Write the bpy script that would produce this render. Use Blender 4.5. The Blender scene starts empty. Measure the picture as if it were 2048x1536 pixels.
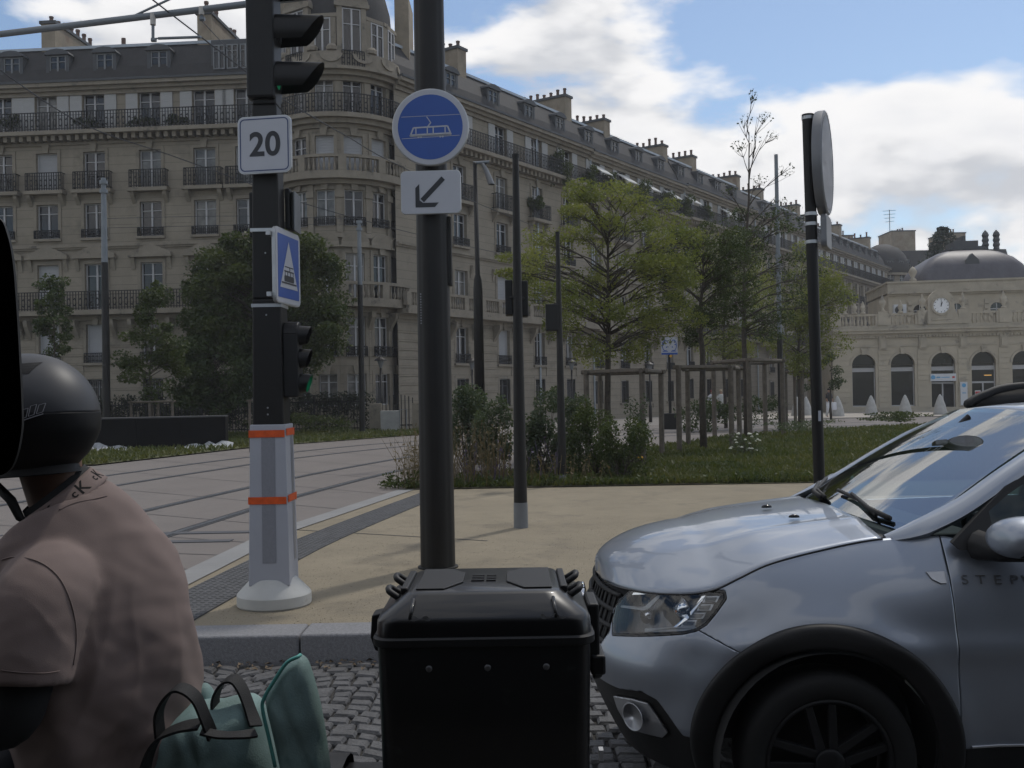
import bpy, bmesh, math, random
import numpy as np
from mathutils import Vector, Matrix, Euler
random.seed(7); np.random.seed(7)
SC = bpy.context.scene
COL = SC.collection
R = math.radians

# ------------------------------------------------------------------ camera
F_PX, W_PX, H_PX = 1990.0, 2048.0, 1536.0
CAM_Z = 1.65
PITCH, ROLL = R(0.49), R(-1.0)
cam_d = bpy.data.cameras.new('camera')
cam = bpy.data.objects.new('camera', cam_d); COL.objects.link(cam)
cam_d.sensor_fit = 'HORIZONTAL'; cam_d.sensor_width = 36.0
cam_d.lens = 36.0 * F_PX / W_PX
cam_d.clip_start = 0.05; cam_d.clip_end = 5000
CM = Matrix.Translation((0, 0, CAM_Z)) @ Matrix.Rotation(math.pi/2 + PITCH, 4, 'X') @ Matrix.Rotation(ROLL, 4, 'Z')
cam.matrix_world = CM
SC.camera = cam
CM3 = CM.to_3x3()

def at(px, py, Y):
    """point of the place that lies Y metres in front, seen at photo pixel px,py"""
    d = CM3 @ Vector(((px - W_PX/2)/F_PX, (H_PX/2 - py)/F_PX, -1.0))
    k = Y/d.y
    return Vector((d.x*k, Y, CAM_Z + d.z*k))

# ------------------------------------------------------------------ light
SUN_AZ, SUN_EL = R(36), R(58)
SUN_V = Vector((math.sin(SUN_AZ)*math.cos(SUN_EL), math.cos(SUN_AZ)*math.cos(SUN_EL), math.sin(SUN_EL)))
SKY_STRENGTH = 0.14
CLOUD_OFFSET = (1.05, 16.6, 6.0)
wd = bpy.data.worlds.new('World'); SC.world = wd; wd.use_nodes = True
nt = wd.node_tree; nt.nodes.clear()
def N(t, **kw):
    n = nt.nodes.new(t)
    for k, v in kw.items(): setattr(n, k, v)
    return n
L = nt.links.new
sky = N('ShaderNodeTexSky', sky_type='NISHITA', sun_disc=False)
sky.sun_elevation = SUN_EL; sky.sun_rotation = SUN_AZ
sky.air_density = 1.0; sky.dust_density = 0.5; sky.ozone_density = 1.2
tc = N('ShaderNodeTexCoord')
def cloud_noise(shift, nscale=3.3):
    m = N('ShaderNodeMapping'); m.inputs['Location'].default_value = tuple(a+b for a, b in zip(CLOUD_OFFSET, shift))
    m.inputs['Scale'].default_value = (1.0, 1.0, 2.1)
    L(tc.outputs['Generated'], m.inputs['Vector'])
    n = N('ShaderNodeTexNoise'); n.inputs['Scale'].default_value = nscale
    n.inputs['Detail'].default_value = 9; n.inputs['Roughness'].default_value = 0.52
    n.inputs['Distortion'].default_value = 0.15
    L(m.outputs['Vector'], n.inputs['Vector'])
    return n.outputs['Fac']
def wmath(op, a, b=None, clamp=False):
    n = N('ShaderNodeMath', operation=op, use_clamp=clamp)
    for i, v in enumerate((a, b)):
        if v is None: continue
        if isinstance(v, (int, float)): n.inputs[i].default_value = v
        else: L(v, n.inputs[i])
    return n.outputs[0]
n0 = cloud_noise((0, 0, 0)); n1 = cloud_noise((0.02, 0.02, 0.085))
def wramp(x, a, b):
    n = N('ShaderNodeMapRange', interpolation_type='SMOOTHSTEP'); n.clamp = True
    n.inputs['From Min'].default_value = a; n.inputs['From Max'].default_value = b
    L(x, n.inputs['Value']); return n.outputs['Result']
mask = wramp(n0, 0.445, 0.53)
lit = wramp(wmath('SUBTRACT', n0, n1), -0.07, 0.07)
thick = wramp(n0, 0.52, 0.70)
cc = N('ShaderNodeMixRGB'); cc.inputs[1].default_value = (8.6, 8.9, 9.5, 1); cc.inputs[2].default_value = (14.0, 13.9, 13.9, 1)
L(lit, cc.inputs[0])
cd_ = N('ShaderNodeMixRGB', blend_type='MULTIPLY'); cd_.inputs[2].default_value = (0.80, 0.82, 0.86, 1)
L(thick, cd_.inputs[0]); L(cc.outputs[0], cd_.inputs[1])
sg = N('ShaderNodeMixRGB', blend_type='MULTIPLY'); sg.inputs[0].default_value = 1; sg.inputs[2].default_value = (1.70, 1.72, 1.72, 1); L(sky.outputs[0], sg.inputs[1])
mx = N('ShaderNodeMixRGB'); L(mask, mx.inputs[0]); L(sg.outputs[0], mx.inputs[1]); L(cd_.outputs[0], mx.inputs[2])
bg = N('ShaderNodeBackground'); bg.inputs['Strength'].default_value = SKY_STRENGTH
L(mx.outputs[0], bg.inputs['Color'])
wo = N('ShaderNodeOutputWorld'); L(bg.outputs[0], wo.inputs['Surface'])

sun_d = bpy.data.lights.new('sun', 'SUN'); sun_d.energy = 3.0; sun_d.angle = R(3); sun_d.color = (1.0, 0.955, 0.88)
sun = bpy.data.objects.new('sun', sun_d); COL.objects.link(sun)
sun.rotation_euler = SUN_V.to_track_quat('Z', 'Y').to_euler(); sun.location = (0, 0, 60)
SC.view_settings.view_transform = 'Standard'; SC.view_settings.look = 'None'
SC.view_settings.gamma = 1; SC.view_settings.use_curve_mapping = False
SC.view_settings.exposure = -1.0
SC.render.engine = 'CYCLES'
SC.cycles.volume_bounces = 1; SC.cycles.max_bounces = 5; SC.cycles.diffuse_bounces = 3; SC.cycles.glossy_bounces = 3; SC.cycles.transparent_max_bounces = 8; SC.cycles.use_denoising = True

# ------------------------------------------------------------------ materials
def mat(name, col, rough=0.7, metal=0.0, var=0.12, scale=3.0, bump=0.0, bscale=60.0, spec=0.5, coat=0.0,
        col2=None, fine=0.5, wear=None):
    m = bpy.data.materials.new(name); m.use_nodes = True
    t = m.node_tree; b = t.nodes['Principled BSDF']
    b.inputs['Roughness'].default_value = rough; b.inputs['Metallic'].default_value = metal
    b.inputs['Specular IOR Level'].default_value = spec
    if coat: b.inputs['Coat Weight'].default_value = coat; b.inputs['Coat Roughness'].default_value = 0.04
    c = t.nodes.new('ShaderNodeTexCoord')
    n = t.nodes.new('ShaderNodeTexNoise'); n.inputs['Scale'].default_value = scale; n.inputs['Detail'].default_value = 8
    n.inputs['Roughness'].default_value = 0.4 + 0.4*fine
    t.links.new(c.outputs['Object'], n.inputs['Vector'])
    r = t.nodes.new('ShaderNodeValToRGB')
    a = tuple(max(0, x*(1-var)) for x in col); bb = tuple(min(1, x*(1+var)) for x in col)
    if col2: bb = col2; a = col
    r.color_ramp.elements[0].position = 0.33; r.color_ramp.elements[1].position = 0.67
    r.color_ramp.elements[0].color = (*a, 1); r.color_ramp.elements[1].color = (*bb, 1)
    t.links.new(n.outputs['Fac'], r.inputs['Fac'])
    out = r.outputs['Color']
    if wear:   # (colour, scale, threshold): irregular worn or dirty patches
        n3 = t.nodes.new('ShaderNodeTexNoise'); n3.inputs['Scale'].default_value = wear[1]; n3.inputs['Detail'].default_value = 10
        n3.inputs['Roughness'].default_value = 0.65
        t.links.new(c.outputs['Object'], n3.inputs['Vector'])
        mr = t.nodes.new('ShaderNodeMapRange'); mr.inputs['From Min'].default_value = wear[2]; mr.inputs['From Max'].default_value = wear[2]+0.12
        t.links.new(n3.outputs['Fac'], mr.inputs['Value'])
        mm = t.nodes.new('ShaderNodeMixRGB'); mm.inputs[2].default_value = (*wear[0], 1)
        t.links.new(mr.outputs['Result'], mm.inputs[0]); t.links.new(out, mm.inputs[1]); out = mm.outputs[0]
    t.links.new(out, b.inputs['Base Color'])
    if bump:
        n2 = t.nodes.new('ShaderNodeTexNoise'); n2.inputs['Scale'].default_value = bscale; n2.inputs['Detail'].default_value = 5
        t.links.new(c.outputs['Object'], n2.inputs['Vector'])
        bp = t.nodes.new('ShaderNodeBump'); bp.inputs['Strength'].default_value = bump; bp.inputs['Distance'].default_value = 0.02
        t.links.new(n2.outputs['Fac'], bp.inputs['Height']); t.links.new(bp.outputs['Normal'], b.inputs['Normal'])
    return m

def leaf_mat(name, col, col2, trans=0.35):
    m = mat(name, col, 0.55, var=0.3, scale=0.9, col2=col2, spec=0.3)
    t = m.node_tree; b = t.nodes['Principled BSDF']; o = t.nodes['Material Output']
    tr = t.nodes.new('ShaderNodeBsdfTranslucent'); mixn = t.nodes.new('ShaderNodeMixShader'); mixn.inputs[0].default_value = trans
    src = b.inputs['Base Color'].links[0].from_socket
    br = t.nodes.new('ShaderNodeMixRGB'); br.blend_type = 'MULTIPLY'; br.inputs[0].default_value = 1; br.inputs[2].default_value = (1.5, 1.5, 0.8, 1)
    t.links.new(src, br.inputs[1]); t.links.new(br.outputs[0], tr.inputs['Color'])
    t.links.new(b.outputs[0], mixn.inputs[1]); t.links.new(tr.outputs[0], mixn.inputs[2]); t.links.new(mixn.outputs[0], o.inputs['Surface'])
    return m

def glass_mat(name, tint=(0.6, 0.66, 0.66), rough=0.0, refl=1.0, gain=0.85):
    m = bpy.data.materials.new(name); m.use_nodes = True; t = m.node_tree
    t.nodes.clear()
    o = t.nodes.new('ShaderNodeOutputMaterial'); tr = t.nodes.new('ShaderNodeBsdfTransparent'); tr.inputs['Color'].default_value = (*tint, 1)
    g = t.nodes.new('ShaderNodeBsdfGlossy'); g.inputs['Roughness'].default_value = rough; g.inputs['Color'].default_value = (refl, refl, refl, 1)
    f = t.nodes.new('ShaderNodeFresnel'); f.inputs['IOR'].default_value = 1.52
    mu = t.nodes.new('ShaderNodeMath'); mu.operation = 'MULTIPLY_ADD'; mu.inputs[1].default_value = gain; mu.inputs[2].default_value = 0.02; mu.use_clamp = True
    t.links.new(f.outputs[0], mu.inputs[0])
    x = t.nodes.new('ShaderNodeMixShader')
    t.links.new(mu.outputs[0], x.inputs[0]); t.links.new(tr.outputs[0], x.inputs[1]); t.links.new(g.outputs[0], x.inputs[2]); t.links.new(x.outputs[0], o.inputs['Surface'])
    return m

def emit_mat(name, col, strength):
    m = bpy.data.materials.new(name); m.use_nodes = True
    b = m.node_tree.nodes['Principled BSDF']
    b.inputs['Base Color'].default_value = (*[c*0.3 for c in col], 1)
    b.inputs['Emission Color'].default_value = (*col, 1); b.inputs['Emission Strength'].default_value = strength
    return m

# ------------------------------------------------------------------ mesh building
def tag(o, label=None, cat=None, group=None, kind=None):
    if label: o['label'] = label
    if cat: o['category'] = cat
    if group: o['group'] = group
    if kind: o['kind'] = kind
    return o
def empty(name, loc=(0, 0, 0), rz=0.0, label=None, cat=None, group=None, parent=None):
    o = bpy.data.objects.new(name, None); COL.objects.link(o); o.location = loc; o.rotation_euler = (0, 0, rz)
    o.empty_display_size = 0.1
    if parent: o.parent = parent
    return tag(o, label, cat, group)
def link_mesh(name, me, parent=None, loc=None, rz=None):
    o = bpy.data.objects.new(name, me); COL.objects.link(o)
    if parent is not None: o.parent = parent
    if loc is not None: o.location = loc
    if rz is not None: o.rotation_euler = (0, 0, rz)
    return o
def copy_tree(o, parent=None):
    c = o.copy(); COL.objects.link(c); c.parent = parent
    for ch in o.children: copy_tree(ch, c)
    return c
IDM = lambda s, d, z: (s, d, z)
class MB:
    def __init__(self): self.v = []; self.f = []; self.m = []; self.mi = 0
    def add(self, vs, fs):
        b = len(self.v); self.v.extend(tuple(p) for p in vs)
        for f in fs: self.f.append(tuple(b+i for i in f)); self.m.append(self.mi)
        return self
    def box(self, x0, x1, y0, y1, z0, z1, M=IDM, n=1):
        """box between two corners; M maps its coordinates, n slices it along the first"""
        vs = []; fs = []
        for i in range(n+1):
            x = x0 + (x1-x0)*i/n
            vs += [M(x, y0, z0), M(x, y1, z0), M(x, y1, z1), M(x, y0, z1)]
        for i in range(n):
            a = 4*i; b = a+4
            fs += [(a, b, b+1, a+1), (a+1, b+1, b+2, a+2), (a+2, b+2, b+3, a+3), (a+3, b+3, b, a)]
        e = 4*n
        fs += [(3, 0, 1, 2)[::1], (e, e+3, e+2, e+1)]
        return self.add(vs, fs)
    def tube(self, pts, rad, n=8, cap=True, up=None):
        pts = [Vector(p) for p in pts]
        rad = rad if hasattr(rad, '__len__') else [rad]*len(pts)
        vs = []; fs = []; prev = None
        for i, p in enumerate(pts):
            t = (pts[min(i+1, len(pts)-1)] - pts[max(i-1, 0)])
            t = t.normalized() if t.length > 1e-9 else Vector((0, 0, 1))
            if prev is None:
                a = Vector((0, 0, 1)) if abs(t.z) < 0.9 else Vector((1, 0, 0))
                u = t.cross(a).normalized()
            else:
                u = (prev - t*prev.dot(t)); u = u.normalized() if u.length > 1e-6 else t.orthogonal().normalized()
            prev = u; w = t.cross(u)
            for k in range(n):
                an = 2*math.pi*(k+0.5)/n
                vs.append(p + (u*math.cos(an) + w*math.sin(an))*rad[i])
        for i in range(len(pts)-1):
            for k in range(n):
                a = i*n+k; b = i*n+(k+1) % n
                fs.append((a, b, b+n, a+n))
        if cap:
            fs.append(tuple(range(n))[::-1]); fs.append(tuple(range((len(pts)-1)*n, len(pts)*n)))
        return self.add(vs, fs)
    def lathe(self, prof, n=16, c=(0, 0, 0), axis='Z', a0=0.0, a1=2*math.pi, cap=True, M=None):
        """prof: list of (radius, height); revolve about the axis through c"""
        full = abs(a1-a0-2*math.pi) < 1e-6
        k = n if full else n+1
        vs = []; fs = []
        for r, h in prof:
            for i in range(k):
                an = a0 + (a1-a0)*i/n
                x, y, z = r*math.cos(an), r*math.sin(an), h
                if axis == 'Y': x, y, z = x, h, y
                elif axis == 'X': x, y, z = h, x, y
                p = (c[0]+x, c[1]+y, c[2]+z)
                vs.append(M(*p) if M else p)
        for j in range(len(prof)-1):
            for i in range(n):
                a = j*k+i; b = j*k+(i+1) % k
                fs.append((a, b, b+k, a+k))
        if cap and full:
            if prof[0][0] > 1e-5: fs.append(tuple(range(k))[::-1])
            if prof[-1][0] > 1e-5: fs.append(tuple(range((len(prof)-1)*k, len(prof)*k)))
        return self.add(vs, fs)
    def prism(self, poly, h0, h1, M=IDM):
        """poly in (a,b); extruded along the third coordinate; M(a,b,h) maps"""
        n = len(poly)
        vs = [M(a, b, h0) for a, b in poly] + [M(a, b, h1) for a, b in poly]
        fs = [tuple(range(n))[::-1], tuple(range(n, 2*n))]
        fs += [(i, (i+1) % n, n+(i+1) % n, n+i) for i in range(n)]
        return self.add(vs, fs)
    def grid(self, fn, nu, nv, closed_u=False, closed_v=False):
        vs = [fn(i/nu, j/nv) for j in range(nv+(0 if closed_v else 1)) for i in range(nu+(0 if closed_u else 1))]
        ku = nu if closed_u else nu+1; kv = nv if closed_v else nv+1
        fs = []
        for j in range(nv):
            for i in range(nu):
                a = j*ku+i; b = j*ku+(i+1) % ku; j2 = (j+1) % kv
                fs.append((a, b, j2*ku+(i+1) % ku, j2*ku+i))
        return self.add(vs, fs)
    def mesh(self, name, mats, smooth=False):
        me = bpy.data.meshes.new(name); me.from_pydata(self.v, [], self.f)
        mats = mats if isinstance(mats, (list, tuple)) else [mats]
        for m in mats: me.materials.append(m)
        if len(mats) > 1: me.polygons.foreach_set('material_index', self.m)
        if smooth: me.polygons.foreach_set('use_smooth', [True]*len(me.polygons))
        me.update()
        return me
    def build(self, name, mats, parent=None, smooth=False, loc=None, rz=None, bevel=0, seg=2, fix=True, sharp=None):
        me = self.mesh(name, mats, smooth)
        if fix and len(self.f) < 60000:
            bm = bmesh.new(); bm.from_mesh(me); bmesh.ops.recalc_face_normals(bm, faces=bm.faces); bm.to_mesh(me); bm.free()
        if sharp is not None: me.set_sharp_from_angle(angle=R(sharp))
        o = link_mesh(name, me, parent, loc, rz)
        if bevel:
            b = o.modifiers.new('bevel', 'BEVEL'); b.width = bevel; b.segments = seg; b.limit_method = 'ANGLE'; b.angle_limit = R(35)
        return o
def rounded_rect(w, h, r, n=5, cx=0, cy=0):
    pts = []
    for (sx, sy, a) in ((1, 1, 0), (-1, 1, 90), (-1, -1, 180), (1, -1, 270)):
        for i in range(n+1):
            an = R(a + 90*i/n)
            pts.append((cx + sx*(w/2-r) + r*math.cos(an), cy + sy*(h/2-r) + r*math.sin(an)))
    return pts
def text_mesh(txt, size, extrude=0.001, font_shear=0.0, space=1.0, bold=0.0):
    c = bpy.data.curves.new('lettering', 'FONT'); c.body = txt; c.size = size; c.extrude = extrude; c.offset = bold
    c.align_x = 'CENTER'; c.align_y = 'CENTER'; c.shear = font_shear; c.space_character = space
    o = bpy.data.objects.new('lettering', c); COL.objects.link(o)
    dg = bpy.context.evaluated_depsgraph_get(); dg.update()
    me = bpy.data.meshes.new_from_object(o.evaluated_get(dg))
    bpy.data.objects.remove(o); bpy.data.curves.remove(c)
    return me
def interp(x, xs, ys):
    return float(np.interp(x, xs, ys))
def smooth_path(pts, k=6):
    """Catmull-Rom through points"""
    P = [Vector(p) for p in pts]; out = []
    for i in range(len(P)-1):
        p0, p1, p2, p3 = P[max(i-1, 0)], P[i], P[i+1], P[min(i+2, len(P)-1)]
        for j in range(k):
            t = j/k
            out.append(0.5*((2*p1) + (p2-p0)*t + (2*p0-5*p1+4*p2-p3)*t*t + (3*p1-p0-3*p2+p3)*t**3))
    out.append(P[-1]); return out
ORD = ['first', 'second', 'third', 'fourth', 'fifth', 'sixth', 'seventh', 'eighth', 'ninth', 'tenth', 'eleventh', 'twelfth']

# ------------------------------------------------------------------ leaves and trees
def leaf_cloud(centers, radii, counts, size, flat=0.75, seed=1, droop=0.0, quad=True):
    """many leaf-sized faces: returns verts, faces arrays. centers Nx3, radii Nx3"""
    rs = np.random.RandomState(seed); V = []; 
    for c, r, k in zip(centers, radii, counts):
        k = int(k)
        d = rs.normal(size=(k, 3)); d /= np.linalg.norm(d, axis=1)[:, None]
        rad = rs.uniform(0.25, 1.0, (k, 1))**0.55
        V.append(np.asarray(c) + d*rad*np.asarray(r))
    P = np.concatenate(V); k = len(P)
    nrm = rs.normal(size=(k, 3)); nrm[:, 2] = np.abs(nrm[:, 2])*flat + 0.25; nrm /= np.linalg.norm(nrm, axis=1)[:, None]
    t = rs.normal(size=(k, 3)); t[:, 2] -= droop; t -= nrm*np.sum(t*nrm, axis=1)[:, None]; t /= np.linalg.norm(t, axis=1)[:, None]
    b = np.cross(nrm, t)
    s = size*rs.uniform(0.6, 1.4, (k, 1))
    a = P - t*s*0.5; e = P + t*s*0.5
    m1 = P + b*s*0.3 + nrm*s*0.08; m2 = P - b*s*0.3 + nrm*s*0.08
    vs = np.stack([a, m1, e, m2], axis=1).reshape(-1, 3)
    return vs
def leaf_object(name, vs, material, parent=None):
    k = len(vs)//4
    me = bpy.data.meshes.new(name)
    me.vertices.add(4*k); me.vertices.foreach_set('co', vs.astype(np.float32).ravel())
    me.loops.add(4*k); me.loops.foreach_set('vertex_index', np.arange(4*k, dtype=np.int32))
    me.polygons.add(k); me.polygons.foreach_set('loop_start', np.arange(0, 4*k, 4, dtype=np.int32))
    me.polygons.foreach_set('loop_total', np.full(k, 4, dtype=np.int32))
    me.materials.append(material); me.update(calc_edges=True); me.validate()
    return link_mesh(name, me, parent)
def branch_path(p0, p1, sag=0.0, jitter=0.1, n=5, rs=random):
    p0, p1 = Vector(p0), Vector(p1); out = []
    for i in range(n+1):
        t = i/n
        p = p0.lerp(p1, t); p.z += sag*math.sin(math.pi*t)
        if 0 < i < n: p += Vector((rs.gauss(0, 1), rs.gauss(0, 1), rs.gauss(0, 0.6)))*jitter
        out.append(p)
    return out
# ------------------------------------------------------------------ ground, road, pavement, tram track
GY = [-400, 30, 50, 75, 110, 300, 3000]; GZ = [0.15, 0.15, -0.08, -0.32, -0.62, -1.2, -1.2]
def gz(y): return interp(y, GY, GZ)
def ground_at(px, py, dz=0.0):
    y = 20.0
    for _ in range(40):
        p = at(px, py, y); z = gz(y)+dz
        if abs(CAM_Z - p.z) < 1e-6: break
        y = y*(CAM_Z - z)/(CAM_Z - p.z)*0.7 + y*0.3
    p = at(px, py, y); p.z = gz(p.y)+dz
    return p
def sheet_poly(name, pts, dz, material, kind='structure', parent=None, sub=None):
    bm = bmesh.new()
    f = bm.faces.new([bm.verts.new((x, y, 0)) for x, y in pts])
    bmesh.ops.triangulate(bm, faces=[f])
    for yy in GY[1:-1]:
        bmesh.ops.bisect_plane(bm, geom=bm.verts[:]+bm.edges[:]+bm.faces[:], plane_co=(0, yy, 0), plane_no=(0, 1, 0), dist=1e-5)
    if sub:
        for ax in (0, 1):
            lo = min(v.co[ax] for v in bm.verts); hi = max(v.co[ax] for v in bm.verts)
            k = lo+sub
            while k < hi:
                co = [0, 0, 0]; co[ax] = k; no = [0, 0, 0]; no[ax] = 1
                bmesh.ops.bisect_plane(bm, geom=bm.verts[:]+bm.edges[:]+bm.faces[:], plane_co=co, plane_no=no, dist=1e-5); k += sub
    for v in bm.verts: v.co.z = gz(v.co.y)+dz
    bmesh.ops.recalc_face_normals(bm, faces=bm.faces)
    for f in bm.faces:
        if f.normal.z < 0: f.normal_flip()
    me = bpy.data.meshes.new(name); bm.to_mesh(me); bm.free(); me.materials.append(material)
    o = link_mesh(name, me, parent)
    return tag(o, kind=kind)

M_ground = mat('far_ground', (0.21, 0.195, 0.18), 0.9, var=0.12, scale=0.4, bump=0.2, bscale=30)
M_sand = mat('stabilised_sand', (0.235, 0.20, 0.142), 0.95, var=0.13, scale=1.1, bump=0.5, bscale=70, fine=0.9, wear=((0.185, 0.158, 0.115), 1.4, 0.53))
M_track = mat('track_concrete', (0.165, 0.146, 0.134), 0.85, var=0.08, scale=0.8, bump=0.35, bscale=120, fine=0.9, wear=((0.128, 0.115, 0.107), 2.2, 0.6))
M_conc = mat('pale_concrete', (0.23, 0.23, 0.228), 0.85, var=0.1, scale=2.0, bump=0.25, bscale=90)
M_tact = mat('tactile_dark', (0.075, 0.076, 0.08), 0.75, var=0.2, scale=6, bump=0.2)
M_band = mat('dark_band', (0.07, 0.072, 0.08), 0.7, var=0.2, scale=5)
M_rail = mat('rail_steel', (0.17, 0.18, 0.20), 0.38, metal=0.7, var=0.2, scale=9)
M_groove = mat('rail_groove', (0.025, 0.026, 0.03), 0.7, var=0.3, scale=20)
M_mortar = mat('joint_dirt', (0.045, 0.042, 0.038), 0.95, var=0.35, scale=14, bump=0.5)
M_sett = mat('sett_stone', (0.078, 0.077, 0.078), 0.62, var=0.35, scale=9, bump=0.5, bscale=45, fine=0.8)
M_granite = mat('granite', (0.20, 0.20, 0.208), 0.75, var=0.32, scale=55, bump=0.35, bscale=140, fine=1.0, wear=((0.12, 0.12, 0.125), 3.0, 0.6))
M_lawn = mat('lawn_soil', (0.06, 0.068, 0.022), 0.95, var=0.4, scale=1.6, bump=0.8, bscale=26, fine=0.9, col2=(0.11, 0.105, 0.045))
M_blade = leaf_mat('grass_blades', (0.045, 0.066, 0.018), (0.105, 0.108, 0.036), 0.3)
M_soil = mat('bed_soil', (0.06, 0.048, 0.035), 0.95, var=0.4, scale=5, bump=1, bscale=24)

mb = MB(); ys = [-300, 6.3, 30, 50, 75, 110, 300, 900]
for a, b in zip(ys[:-1], ys[1:]):
    za = -0.06 if a < 6 else gz(a)-0.03; zb = -0.06 if b < 6.4 else gz(b)-0.03
    if a == 6.3: za = 0.12
    mb.add([(-700, a, za), (700, a, za), (700, b, zb), (-700, b, zb)], [(0, 1, 2, 3)])
tag(mb.build('ground', M_ground), kind='structure')
mb = MB(); mb.add([(-90, -14, -0.022), (90, -14, -0.022), (90, 6.24, -0.022), (-90, 6.24, -0.022)], [(0, 1, 2, 3)])
ROAD = tag(mb.build('road', M_mortar), kind='structure')

# setts laid in arcs: the largest visible ones are stones of their own, the others one mass
def sett_geo(c, h, rs):
    cx = sum(p[0] for p in c)/4; cy = sum(p[1] for p in c)/4
    bot = [(p[0], p[1], -0.03) for p in c]
    tilt = (rs.gauss(0, 0.02), rs.gauss(0, 0.02))
    def zt(p, k): return h*k + tilt[0]*(p[0]-cx) + tilt[1]*(p[1]-cy)
    mid = [(p[0], p[1], zt(p, 1)-0.012) for p in c]
    top = [(cx+(p[0]-cx)*0.80, cy+(p[1]-cy)*0.80, zt(p, 1)+0.002) for p in c]
    fs = [(8, 9, 10, 11)]
    for i in range(4):
        j = (i+1) % 4
        fs += [(i, j, 4+j, 4+i), (4+i, 4+j, 8+j, 8+i)]
    return bot+mid+top, fs
rs = random.Random(3)
def in_view_sett(cx, cy):
    d = Vector((cx, cy, 0)) - Vector((0, 0, CAM_Z)); q = CM3.transposed() @ d
    px = 1024 + F_PX*q.x/-q.z; py = 768 - F_PX*q.y/-q.z
    return (392 < px < 775 and 1335 < py < 1545) or (-12 < px < 120 and 1340 < py < 1545) or (1185 < px < 1260 and py < 1545 and py > 1440)
rest = MB(); n_s = 0
PX_, PY_, BW = 0.122, 0.102, 1.42
for j in range(-12, 44):
    off = rs.random()
    xs = []; x = -8.0 - off*PX_
    while x < 8.0:
        xs.append(x); x += PX_*rs.uniform(0.82, 1.22)
    def yy(xx, jj):
        t = ((xx+0.3)/BW) % 1.0
        return 2.0 + jj*PY_ + 0.40*(1-(2*t-1)**2)
    for i in range(len(xs)-1):
        a, b = xs[i]+0.006, xs[i+1]-0.006
        c = [(a, yy(a, j)+0.006), (b, yy(b, j)+0.006), (b, yy(b, j+1)-0.006), (a, yy(a, j+1)-0.006)]
        c = [(p[0]+rs.gauss(0, 0.0045), p[1]+rs.gauss(0, 0.0045)) for p in c]
        my = max(p[1] for p in c)
        if my > 6.19 or min(p[1] for p in c) < 1.2: continue
        g = sett_geo(c, rs.uniform(-0.006, 0.006), rs)
        if n_s < 300 and in_view_sett((a+b)/2, c[0][1]):
            MB().add(*g).build('sett', M_sett, ROAD, fix=False); n_s += 1
        else: rest.add(*g)
tag(rest.build('sett_paving', M_sett, ROAD, fix=False), kind='stuff')

kerb = empty('kerb'); tag(kerb, kind='structure')
for i in range(-14, 16):
    L0 = 1.0; x0 = -0.35 + i*L0
    m_ = MB().box(x0+0.004, x0+L0-0.004, 6.2+random.gauss(0, .002), 6.52, -0.05, 0.165+random.gauss(0, .002))
    m_.build('kerb_stone', M_granite, kerb, bevel=0.018, seg=3)

TR = [(-2.9, 6.52), (-2.80, 8.7), (-2.68, 11), (-1.76, 15.6), (0.4, 20.2), (3.0, 25.4), (7, 31.2), (14, 37.2), (25, 43), (40, 48)]
TL = [(40, 62), (20, 55), (8, 50), (1, 44.8), (-3.6, 38.8), (-7.6, 29.5), (-9.4, 22.8), (-10.6, 16), (-11.2, 10), (-11.4, 6.52)]
TRACK = sheet_poly('tram_track', TR+TL, 0.004, M_track)
PAVE = sheet_poly('pavement', [(-2.78, 6.52), (45, 6.52), (45, 15.6), (-1.74, 15.6), (-2.66, 11), (-2.78, 8.7)], 0.0, M_sand)
sheet_poly('concrete_strip', [(-2.93, 6.53), (-2.70, 6.53), (-2.58, 8.7), (-2.47, 11), (-1.56, 15.58), (-1.82, 15.58), (-2.74, 11), (-2.86, 8.7)], 0.009, M_conc)
LAWN = sheet_poly('lawn', [(-1.74, 15.62), (45, 15.62), (60, 30), (60, 58), (30, 56), (21, 44.5), (14, 38.4), (7.4, 32.2), (3.6, 26.2), (0.9, 20.8)], 0.012, M_lawn)
LAWN2 = sheet_poly('lawn_beyond_track', [(-40, 23.2), (-9.6, 23.0), (-7.8, 29.8), (-3.8, 39.2), (-0.6, 45.0), (-5, 46.6), (-12, 47), (-40, 47)], 0.012, M_lawn)
sheet_poly('station_forecourt', [(12, 57.5), (75, 58), (75, 77), (20, 77)], 0.012, mat('forecourt_gravel', (0.36, 0.33, 0.29), 0.9, var=0.1, scale=1.5, bump=0.3))

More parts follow.
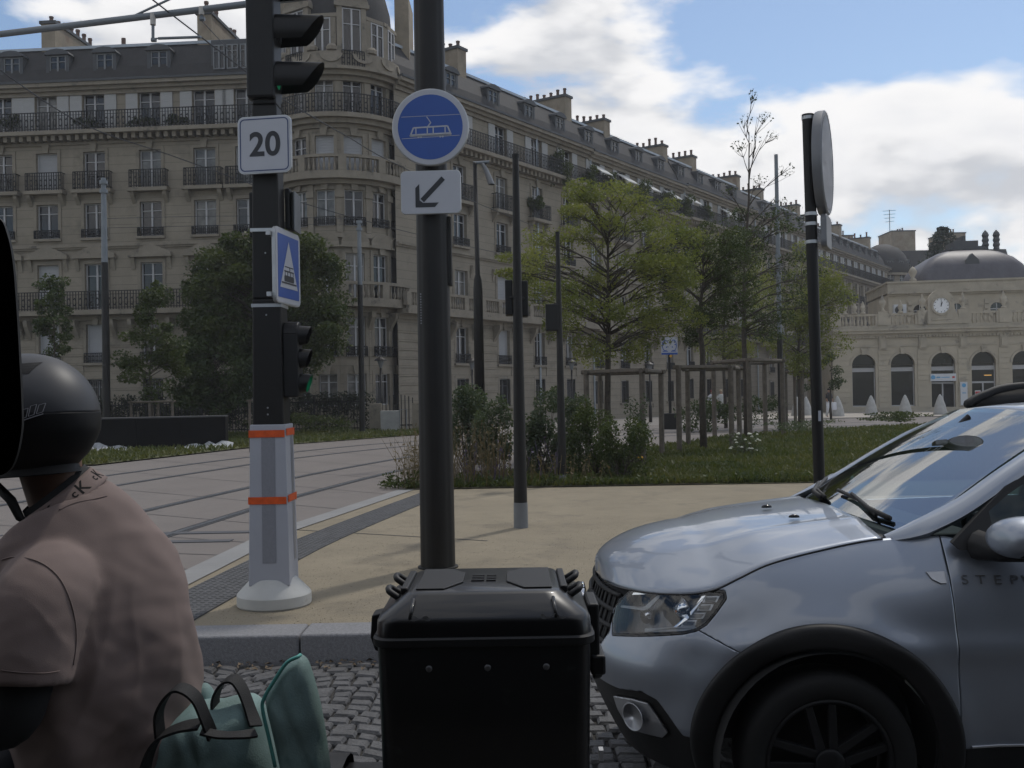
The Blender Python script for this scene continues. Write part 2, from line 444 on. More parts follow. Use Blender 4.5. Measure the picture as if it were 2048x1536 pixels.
# rails
RAILS = [
 [(-4.7, 5.0), (-4.2, 7.8), (-3.82, 10.7), (-3.26, 14.8), (-2.07, 20.2), (-0.1, 25.5), (3.4, 31), (9, 36.6), (18, 42)],
 [(-6.1, 5.0), (-5.65, 7.8), (-5.29, 10.8), (-4.67, 14.9), (-3.55, 20.2), (-1.6, 26.0), (2.1, 32.2), (8, 38), (17, 43.5)],
 [(-8.6, 5.0), (-8.1, 9.5), (-7.0, 16.7), (-6.2, 20.5), (-5.2, 24.2), (-2.6, 29.6), (1.6, 35.4), (8, 41.4), (17, 47)],
 [(-10.1, 5.0), (-9.6, 9.5), (-8.5, 16.9), (-7.65, 21.0), (-6.5, 25.0), (-3.9, 30.8), (0.6, 36.6), (7.2, 42.8), (16, 48.4)]]
for pts in RAILS:
    path = [p for p in smooth_path([(x, y, 0) for x, y in pts], 8) if p.y > 6.6]
    def strip(o0, o1, z0, z1):
        m_ = MB(); rows = []
        for i, p in enumerate(path):
            t = (path[min(i+1, len(path)-1)]-path[max(i-1, 0)]).normalized(); nn = Vector((t.y, -t.x, 0)); g = gz(p.y)
            a, b = p+nn*o0, p+nn*o1
            rows += [(a.x, a.y, g+z0), (a.x, a.y, g+z1), (b.x, b.y, g+z1), (b.x, b.y, g+z0)]
        fs = []
        for i in range(len(path)-1):
            for k in range(3): fs.append((4*i+k, 4*i+k+1, 4*i+5+k, 4*i+4+k))
        return m_.add(rows, fs)
    r_ = strip(-0.035, 0.035, 0.002, 0.014).build('rail', M_rail, TRACK)
    strip(0.036, 0.095, 0.002, 0.009).build('groove', M_groove, r_)
    strip(-0.085, -0.036, 0.002, 0.009).build('groove', M_groove, r_)
# dark bands lying across the track
for y0, spans in ((10.95, ((-11.0, -5.7), (-5.15, -4.35), (-4.2, -2.9))), (10.30, ((-11.0, -6.6), (-5.0, -4.1), (-4.05, -2.95)))):
    for a, b in spans:
        MB().box(a, b, y0, y0+0.16, 0.15, 0.163).build('cross_band', M_band, TRACK)
a_, b_ = ground_at(560, 1058), ground_at(975, 1082)
n_ = Vector((-(b_-a_).y, (b_-a_).x, 0)).normalized()*.012
MB().add([(q.x, q.y, .1535) for q in (a_-n_, b_-n_, b_+n_, a_+n_)], [(0, 1, 2, 3)]).build('expansion_joint', M_groove, PAVE)
# slab joints of the track bed
jm = MB()
for k in range(16):
    i = k*3+2
    pa = smooth_path([(x, y, 0) for x, y in TR[:6]], 8); pb = smooth_path([(x, y, 0) for x, y in TL[::-1][:6]], 8)
    if i >= min(len(pa), len(pb)): break
    a, b = pa[i], pb[i]; n_ = Vector((-(b-a).y, (b-a).x, 0)).normalized()*0.008
    jm.add([(q.x, q.y, gz(q.y)+0.0075) for q in (a-n_, b-n_, b+n_, a+n_)], [(0, 1, 2, 3)])
jm.build('slab_joint', M_groove, TRACK)

# tactile strip: plates with raised bars
TA = [(-2.62, 6.6), (-2.55, 7.77), (-2.27, 10.4), (-1.40, 15.1)]
TB = [(-2.18, 6.6), (-2.08, 7.77), (-1.82, 10.4), (-0.96, 15.1)]
tact = empty('tactile_strip'); tag(tact, kind='structure')
pa = smooth_path([(*p, 0) for p in TA], 5); pb = smooth_path([(*p, 0) for p in TB], 5)
for i in range(len(pa)-1):
    q = [pa[i].lerp(pa[i+1], 0.01), pb[i].lerp(pb[i+1], 0.01), pb[i].lerp(pb[i+1], 0.99), pa[i].lerp(pa[i+1], 0.99)]
    MB().prism([(p.x, p.y) for p in q], 0.150, 0.162).build('plate', M_tact, tact)
    st = MB(); L_ = (pa[i+1]-pa[i]).length; nn = max(2, int(L_/0.06))
    for k in range(nn):
        u = (k+0.5)/nn
        A_, B_ = pa[i].lerp(pa[i+1], u), pb[i].lerp(pb[i+1], u); t = (pa[i+1]-pa[i]).normalized()*0.019; c_ = (B_-A_)
        for w in range(8):
            s0, s1 = (w+0.14)/8, (w+0.86)/8
            p0, p1 = A_+c_*s0, A_+c_*s1
            pts = [p0-t, p1-t, p1+t, p0+t]; ce = sum(pts, Vector())/4
            vs = [(p.x, p.y, 0.1622) for p in pts]+[((p.x-ce.x)*0.7+ce.x, (p.y-ce.y)*0.7+ce.y, 0.168) for p in pts]
            st.add(vs, [(4, 5, 6, 7), (0, 1, 5, 4), (1, 2, 6, 5), (2, 3, 7, 6), (3, 0, 4, 7)])
    tag(st.build('raised_bars', M_tact, tact, fix=False), kind='stuff')

# grass
def grass(name, poly_fn, n, h, seed, material=M_blade):
    rs = np.random.RandomState(seed); pts = []
    while len(pts) < n:
        p = poly_fn(rs)
        if p is not None: pts.append(p)
    P = np.array(pts); k = len(P)
    z = np.interp(P[:, 1], GY, GZ)+0.012
    an = rs.uniform(0, 2*np.pi, k); hh = h*rs.uniform(0.5, 1.5, k)*(1+0.10*np.maximum(0, P[:, 1]-20)/10); w = 0.008+0.0009*P[:, 1]
    dx, dy = np.cos(an)*w, np.sin(an)*w
    lx, ly = rs.normal(0, 0.5, k)*hh, rs.normal(0, 0.5, k)*hh
    a = np.stack([P[:, 0]-dx, P[:, 1]-dy, z], 1); b = np.stack([P[:, 0]+dx, P[:, 1]+dy, z], 1)
    c = np.stack([P[:, 0]+lx+dx*.3, P[:, 1]+ly+dy*.3, z+hh], 1); d = np.stack([P[:, 0]+lx-dx*.3, P[:, 1]+ly-dy*.3, z+hh*.97], 1)
    o = leaf_object(name, np.stack([a, b, c, d], 1).reshape(-1, 3), material)
    return o
def lawn_pt(rs):
    y = 15.7 + 36*rs.uniform()**1.6; x = rs.uniform(-2, 0.62*y)
    xl = interp(y, [15.62, 20.8, 26.2, 32.2, 38.4, 44.5, 56], [-1.74, 0.9, 3.6, 7.4, 14, 21, 30])
    return (x, y) if x > xl else None
tag(grass('grass', lawn_pt, 42000, 0.075, 5), label='rough green grass covering the lawn under the staked trees', cat='grass', kind='stuff')
def lawn2_pt(rs):
    y = 23.1 + 23*rs.uniform()**1.4; x = rs.uniform(-15, -0.6)
    xr = interp(y, [23, 29.8, 39.2, 45], [-9.6, -7.8, -3.8, -0.6])
    return (x, y) if x < xr else None
tag(grass('grass_beyond_track', lawn2_pt, 14000, 0.09, 6), label='grass verge between the tram track and the iron fence', cat='grass', kind='stuff')

# loose grit on the sand and litter along the kerb foot
def grit(name, n, x0, x1, y0, y1, z, s0, s1, material, label, seed, clump=0):
    r_ = np.random.RandomState(seed); m_ = MB()
    for _ in range(n):
        x, y = r_.uniform(x0, x1), y0+(y1-y0)*r_.uniform()**1.7
        s = r_.uniform(s0, s1); a = r_.uniform(0, 6.28); p = [(x+s*math.cos(a+t), y+s*math.sin(a+t), z) for t in (0, 2.0, 4.2)]+[(x, y, z+s*.7)]
        m_.add(p, [(0, 1, 3), (1, 2, 3), (2, 0, 3)])
    return tag(m_.build(name, material, fix=False), label, 'grit', kind='stuff')
grit('sand_grit', 6000, -2.1, 3.5, 6.54, 12.0, .1505, .002, .0065, mat('grit', (0.215, 0.18, 0.125), .95, var=.4, scale=40), 'loose grit scattered over the sand pavement behind the kerb', 8)
q = []
r_ = np.random.RandomState(9)
for _ in range(420):
    x = r_.uniform(-3.2, 3); y = 6.19-abs(r_.normal(0, .10)); s = r_.uniform(.008, .028); a = r_.uniform(0, 6.28); dx, dy = math.cos(a)*s, math.sin(a)*s; h = r_.uniform(.004, .02)
    q.append([(x-dx, y-dy, .006), (x+dy*.4, y-dx*.4, .006+h), (x+dx, y+dy, .008), (x-dy*.4, y+dx*.4, .006+h*.4)])
tag(leaf_object('leaf_litter', np.array(q).reshape(-1, 3), mat('dead_leaf', (0.13, 0.095, 0.06), .9, var=.5, scale=30)), 'dead leaves and dirt along the foot of the kerb', 'litter', kind='stuff')
# ------------------------------------------------------------------ apartment buildings
M_stone = mat('limestone', (0.245, 0.215, 0.17), 0.9, var=0.14, scale=0.6, bump=0.15, bscale=14, fine=0.9, wear=((0.18, 0.158, 0.126), 0.8, 0.56))
M_stone2 = mat('limestone_moulding', (0.225, 0.198, 0.158), 0.9, var=0.18, scale=1.2, bump=0.2, bscale=20, fine=0.9, wear=((0.10, 0.09, 0.075), 1.6, 0.58))
M_slate = mat('slate', (0.024, 0.023, 0.024), 0.75, var=0.25, scale=2.5, bump=0.6, bscale=9, fine=0.9)
M_zinc = mat('zinc', (0.30, 0.33, 0.36), 0.4, metal=0.5, var=0.12, scale=1.5)
M_zincd = mat('zinc_dark', (0.05, 0.055, 0.062), 0.6, metal=0.1, var=0.15, scale=1.5)
M_iron = mat('black_iron', (0.007, 0.0075, 0.009), 0.55, var=0.2, scale=4, spec=.3)
M_white = mat('white_joinery', (0.40, 0.40, 0.41), 0.55, var=0.06, scale=2)
M_shut = mat('shutter_paint', (0.36, 0.36, 0.36), 0.6, var=0.07, scale=2)
M_pane = mat('window_pane', (0.010, 0.012, 0.016), 0.07, var=0.3, scale=0.3, spec=0.55)
M_blind = mat('closed_blind', (0.34, 0.345, 0.36), 0.7, var=0.05, scale=1)
M_curt = mat('curtained_pane', (0.11, 0.108, 0.10), 0.12, var=0.7, scale=1.6, spec=0.5)
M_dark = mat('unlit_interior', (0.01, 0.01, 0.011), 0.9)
M_brick = mat('chimney_render', (0.26, 0.22, 0.165), 0.9, var=0.2, scale=1.2, wear=((0.20, 0.15, 0.11), 1.0, 0.55))
M_pot = mat('terracotta_pot', (0.12, 0.075, 0.06), 0.8, var=0.3, scale=3)
M_awn = mat('awning_cloth', (0.62, 0.62, 0.60), 0.8, var=0.05)

def add_joints(m, step, depth):
    """fine mortar joints of the ashlar, too thin to model at this distance"""
    t = m.node_tree; b = t.nodes['Principled BSDF']; src = b.inputs['Base Color'].links[0].from_socket
    g = t.nodes.new('ShaderNodeNewGeometry'); sx = t.nodes.new('ShaderNodeSeparateXYZ'); t.links.new(g.outputs['Position'], sx.inputs[0])
    d = t.nodes.new('ShaderNodeMath'); d.operation = 'DIVIDE'; d.inputs[1].default_value = step; t.links.new(sx.outputs['Z'], d.inputs[0])
    f = t.nodes.new('ShaderNodeMath'); f.operation = 'FRACT'; t.links.new(d.outputs[0], f.inputs[0])
    l = t.nodes.new('ShaderNodeMath'); l.operation = 'LESS_THAN'; l.inputs[1].default_value = .07; t.links.new(f.outputs[0], l.inputs[0])
    k = t.nodes.new('ShaderNodeMath'); k.operation = 'MULTIPLY'; k.inputs[1].default_value = depth; t.links.new(l.outputs[0], k.inputs[0])
    x = t.nodes.new('ShaderNodeMixRGB'); x.blend_type = 'MULTIPLY'; x.inputs[2].default_value = (.45, .43, .40, 1); t.links.new(k.outputs[0], x.inputs[0]); t.links.new(src, x.inputs[1]); t.links.new(x.outputs[0], b.inputs['Base Color'])
add_joints(M_stone, .44, .55)
class Fac:
    """facade coordinates: s along, d outwards, z up"""
    def __init__(self, o, ang): self.o = Vector((o[0], o[1])); self.dir = Vector((math.cos(ang), math.sin(ang))); self.n = Vector((self.dir.y, -self.dir.x)); self.a = ang
    def __call__(self, s, d, z):
        p = self.o + self.dir*s + self.n*d; return (p.x, p.y, z)
    def ang(self, s): return self.a
    curved = False
    def s_of_px(self, px, z=8.0):
        k = (px-1024)/F_PX
        k = k + 0.0175*(0)  
        return (k*self.o.y - self.o.x)/(self.dir.x - k*self.dir.y)
class Arc:
    def __init__(self, c, r, th0): self.c = c; self.r = r; self.t0 = th0
    def __call__(self, s, d, z):
        t = self.t0 + s/self.r; return (self.c[0]+(self.r+d)*math.cos(t), self.c[1]+(self.r+d)*math.sin(t), z)
    def ang(self, s): return self.t0 + s/self.r + math.pi/2
    curved = True
def nseg(F, s0, s1): return max(1, int(abs(s1-s0)/0.35)) if F.curved else 1

def wall(mb, F, s0, s1, z0, z1, ops, depth=0.32):
    ss = sorted({s0, s1, *[o[0] for o in ops], *[o[1] for o in ops]})
    if F.curved:
        ex = []
        for a, b in zip(ss[:-1], ss[1:]):
            k = nseg(F, a, b)
            ex += [a+(b-a)*i/k for i in range(1, k)]
        ss = sorted(ss+ex)
    zs = sorted({z0, z1, *[o[2] for o in ops], *[o[3] for o in ops]})
    for a, b in zip(ss[:-1], ss[1:]):
        for c, d in zip(zs[:-1], zs[1:]):
            m, n = (a+b)/2, (c+d)/2
            if any(o[0] < m < o[1] and o[2] < n < o[3] for o in ops): continue
            mb.add([F(a, 0, c), F(b, 0, c), F(b, 0, d), F(a, 0, d)], [(0, 1, 2, 3)])
    for a, b, c, d in ops:
        q = [(a, c), (b, c), (b, d), (a, d)]
        for i in range(4):
            p, r = q[i], q[(i+1) % 4]
            mb.add([F(p[0], 0, p[1]), F(r[0], 0, r[1]), F(r[0], -depth, r[1]), F(p[0], -depth, p[1])], [(0, 1, 2, 3)])

M_dframe = mat('grey_joinery', (0.17, 0.18, 0.19), .6, var=.08)
_wm = {}
def window_meshes(w, h, style):
    key = (round(w, 2), round(h, 2), style)
    if key in _wm: return _wm[key]
    f = MB(); p = MB()
    t = 0.055
    f.box(-w/2, -w/2+t, -.05, .03, 0, h); f.box(w/2-t, w/2, -.05, .03, 0, h)
    f.box(-w/2+t, w/2-t, -.05, .03, 0, t); f.box(-w/2+t, w/2-t, -.05, .03, h-t, h)
    if style != 'blind':
        f.box(-.045, .045, -.06, .03, t, h-t)
        zt = h*0.74
        f.box(-w/2+t, -.045, -.055, .03, zt-.018, zt+.018); f.box(.045, w/2-t, -.055, .03, zt-.018, zt+.018)
        p.box(-w/2+t, w/2-t, 0.0, 0.02, t, h-t)
    else:
        k = 14
        for i in range(k):
            z = t+(h-2*t)*i/k
            p.box(-w/2+t, w/2-t, -0.02, 0.02, z+.006, z+(h-2*t)/k-.006)
        p.box(-w/2+t, w/2-t, 0.0, 0.012, t, h-t)
    pm = M_blind if style == 'blind' else (M_curt if style == 'curt' else M_pane)
    r = (f.mesh('window', M_dframe if style == 'dorm' else M_white), p.mesh('pane', pm)); _wm[key] = r; return r
def shutter_mesh(w, h):
    key = ('sh', round(w, 2), round(h, 2))
    if key in _wm: return _wm[key]
    m = MB(); m.box(-w/2, w/2, -.045, 0, 0, h)
    for i in range(16):
        z = h*(i+0.5)/16 
        m.box(-w/2+.05, w/2-.05, -.06, -.045, z-.035, z+.02)
    r = m.mesh('shutter', M_shut); _wm[key] = r; return r
def put_window(par, F, s, z0, w, h, style='pane', shutters=0.0, d=-0.20):
    a, b = window_meshes(w, h, style)
    o = link_mesh('window', a, par, F(s, d, z0), F.ang(s))
    link_mesh('blind' if style == 'blind' else 'pane', b, o, (0, 0, 0))
    if shutters:
        sm = shutter_mesh(shutters, h)
        for sd in (-1, 1):
            link_mesh('shutter', sm, o, (sd*(w/2+shutters/2+0.03), -(0.02-d), 0))
    return o
def railing(par, F, s0, s1, d, z0, h=0.95, step=0.13, decor=True, name='railing', ret=True):
    mb = MB(); n = nseg(F, s0, s1)
    mb.box(s0, s1, d-.025, d+.025, z0+h-.04, z0+h, F, n); mb.box(s0, s1, d-.015, d+.015, z0+.08, z0+.11, F, n)
    mb.box(s0, s1, d-.012, d+.012, z0+h-.20, z0+h-.18, F, n)
    k = max(2, int((s1-s0)/step))
    for i in range(k+1):
        s = s0+(s1-s0)*i/k
        mb.box(s-.018, s+.018, d-.014, d+.014, z0, z0+h-.04, F)
        if decor and i < k and i % 2 == 0:
            c = s+(s1-s0)/k*0.5; hh = z0+h*0.42
            for t in range(5):
                a0 = 2*math.pi*t/5; a1 = 2*math.pi*(t+1)/5; r_ = (s1-s0)/k*0.75
                mb.add([F(c+math.cos(a0)*r_, d+.013, hh+math.sin(a0)*r_*2.1), F(c+math.cos(a1)*r_, d+.013, hh+math.sin(a1)*r_*2.1),
                        F(c+math.cos(a1)*r_*.62, d+.013, hh+math.sin(a1)*r_*1.4), F(c+math.cos(a0)*r_*.62, d+.013, hh+math.sin(a0)*r_*1.4)], [(0, 1, 2, 3)])
    if ret and d > 0.1:
        for s in (s0, s1):
            mb.box(s-.015, s+.015, 0.0, d, z0+h-.04, z0+h, F); mb.box(s-.012, s+.012, 0, d, z0+.08, z0+.11, F)
            for q in range(1, int(d/.14)+1): mb.box(s-.012, s+.012, d*q/(int(d/.14)+1)-.01, d*q/(int(d/.14)+1)+.01, z0, z0+h-.04, F)
    return mb.build(name, M_iron, par, fix=False)
def balustrade(par, F, s0, s1, d, z0, h=0.95):
    mb = MB(); n = nseg(F, s0, s1)
    mb.box(s0, s1, d-.12, d+.12, z0+h-.14, z0+h, F, n); mb.box(s0, s1, d-.12, d+.12, z0, z0+.16, F, n)
    L_ = s1-s0; k = max(1, round(L_/1.55))
    for i in range(k+1):
        s = s0+L_*i/k; mb.box(s-.16, s+.16, d-.13, d+.13, z0+.16, z0+h-.14, F)
    for i in range(k):
        a, b = s0+L_*i/k+.2, s0+L_*(i+1)/k-.2; m = max(1, int((b-a)/0.19))
        for j in range(m):
            s = a+(b-a)*(j+.5)/m
            c = F(s, d, 0)
            mb.lathe([(.035, z0+.16), (.075, z0+.30), (.07, z0+.40), (.03, z0+.58), (.055, z0+h-.14)], 6, (c[0], c[1], 0), cap=False)
    return mb.build('balustrade', M_stone2, par, fix=False)
def band(mb, F, s0, s1, prof):
    """horizontal moulding: prof list of (z0,z1,d)"""
    for z0, z1, d in prof: mb.box(s0, s1, -0.02, d, z0, z1, F, nseg(F, s0, s1))
def dentils(mb, F, s0, s1, z0, z1, d, step=0.42):
    k = int((s1-s0)/step)
    for i in range(k):
        s = s0+(i+.5)*(s1-s0)/k; mb.box(s-.1, s+.1, 0.0, d, z0, z1, F)
def surround(mb, F, s, z0, w, h, key=True, hood=False):
    t = 0.16
    mb.box(s-w/2-t, s-w/2, 0, .05, z0, z0+h+t, F); mb.box(s+w/2, s+w/2+t, 0, .05, z0, z0+h+t, F); mb.box(s-w/2, s+w/2, 0, .05, z0+h, z0+h+t, F)
    if key: mb.prism([(s-.12, z0+h-.02), (s+.12, z0+h-.02), (s+.2, z0+h+.42), (s-.2, z0+h+.42)], 0.05, .16, lambda a, b, c: F(a, c, b))
    if hood: mb.box(s-w/2-.32, s+w/2+.32, 0, .24, z0+h+.30, z0+h+.42, F)
def console(mb, F, s, z1, h=0.6, d=0.3):
    mb.prism([(0, z1), (d, z1), (d*.9, z1-h*.3), (d*.35, z1-h*.75), (.04, z1-h), (0, z1-h)], s-.1, s+.1, lambda a, b, c: F(c, a, b))
def pediment(mb, F, s, z0, w, round_=False):
    if round_:
        P = [(s-w/2, z0)]+[(s-w/2*math.cos(math.pi*i/8), z0+.18+.42*math.sin(math.pi*i/8)) for i in range(9)]+[(s+w/2, z0)]
    else: P = [(s-w/2, z0), (s+w/2, z0), (s+w/2, z0+.14), (s, z0+.62), (s-w/2, z0+.14)]
    mb.prism(P, 0, .22, lambda a, b, c: F(a, c, b))
    P2 = [(s+(a-s)*1.0, b) for a, b in P]
    mb.box(s-w/2-.06, s+w/2+.06, 0, .30, z0-.10, z0, F)
def chimney(par, F, s, d0, d1, z0, z1, th=0.55, pots=7, name='chimney_stack'):
    mb = MB(); mb.box(s-th/2, s+th/2, d1, d0, z0, z1, F); 
    o = mb.build(name, M_brick, par)
    MB().box(s-th/2-.08, s+th/2+.08, d1-.08, d0+.08, z1, z1+.16, F).build('chimney_cap', M_zincd, o)
    for i in range(pots):
        d = d1+(d0-d1)*(i+.5)/pots; h = random.choice([.35, .4, .65, .5])
        c = F(s, d, 0)
        MB().lathe([(.11, z1+.16), (.10, z1+.16+h*.8), (.13, z1+.16+h*.82), (.12, z1+.16+h)], 7, (c[0], c[1], 0)).build('chimney_pot', M_pot, o, fix=False)
    return o
def dormer(par, F, s, z0, w=1.0, h=1.25, d=-0.45, arch=True, roof_back=1.3):
    """dormer window standing in the mansard slope"""
    mb = MB(); t = .17
    mb.box(s-w/2-t, s-w/2, d-roof_back, d, z0, z0+h, F); mb.box(s+w/2, s+w/2+t, d-roof_back, d, z0, z0+h, F)
    mb.box(s-w/2, s+w/2, d-.15, d, z0, z0+.1, F)
    if arch:
        P = [(s-w/2-t-.06, z0+h)]+[(s-(w/2+t+.06)*math.cos(math.pi*i/6), z0+h+.30*math.sin(math.pi*i/6)) for i in range(7)]
        P = P[1:]
    else: P = [(s-w/2-t-.1, z0+h), (s+w/2+t+.1, z0+h), (s+w/2+t+.1, z0+h+.16), (s-w/2-t-.1, z0+h+.16)]
    mb.prism(P, d-roof_back, d+.12, lambda a, b, c: F(a, c, b))
    o = mb.build('dormer', M_zincd, par)
    put_window(o, F, s, z0+.1, w-.02, h-.12, 'dorm', d=d-.08).name = 'dormer_window'
    return o
def mansard(par, F, s0, s1, z0, z1, d0=-0.15, d1=-1.25, depth=11, name='roof'):
    mb = MB(); n = nseg(F, s0, s1)
    prof = [(d0, z0), (d0*.7+d1*.3, z0+(z1-z0)*.45), (d1, z1), (-depth, z1+1.0)]
    for (da, za), (db, zb) in zip(prof[:-1], prof[1:]):
        for i in range(n):
            a = s0+(s1-s0)*i/n; b = s0+(s1-s0)*(i+1)/n
            mb.add([F(a, da, za), F(b, da, za), F(b, db, zb), F(a, db, zb)], [(0, 1, 2, 3)])
    for s in (s0, s1):
        mb.add([F(s, d, z) for d, z in prof]+[F(s, -depth, z0)], [(0, 1, 2, 3, 4)])
    o = mb.build(name, M_slate, par)
    MB().box(s0, s1, d1-.12, d1+.10, z1-.02, z1+.13, F, n).build('ridge_flashing', M_zinc, o)
    return o

# storey table: z of sill, height, width, treatment
def storeys(k=1.0, dz=0.0):
    return [dict(z=1.15, h=1.55, w=1.05, kind='bars'), dict(z=3.55, h=1.95, w=1.1, kind='low'),
            dict(z=6.25, h=2.35, w=1.15, kind='noble'), dict(z=9.95, h=1.75, w=1.15, kind='small'),
            dict(z=12.4, h=1.95, w=1.15, kind='balcony'), dict(z=15.38, h=1.95, w=1.15, kind='top')]
def facade(par, F, s0, s1, bays, rng, z_off=0.0, blocks=True, roof=True, detail=2, noble='rail', awn=(), far=False):
    """one flat street front with all its parts; returns nothing"""
    zo = z_off
    ST = storeys()
    ops = []
    for b in bays:
        for st in ST: ops.append((b-st['w']/2, b+st['w']/2, st['z']+zo, st['z']+zo+st['h']))
    mb = MB(); wall(mb, F, s0, s1, -0.6, 17.6+zo, ops)
    mb.build('wall', M_stone, par, fix=False)
    tr = MB()
    band(tr, F, s0, s1, [(5.70+zo, 5.95+zo, .12), (5.95+zo, 6.20+zo, .75)])
    band(tr, F, s0, s1, [(9.35+zo, 9.45+zo, .10), (9.45+zo, 9.58+zo, .18)])
    band(tr, F, s0, s1, [(14.72+zo, 14.86+zo, .10), (15.12+zo, 15.32+zo, .78)])
    dentils(tr, F, s0, s1, 14.86+zo, 15.12+zo, .55)
    band(tr, F, s0, s1, [(17.25+zo, 17.45+zo, .15), (17.45+zo, 17.62+zo, .34), (17.62+zo, 17.80+zo, .55)])
    for b in bays:
        for st in ST:
            k = st['kind']; z = st['z']+zo
            if k == 'noble':
                if detail > 1 and noble == 'rail': pediment(tr, F, b, 9.06+zo-.1, 2.15, round_=rng.random() < .4)
                for sd in (-1, 1):
                    if detail > 1: console(tr, F, b+sd*.95, 8.95+zo, .7, .2)
                for sd in (-1, 1): console(tr, F, b+sd*1.0, 5.72+zo, .95, .55)
            if k == 'balcony':
                tr.box(b-1.05, b+1.05, 0, .48, z-.22, z-.04, F)
                for sd in (-1, 1): console(tr, F, b+sd*.85, z-.22, .55, .38)
            surround(tr, F, b, z, st['w'], st['h'], key=k in ('balcony', 'low'), hood=False)
            if k in ('small', 'low', 'bars'): tr.box(b-.75, b+.75, 0, .16, z-.14, z-.02, F)
    tr.build('stone_moulding', M_stone2, par, fix=False)
    for b in bays:
        for st in ST:
            k = st['kind']; z = st['z']+zo
            r = rng.random()
            style = 'pane'
            if r < .16: style = 'blind'
            elif r < .40: style = 'curt'
            if k == 'top': style = 'pane' if r > .2 else 'curt'
            put_window(par, F, b, z, st['w'], st['h'], style, shutters=.62 if k == 'top' else 0)
            if k == 'bars': railing(par, F, b-.5, b+.5, .03, z, 1.5, .11, False, 'window_bars', False)
            if k == 'low': railing(par, F, b-.62, b+.62, .12, z, .5, .10, True, 'window_railing', True)
            if k == 'small': railing(par, F, b-.66, b+.66, .15, z, .42, .10, True, 'window_railing', True)
            if k == 'balcony': railing(par, F, b-.95, b+.95, .40, z-.04, .92, .12, True, 'balcony_railing', True)
    railing(par, F, s0+.05, s1-.05, .68, 15.32+zo, .95, .15, detail > 1, 'balcony_railing')
    if noble == 'rail': railing(par, F, s0+.05, s1-.05, .66, 6.2+zo, .95, .15, True, 'balcony_railing')
    else: balustrade(par, F, s0+.1, s1-.1, .60, 6.2+zo)
    if blocks: courses(par, F, s0, s1, ops, 5.66+zo, blocks == 'parts')
    if roof: mansard(par, F, s0, s1, 17.8+zo, 20.1+zo)
    gut = MB(); gut.box(s0, s1, .42, .62, 17.80+zo, 17.92+zo, F, nseg(F, s0, s1)); gut.build('gutter', M_zincd, par)
def courses(par, F, s0, s1, ops, ztop, parts, h=0.44):
    z = -0.1; allb = MB(); kk = 0
    while z + h < ztop:
        cut = sorted([(o[0]-.17, o[1]+.17) for o in ops if o[2]-.16 < z+h and o[3]+.17 > z])
        x = s0; seg = []
        for a, b in cut:
            if a > x+.1: seg.append((x, a))
            x = max(x, b)
        if s1 > x+.1: seg.append((x, s1))
        for a, b in seg:
            L_ = b-a; k = max(1, round(L_/1.3)); 
            cuts = [a+L_*i/k + (0.0 if i in (0, k) else (.12 if kk % 2 else -.12)) for i in range(k+1)]
            if parts and k > 1 and parts != 'few': pass
            m = MB() if parts else allb
            m.box(a+.005, b-.005, 0.002, .045, z+.016, z+h-.016, F, nseg(F, a, b))
            if parts: m.build('stone_course', M_stone, par, fix=False)
        z += h; kk += 1
    if not parts and allb.v: tag(allb.build('stone_courses', M_stone, par, fix=False), kind='stuff')

rng = random.Random(11)
# geometry of the street corner
FL = Fac((-26.5, 51.25), R(-4.4)); FL_END = 15.9
TC, TRAD = (-8.65, 51.3), 2.9
FT = Arc(TC, TRAD, R(178)); FT_LEN = TRAD*R(172)
FR = Fac((-5.85, 49.6), math.atan2(.822, .569))
def body(par, pts, z1, name='core'):
    MB().prism(pts, -0.7, z1).build(name, M_dark, par)

A = empty('corner_building', (0, 0, 0), label='tall limestone corner building with a rounded corner tower, slate mansard and iron balconies', cat='building')
bl = [FL.s_of_px(p) for p in (-78, 10, 100, 195, 307, 416, 500)]
facade(A, FL, -1.0, FL_END, bl, rng, blocks='parts')
facade(A, FL, -14.0, -1.02, [-12.6+2.5*i for i in range(5)], rng, blocks=None, detail=1)
for i in range(5): dormer(A, FL, -12.6+2.5*i, 18.15, .9, 1.4, d=-.42)
# left roof: dormers and chimneys
for px in (-60, 22, 115, 210, 320): dormer(A, FL, FL.s_of_px(px), 18.15, .9, 1.4, d=-.42)
s0 = FL.s_of_px(470); mbd = MB(); mbd.box(s0-1.15, s0+1.15, -1.8, -.42, 18.1, 19.95, FL); dm = mbd.build('dormer', M_zincd, A)
for i in (-1, 0, 1): put_window(dm, FL, s0+i*.7, 18.42, .6, 1.25, 'dorm', d=-.36).name = 'dormer_window'
chimney(A, FL, FL.s_of_px(92)-.3, -1.2, -6.0, 18.3, 21.5, .75, 7); chimney(A, FL, FL.s_of_px(405)-.1, -1.2, -6.0, 18.3, 21.6, .75, 7)
MB().lathe([(.12, 19.6), (.12, 20.7)], 8, FL(FL.s_of_px(228), -1.6, 0)[:2]+(0,)).build('flue_pipe', M_pot, A)
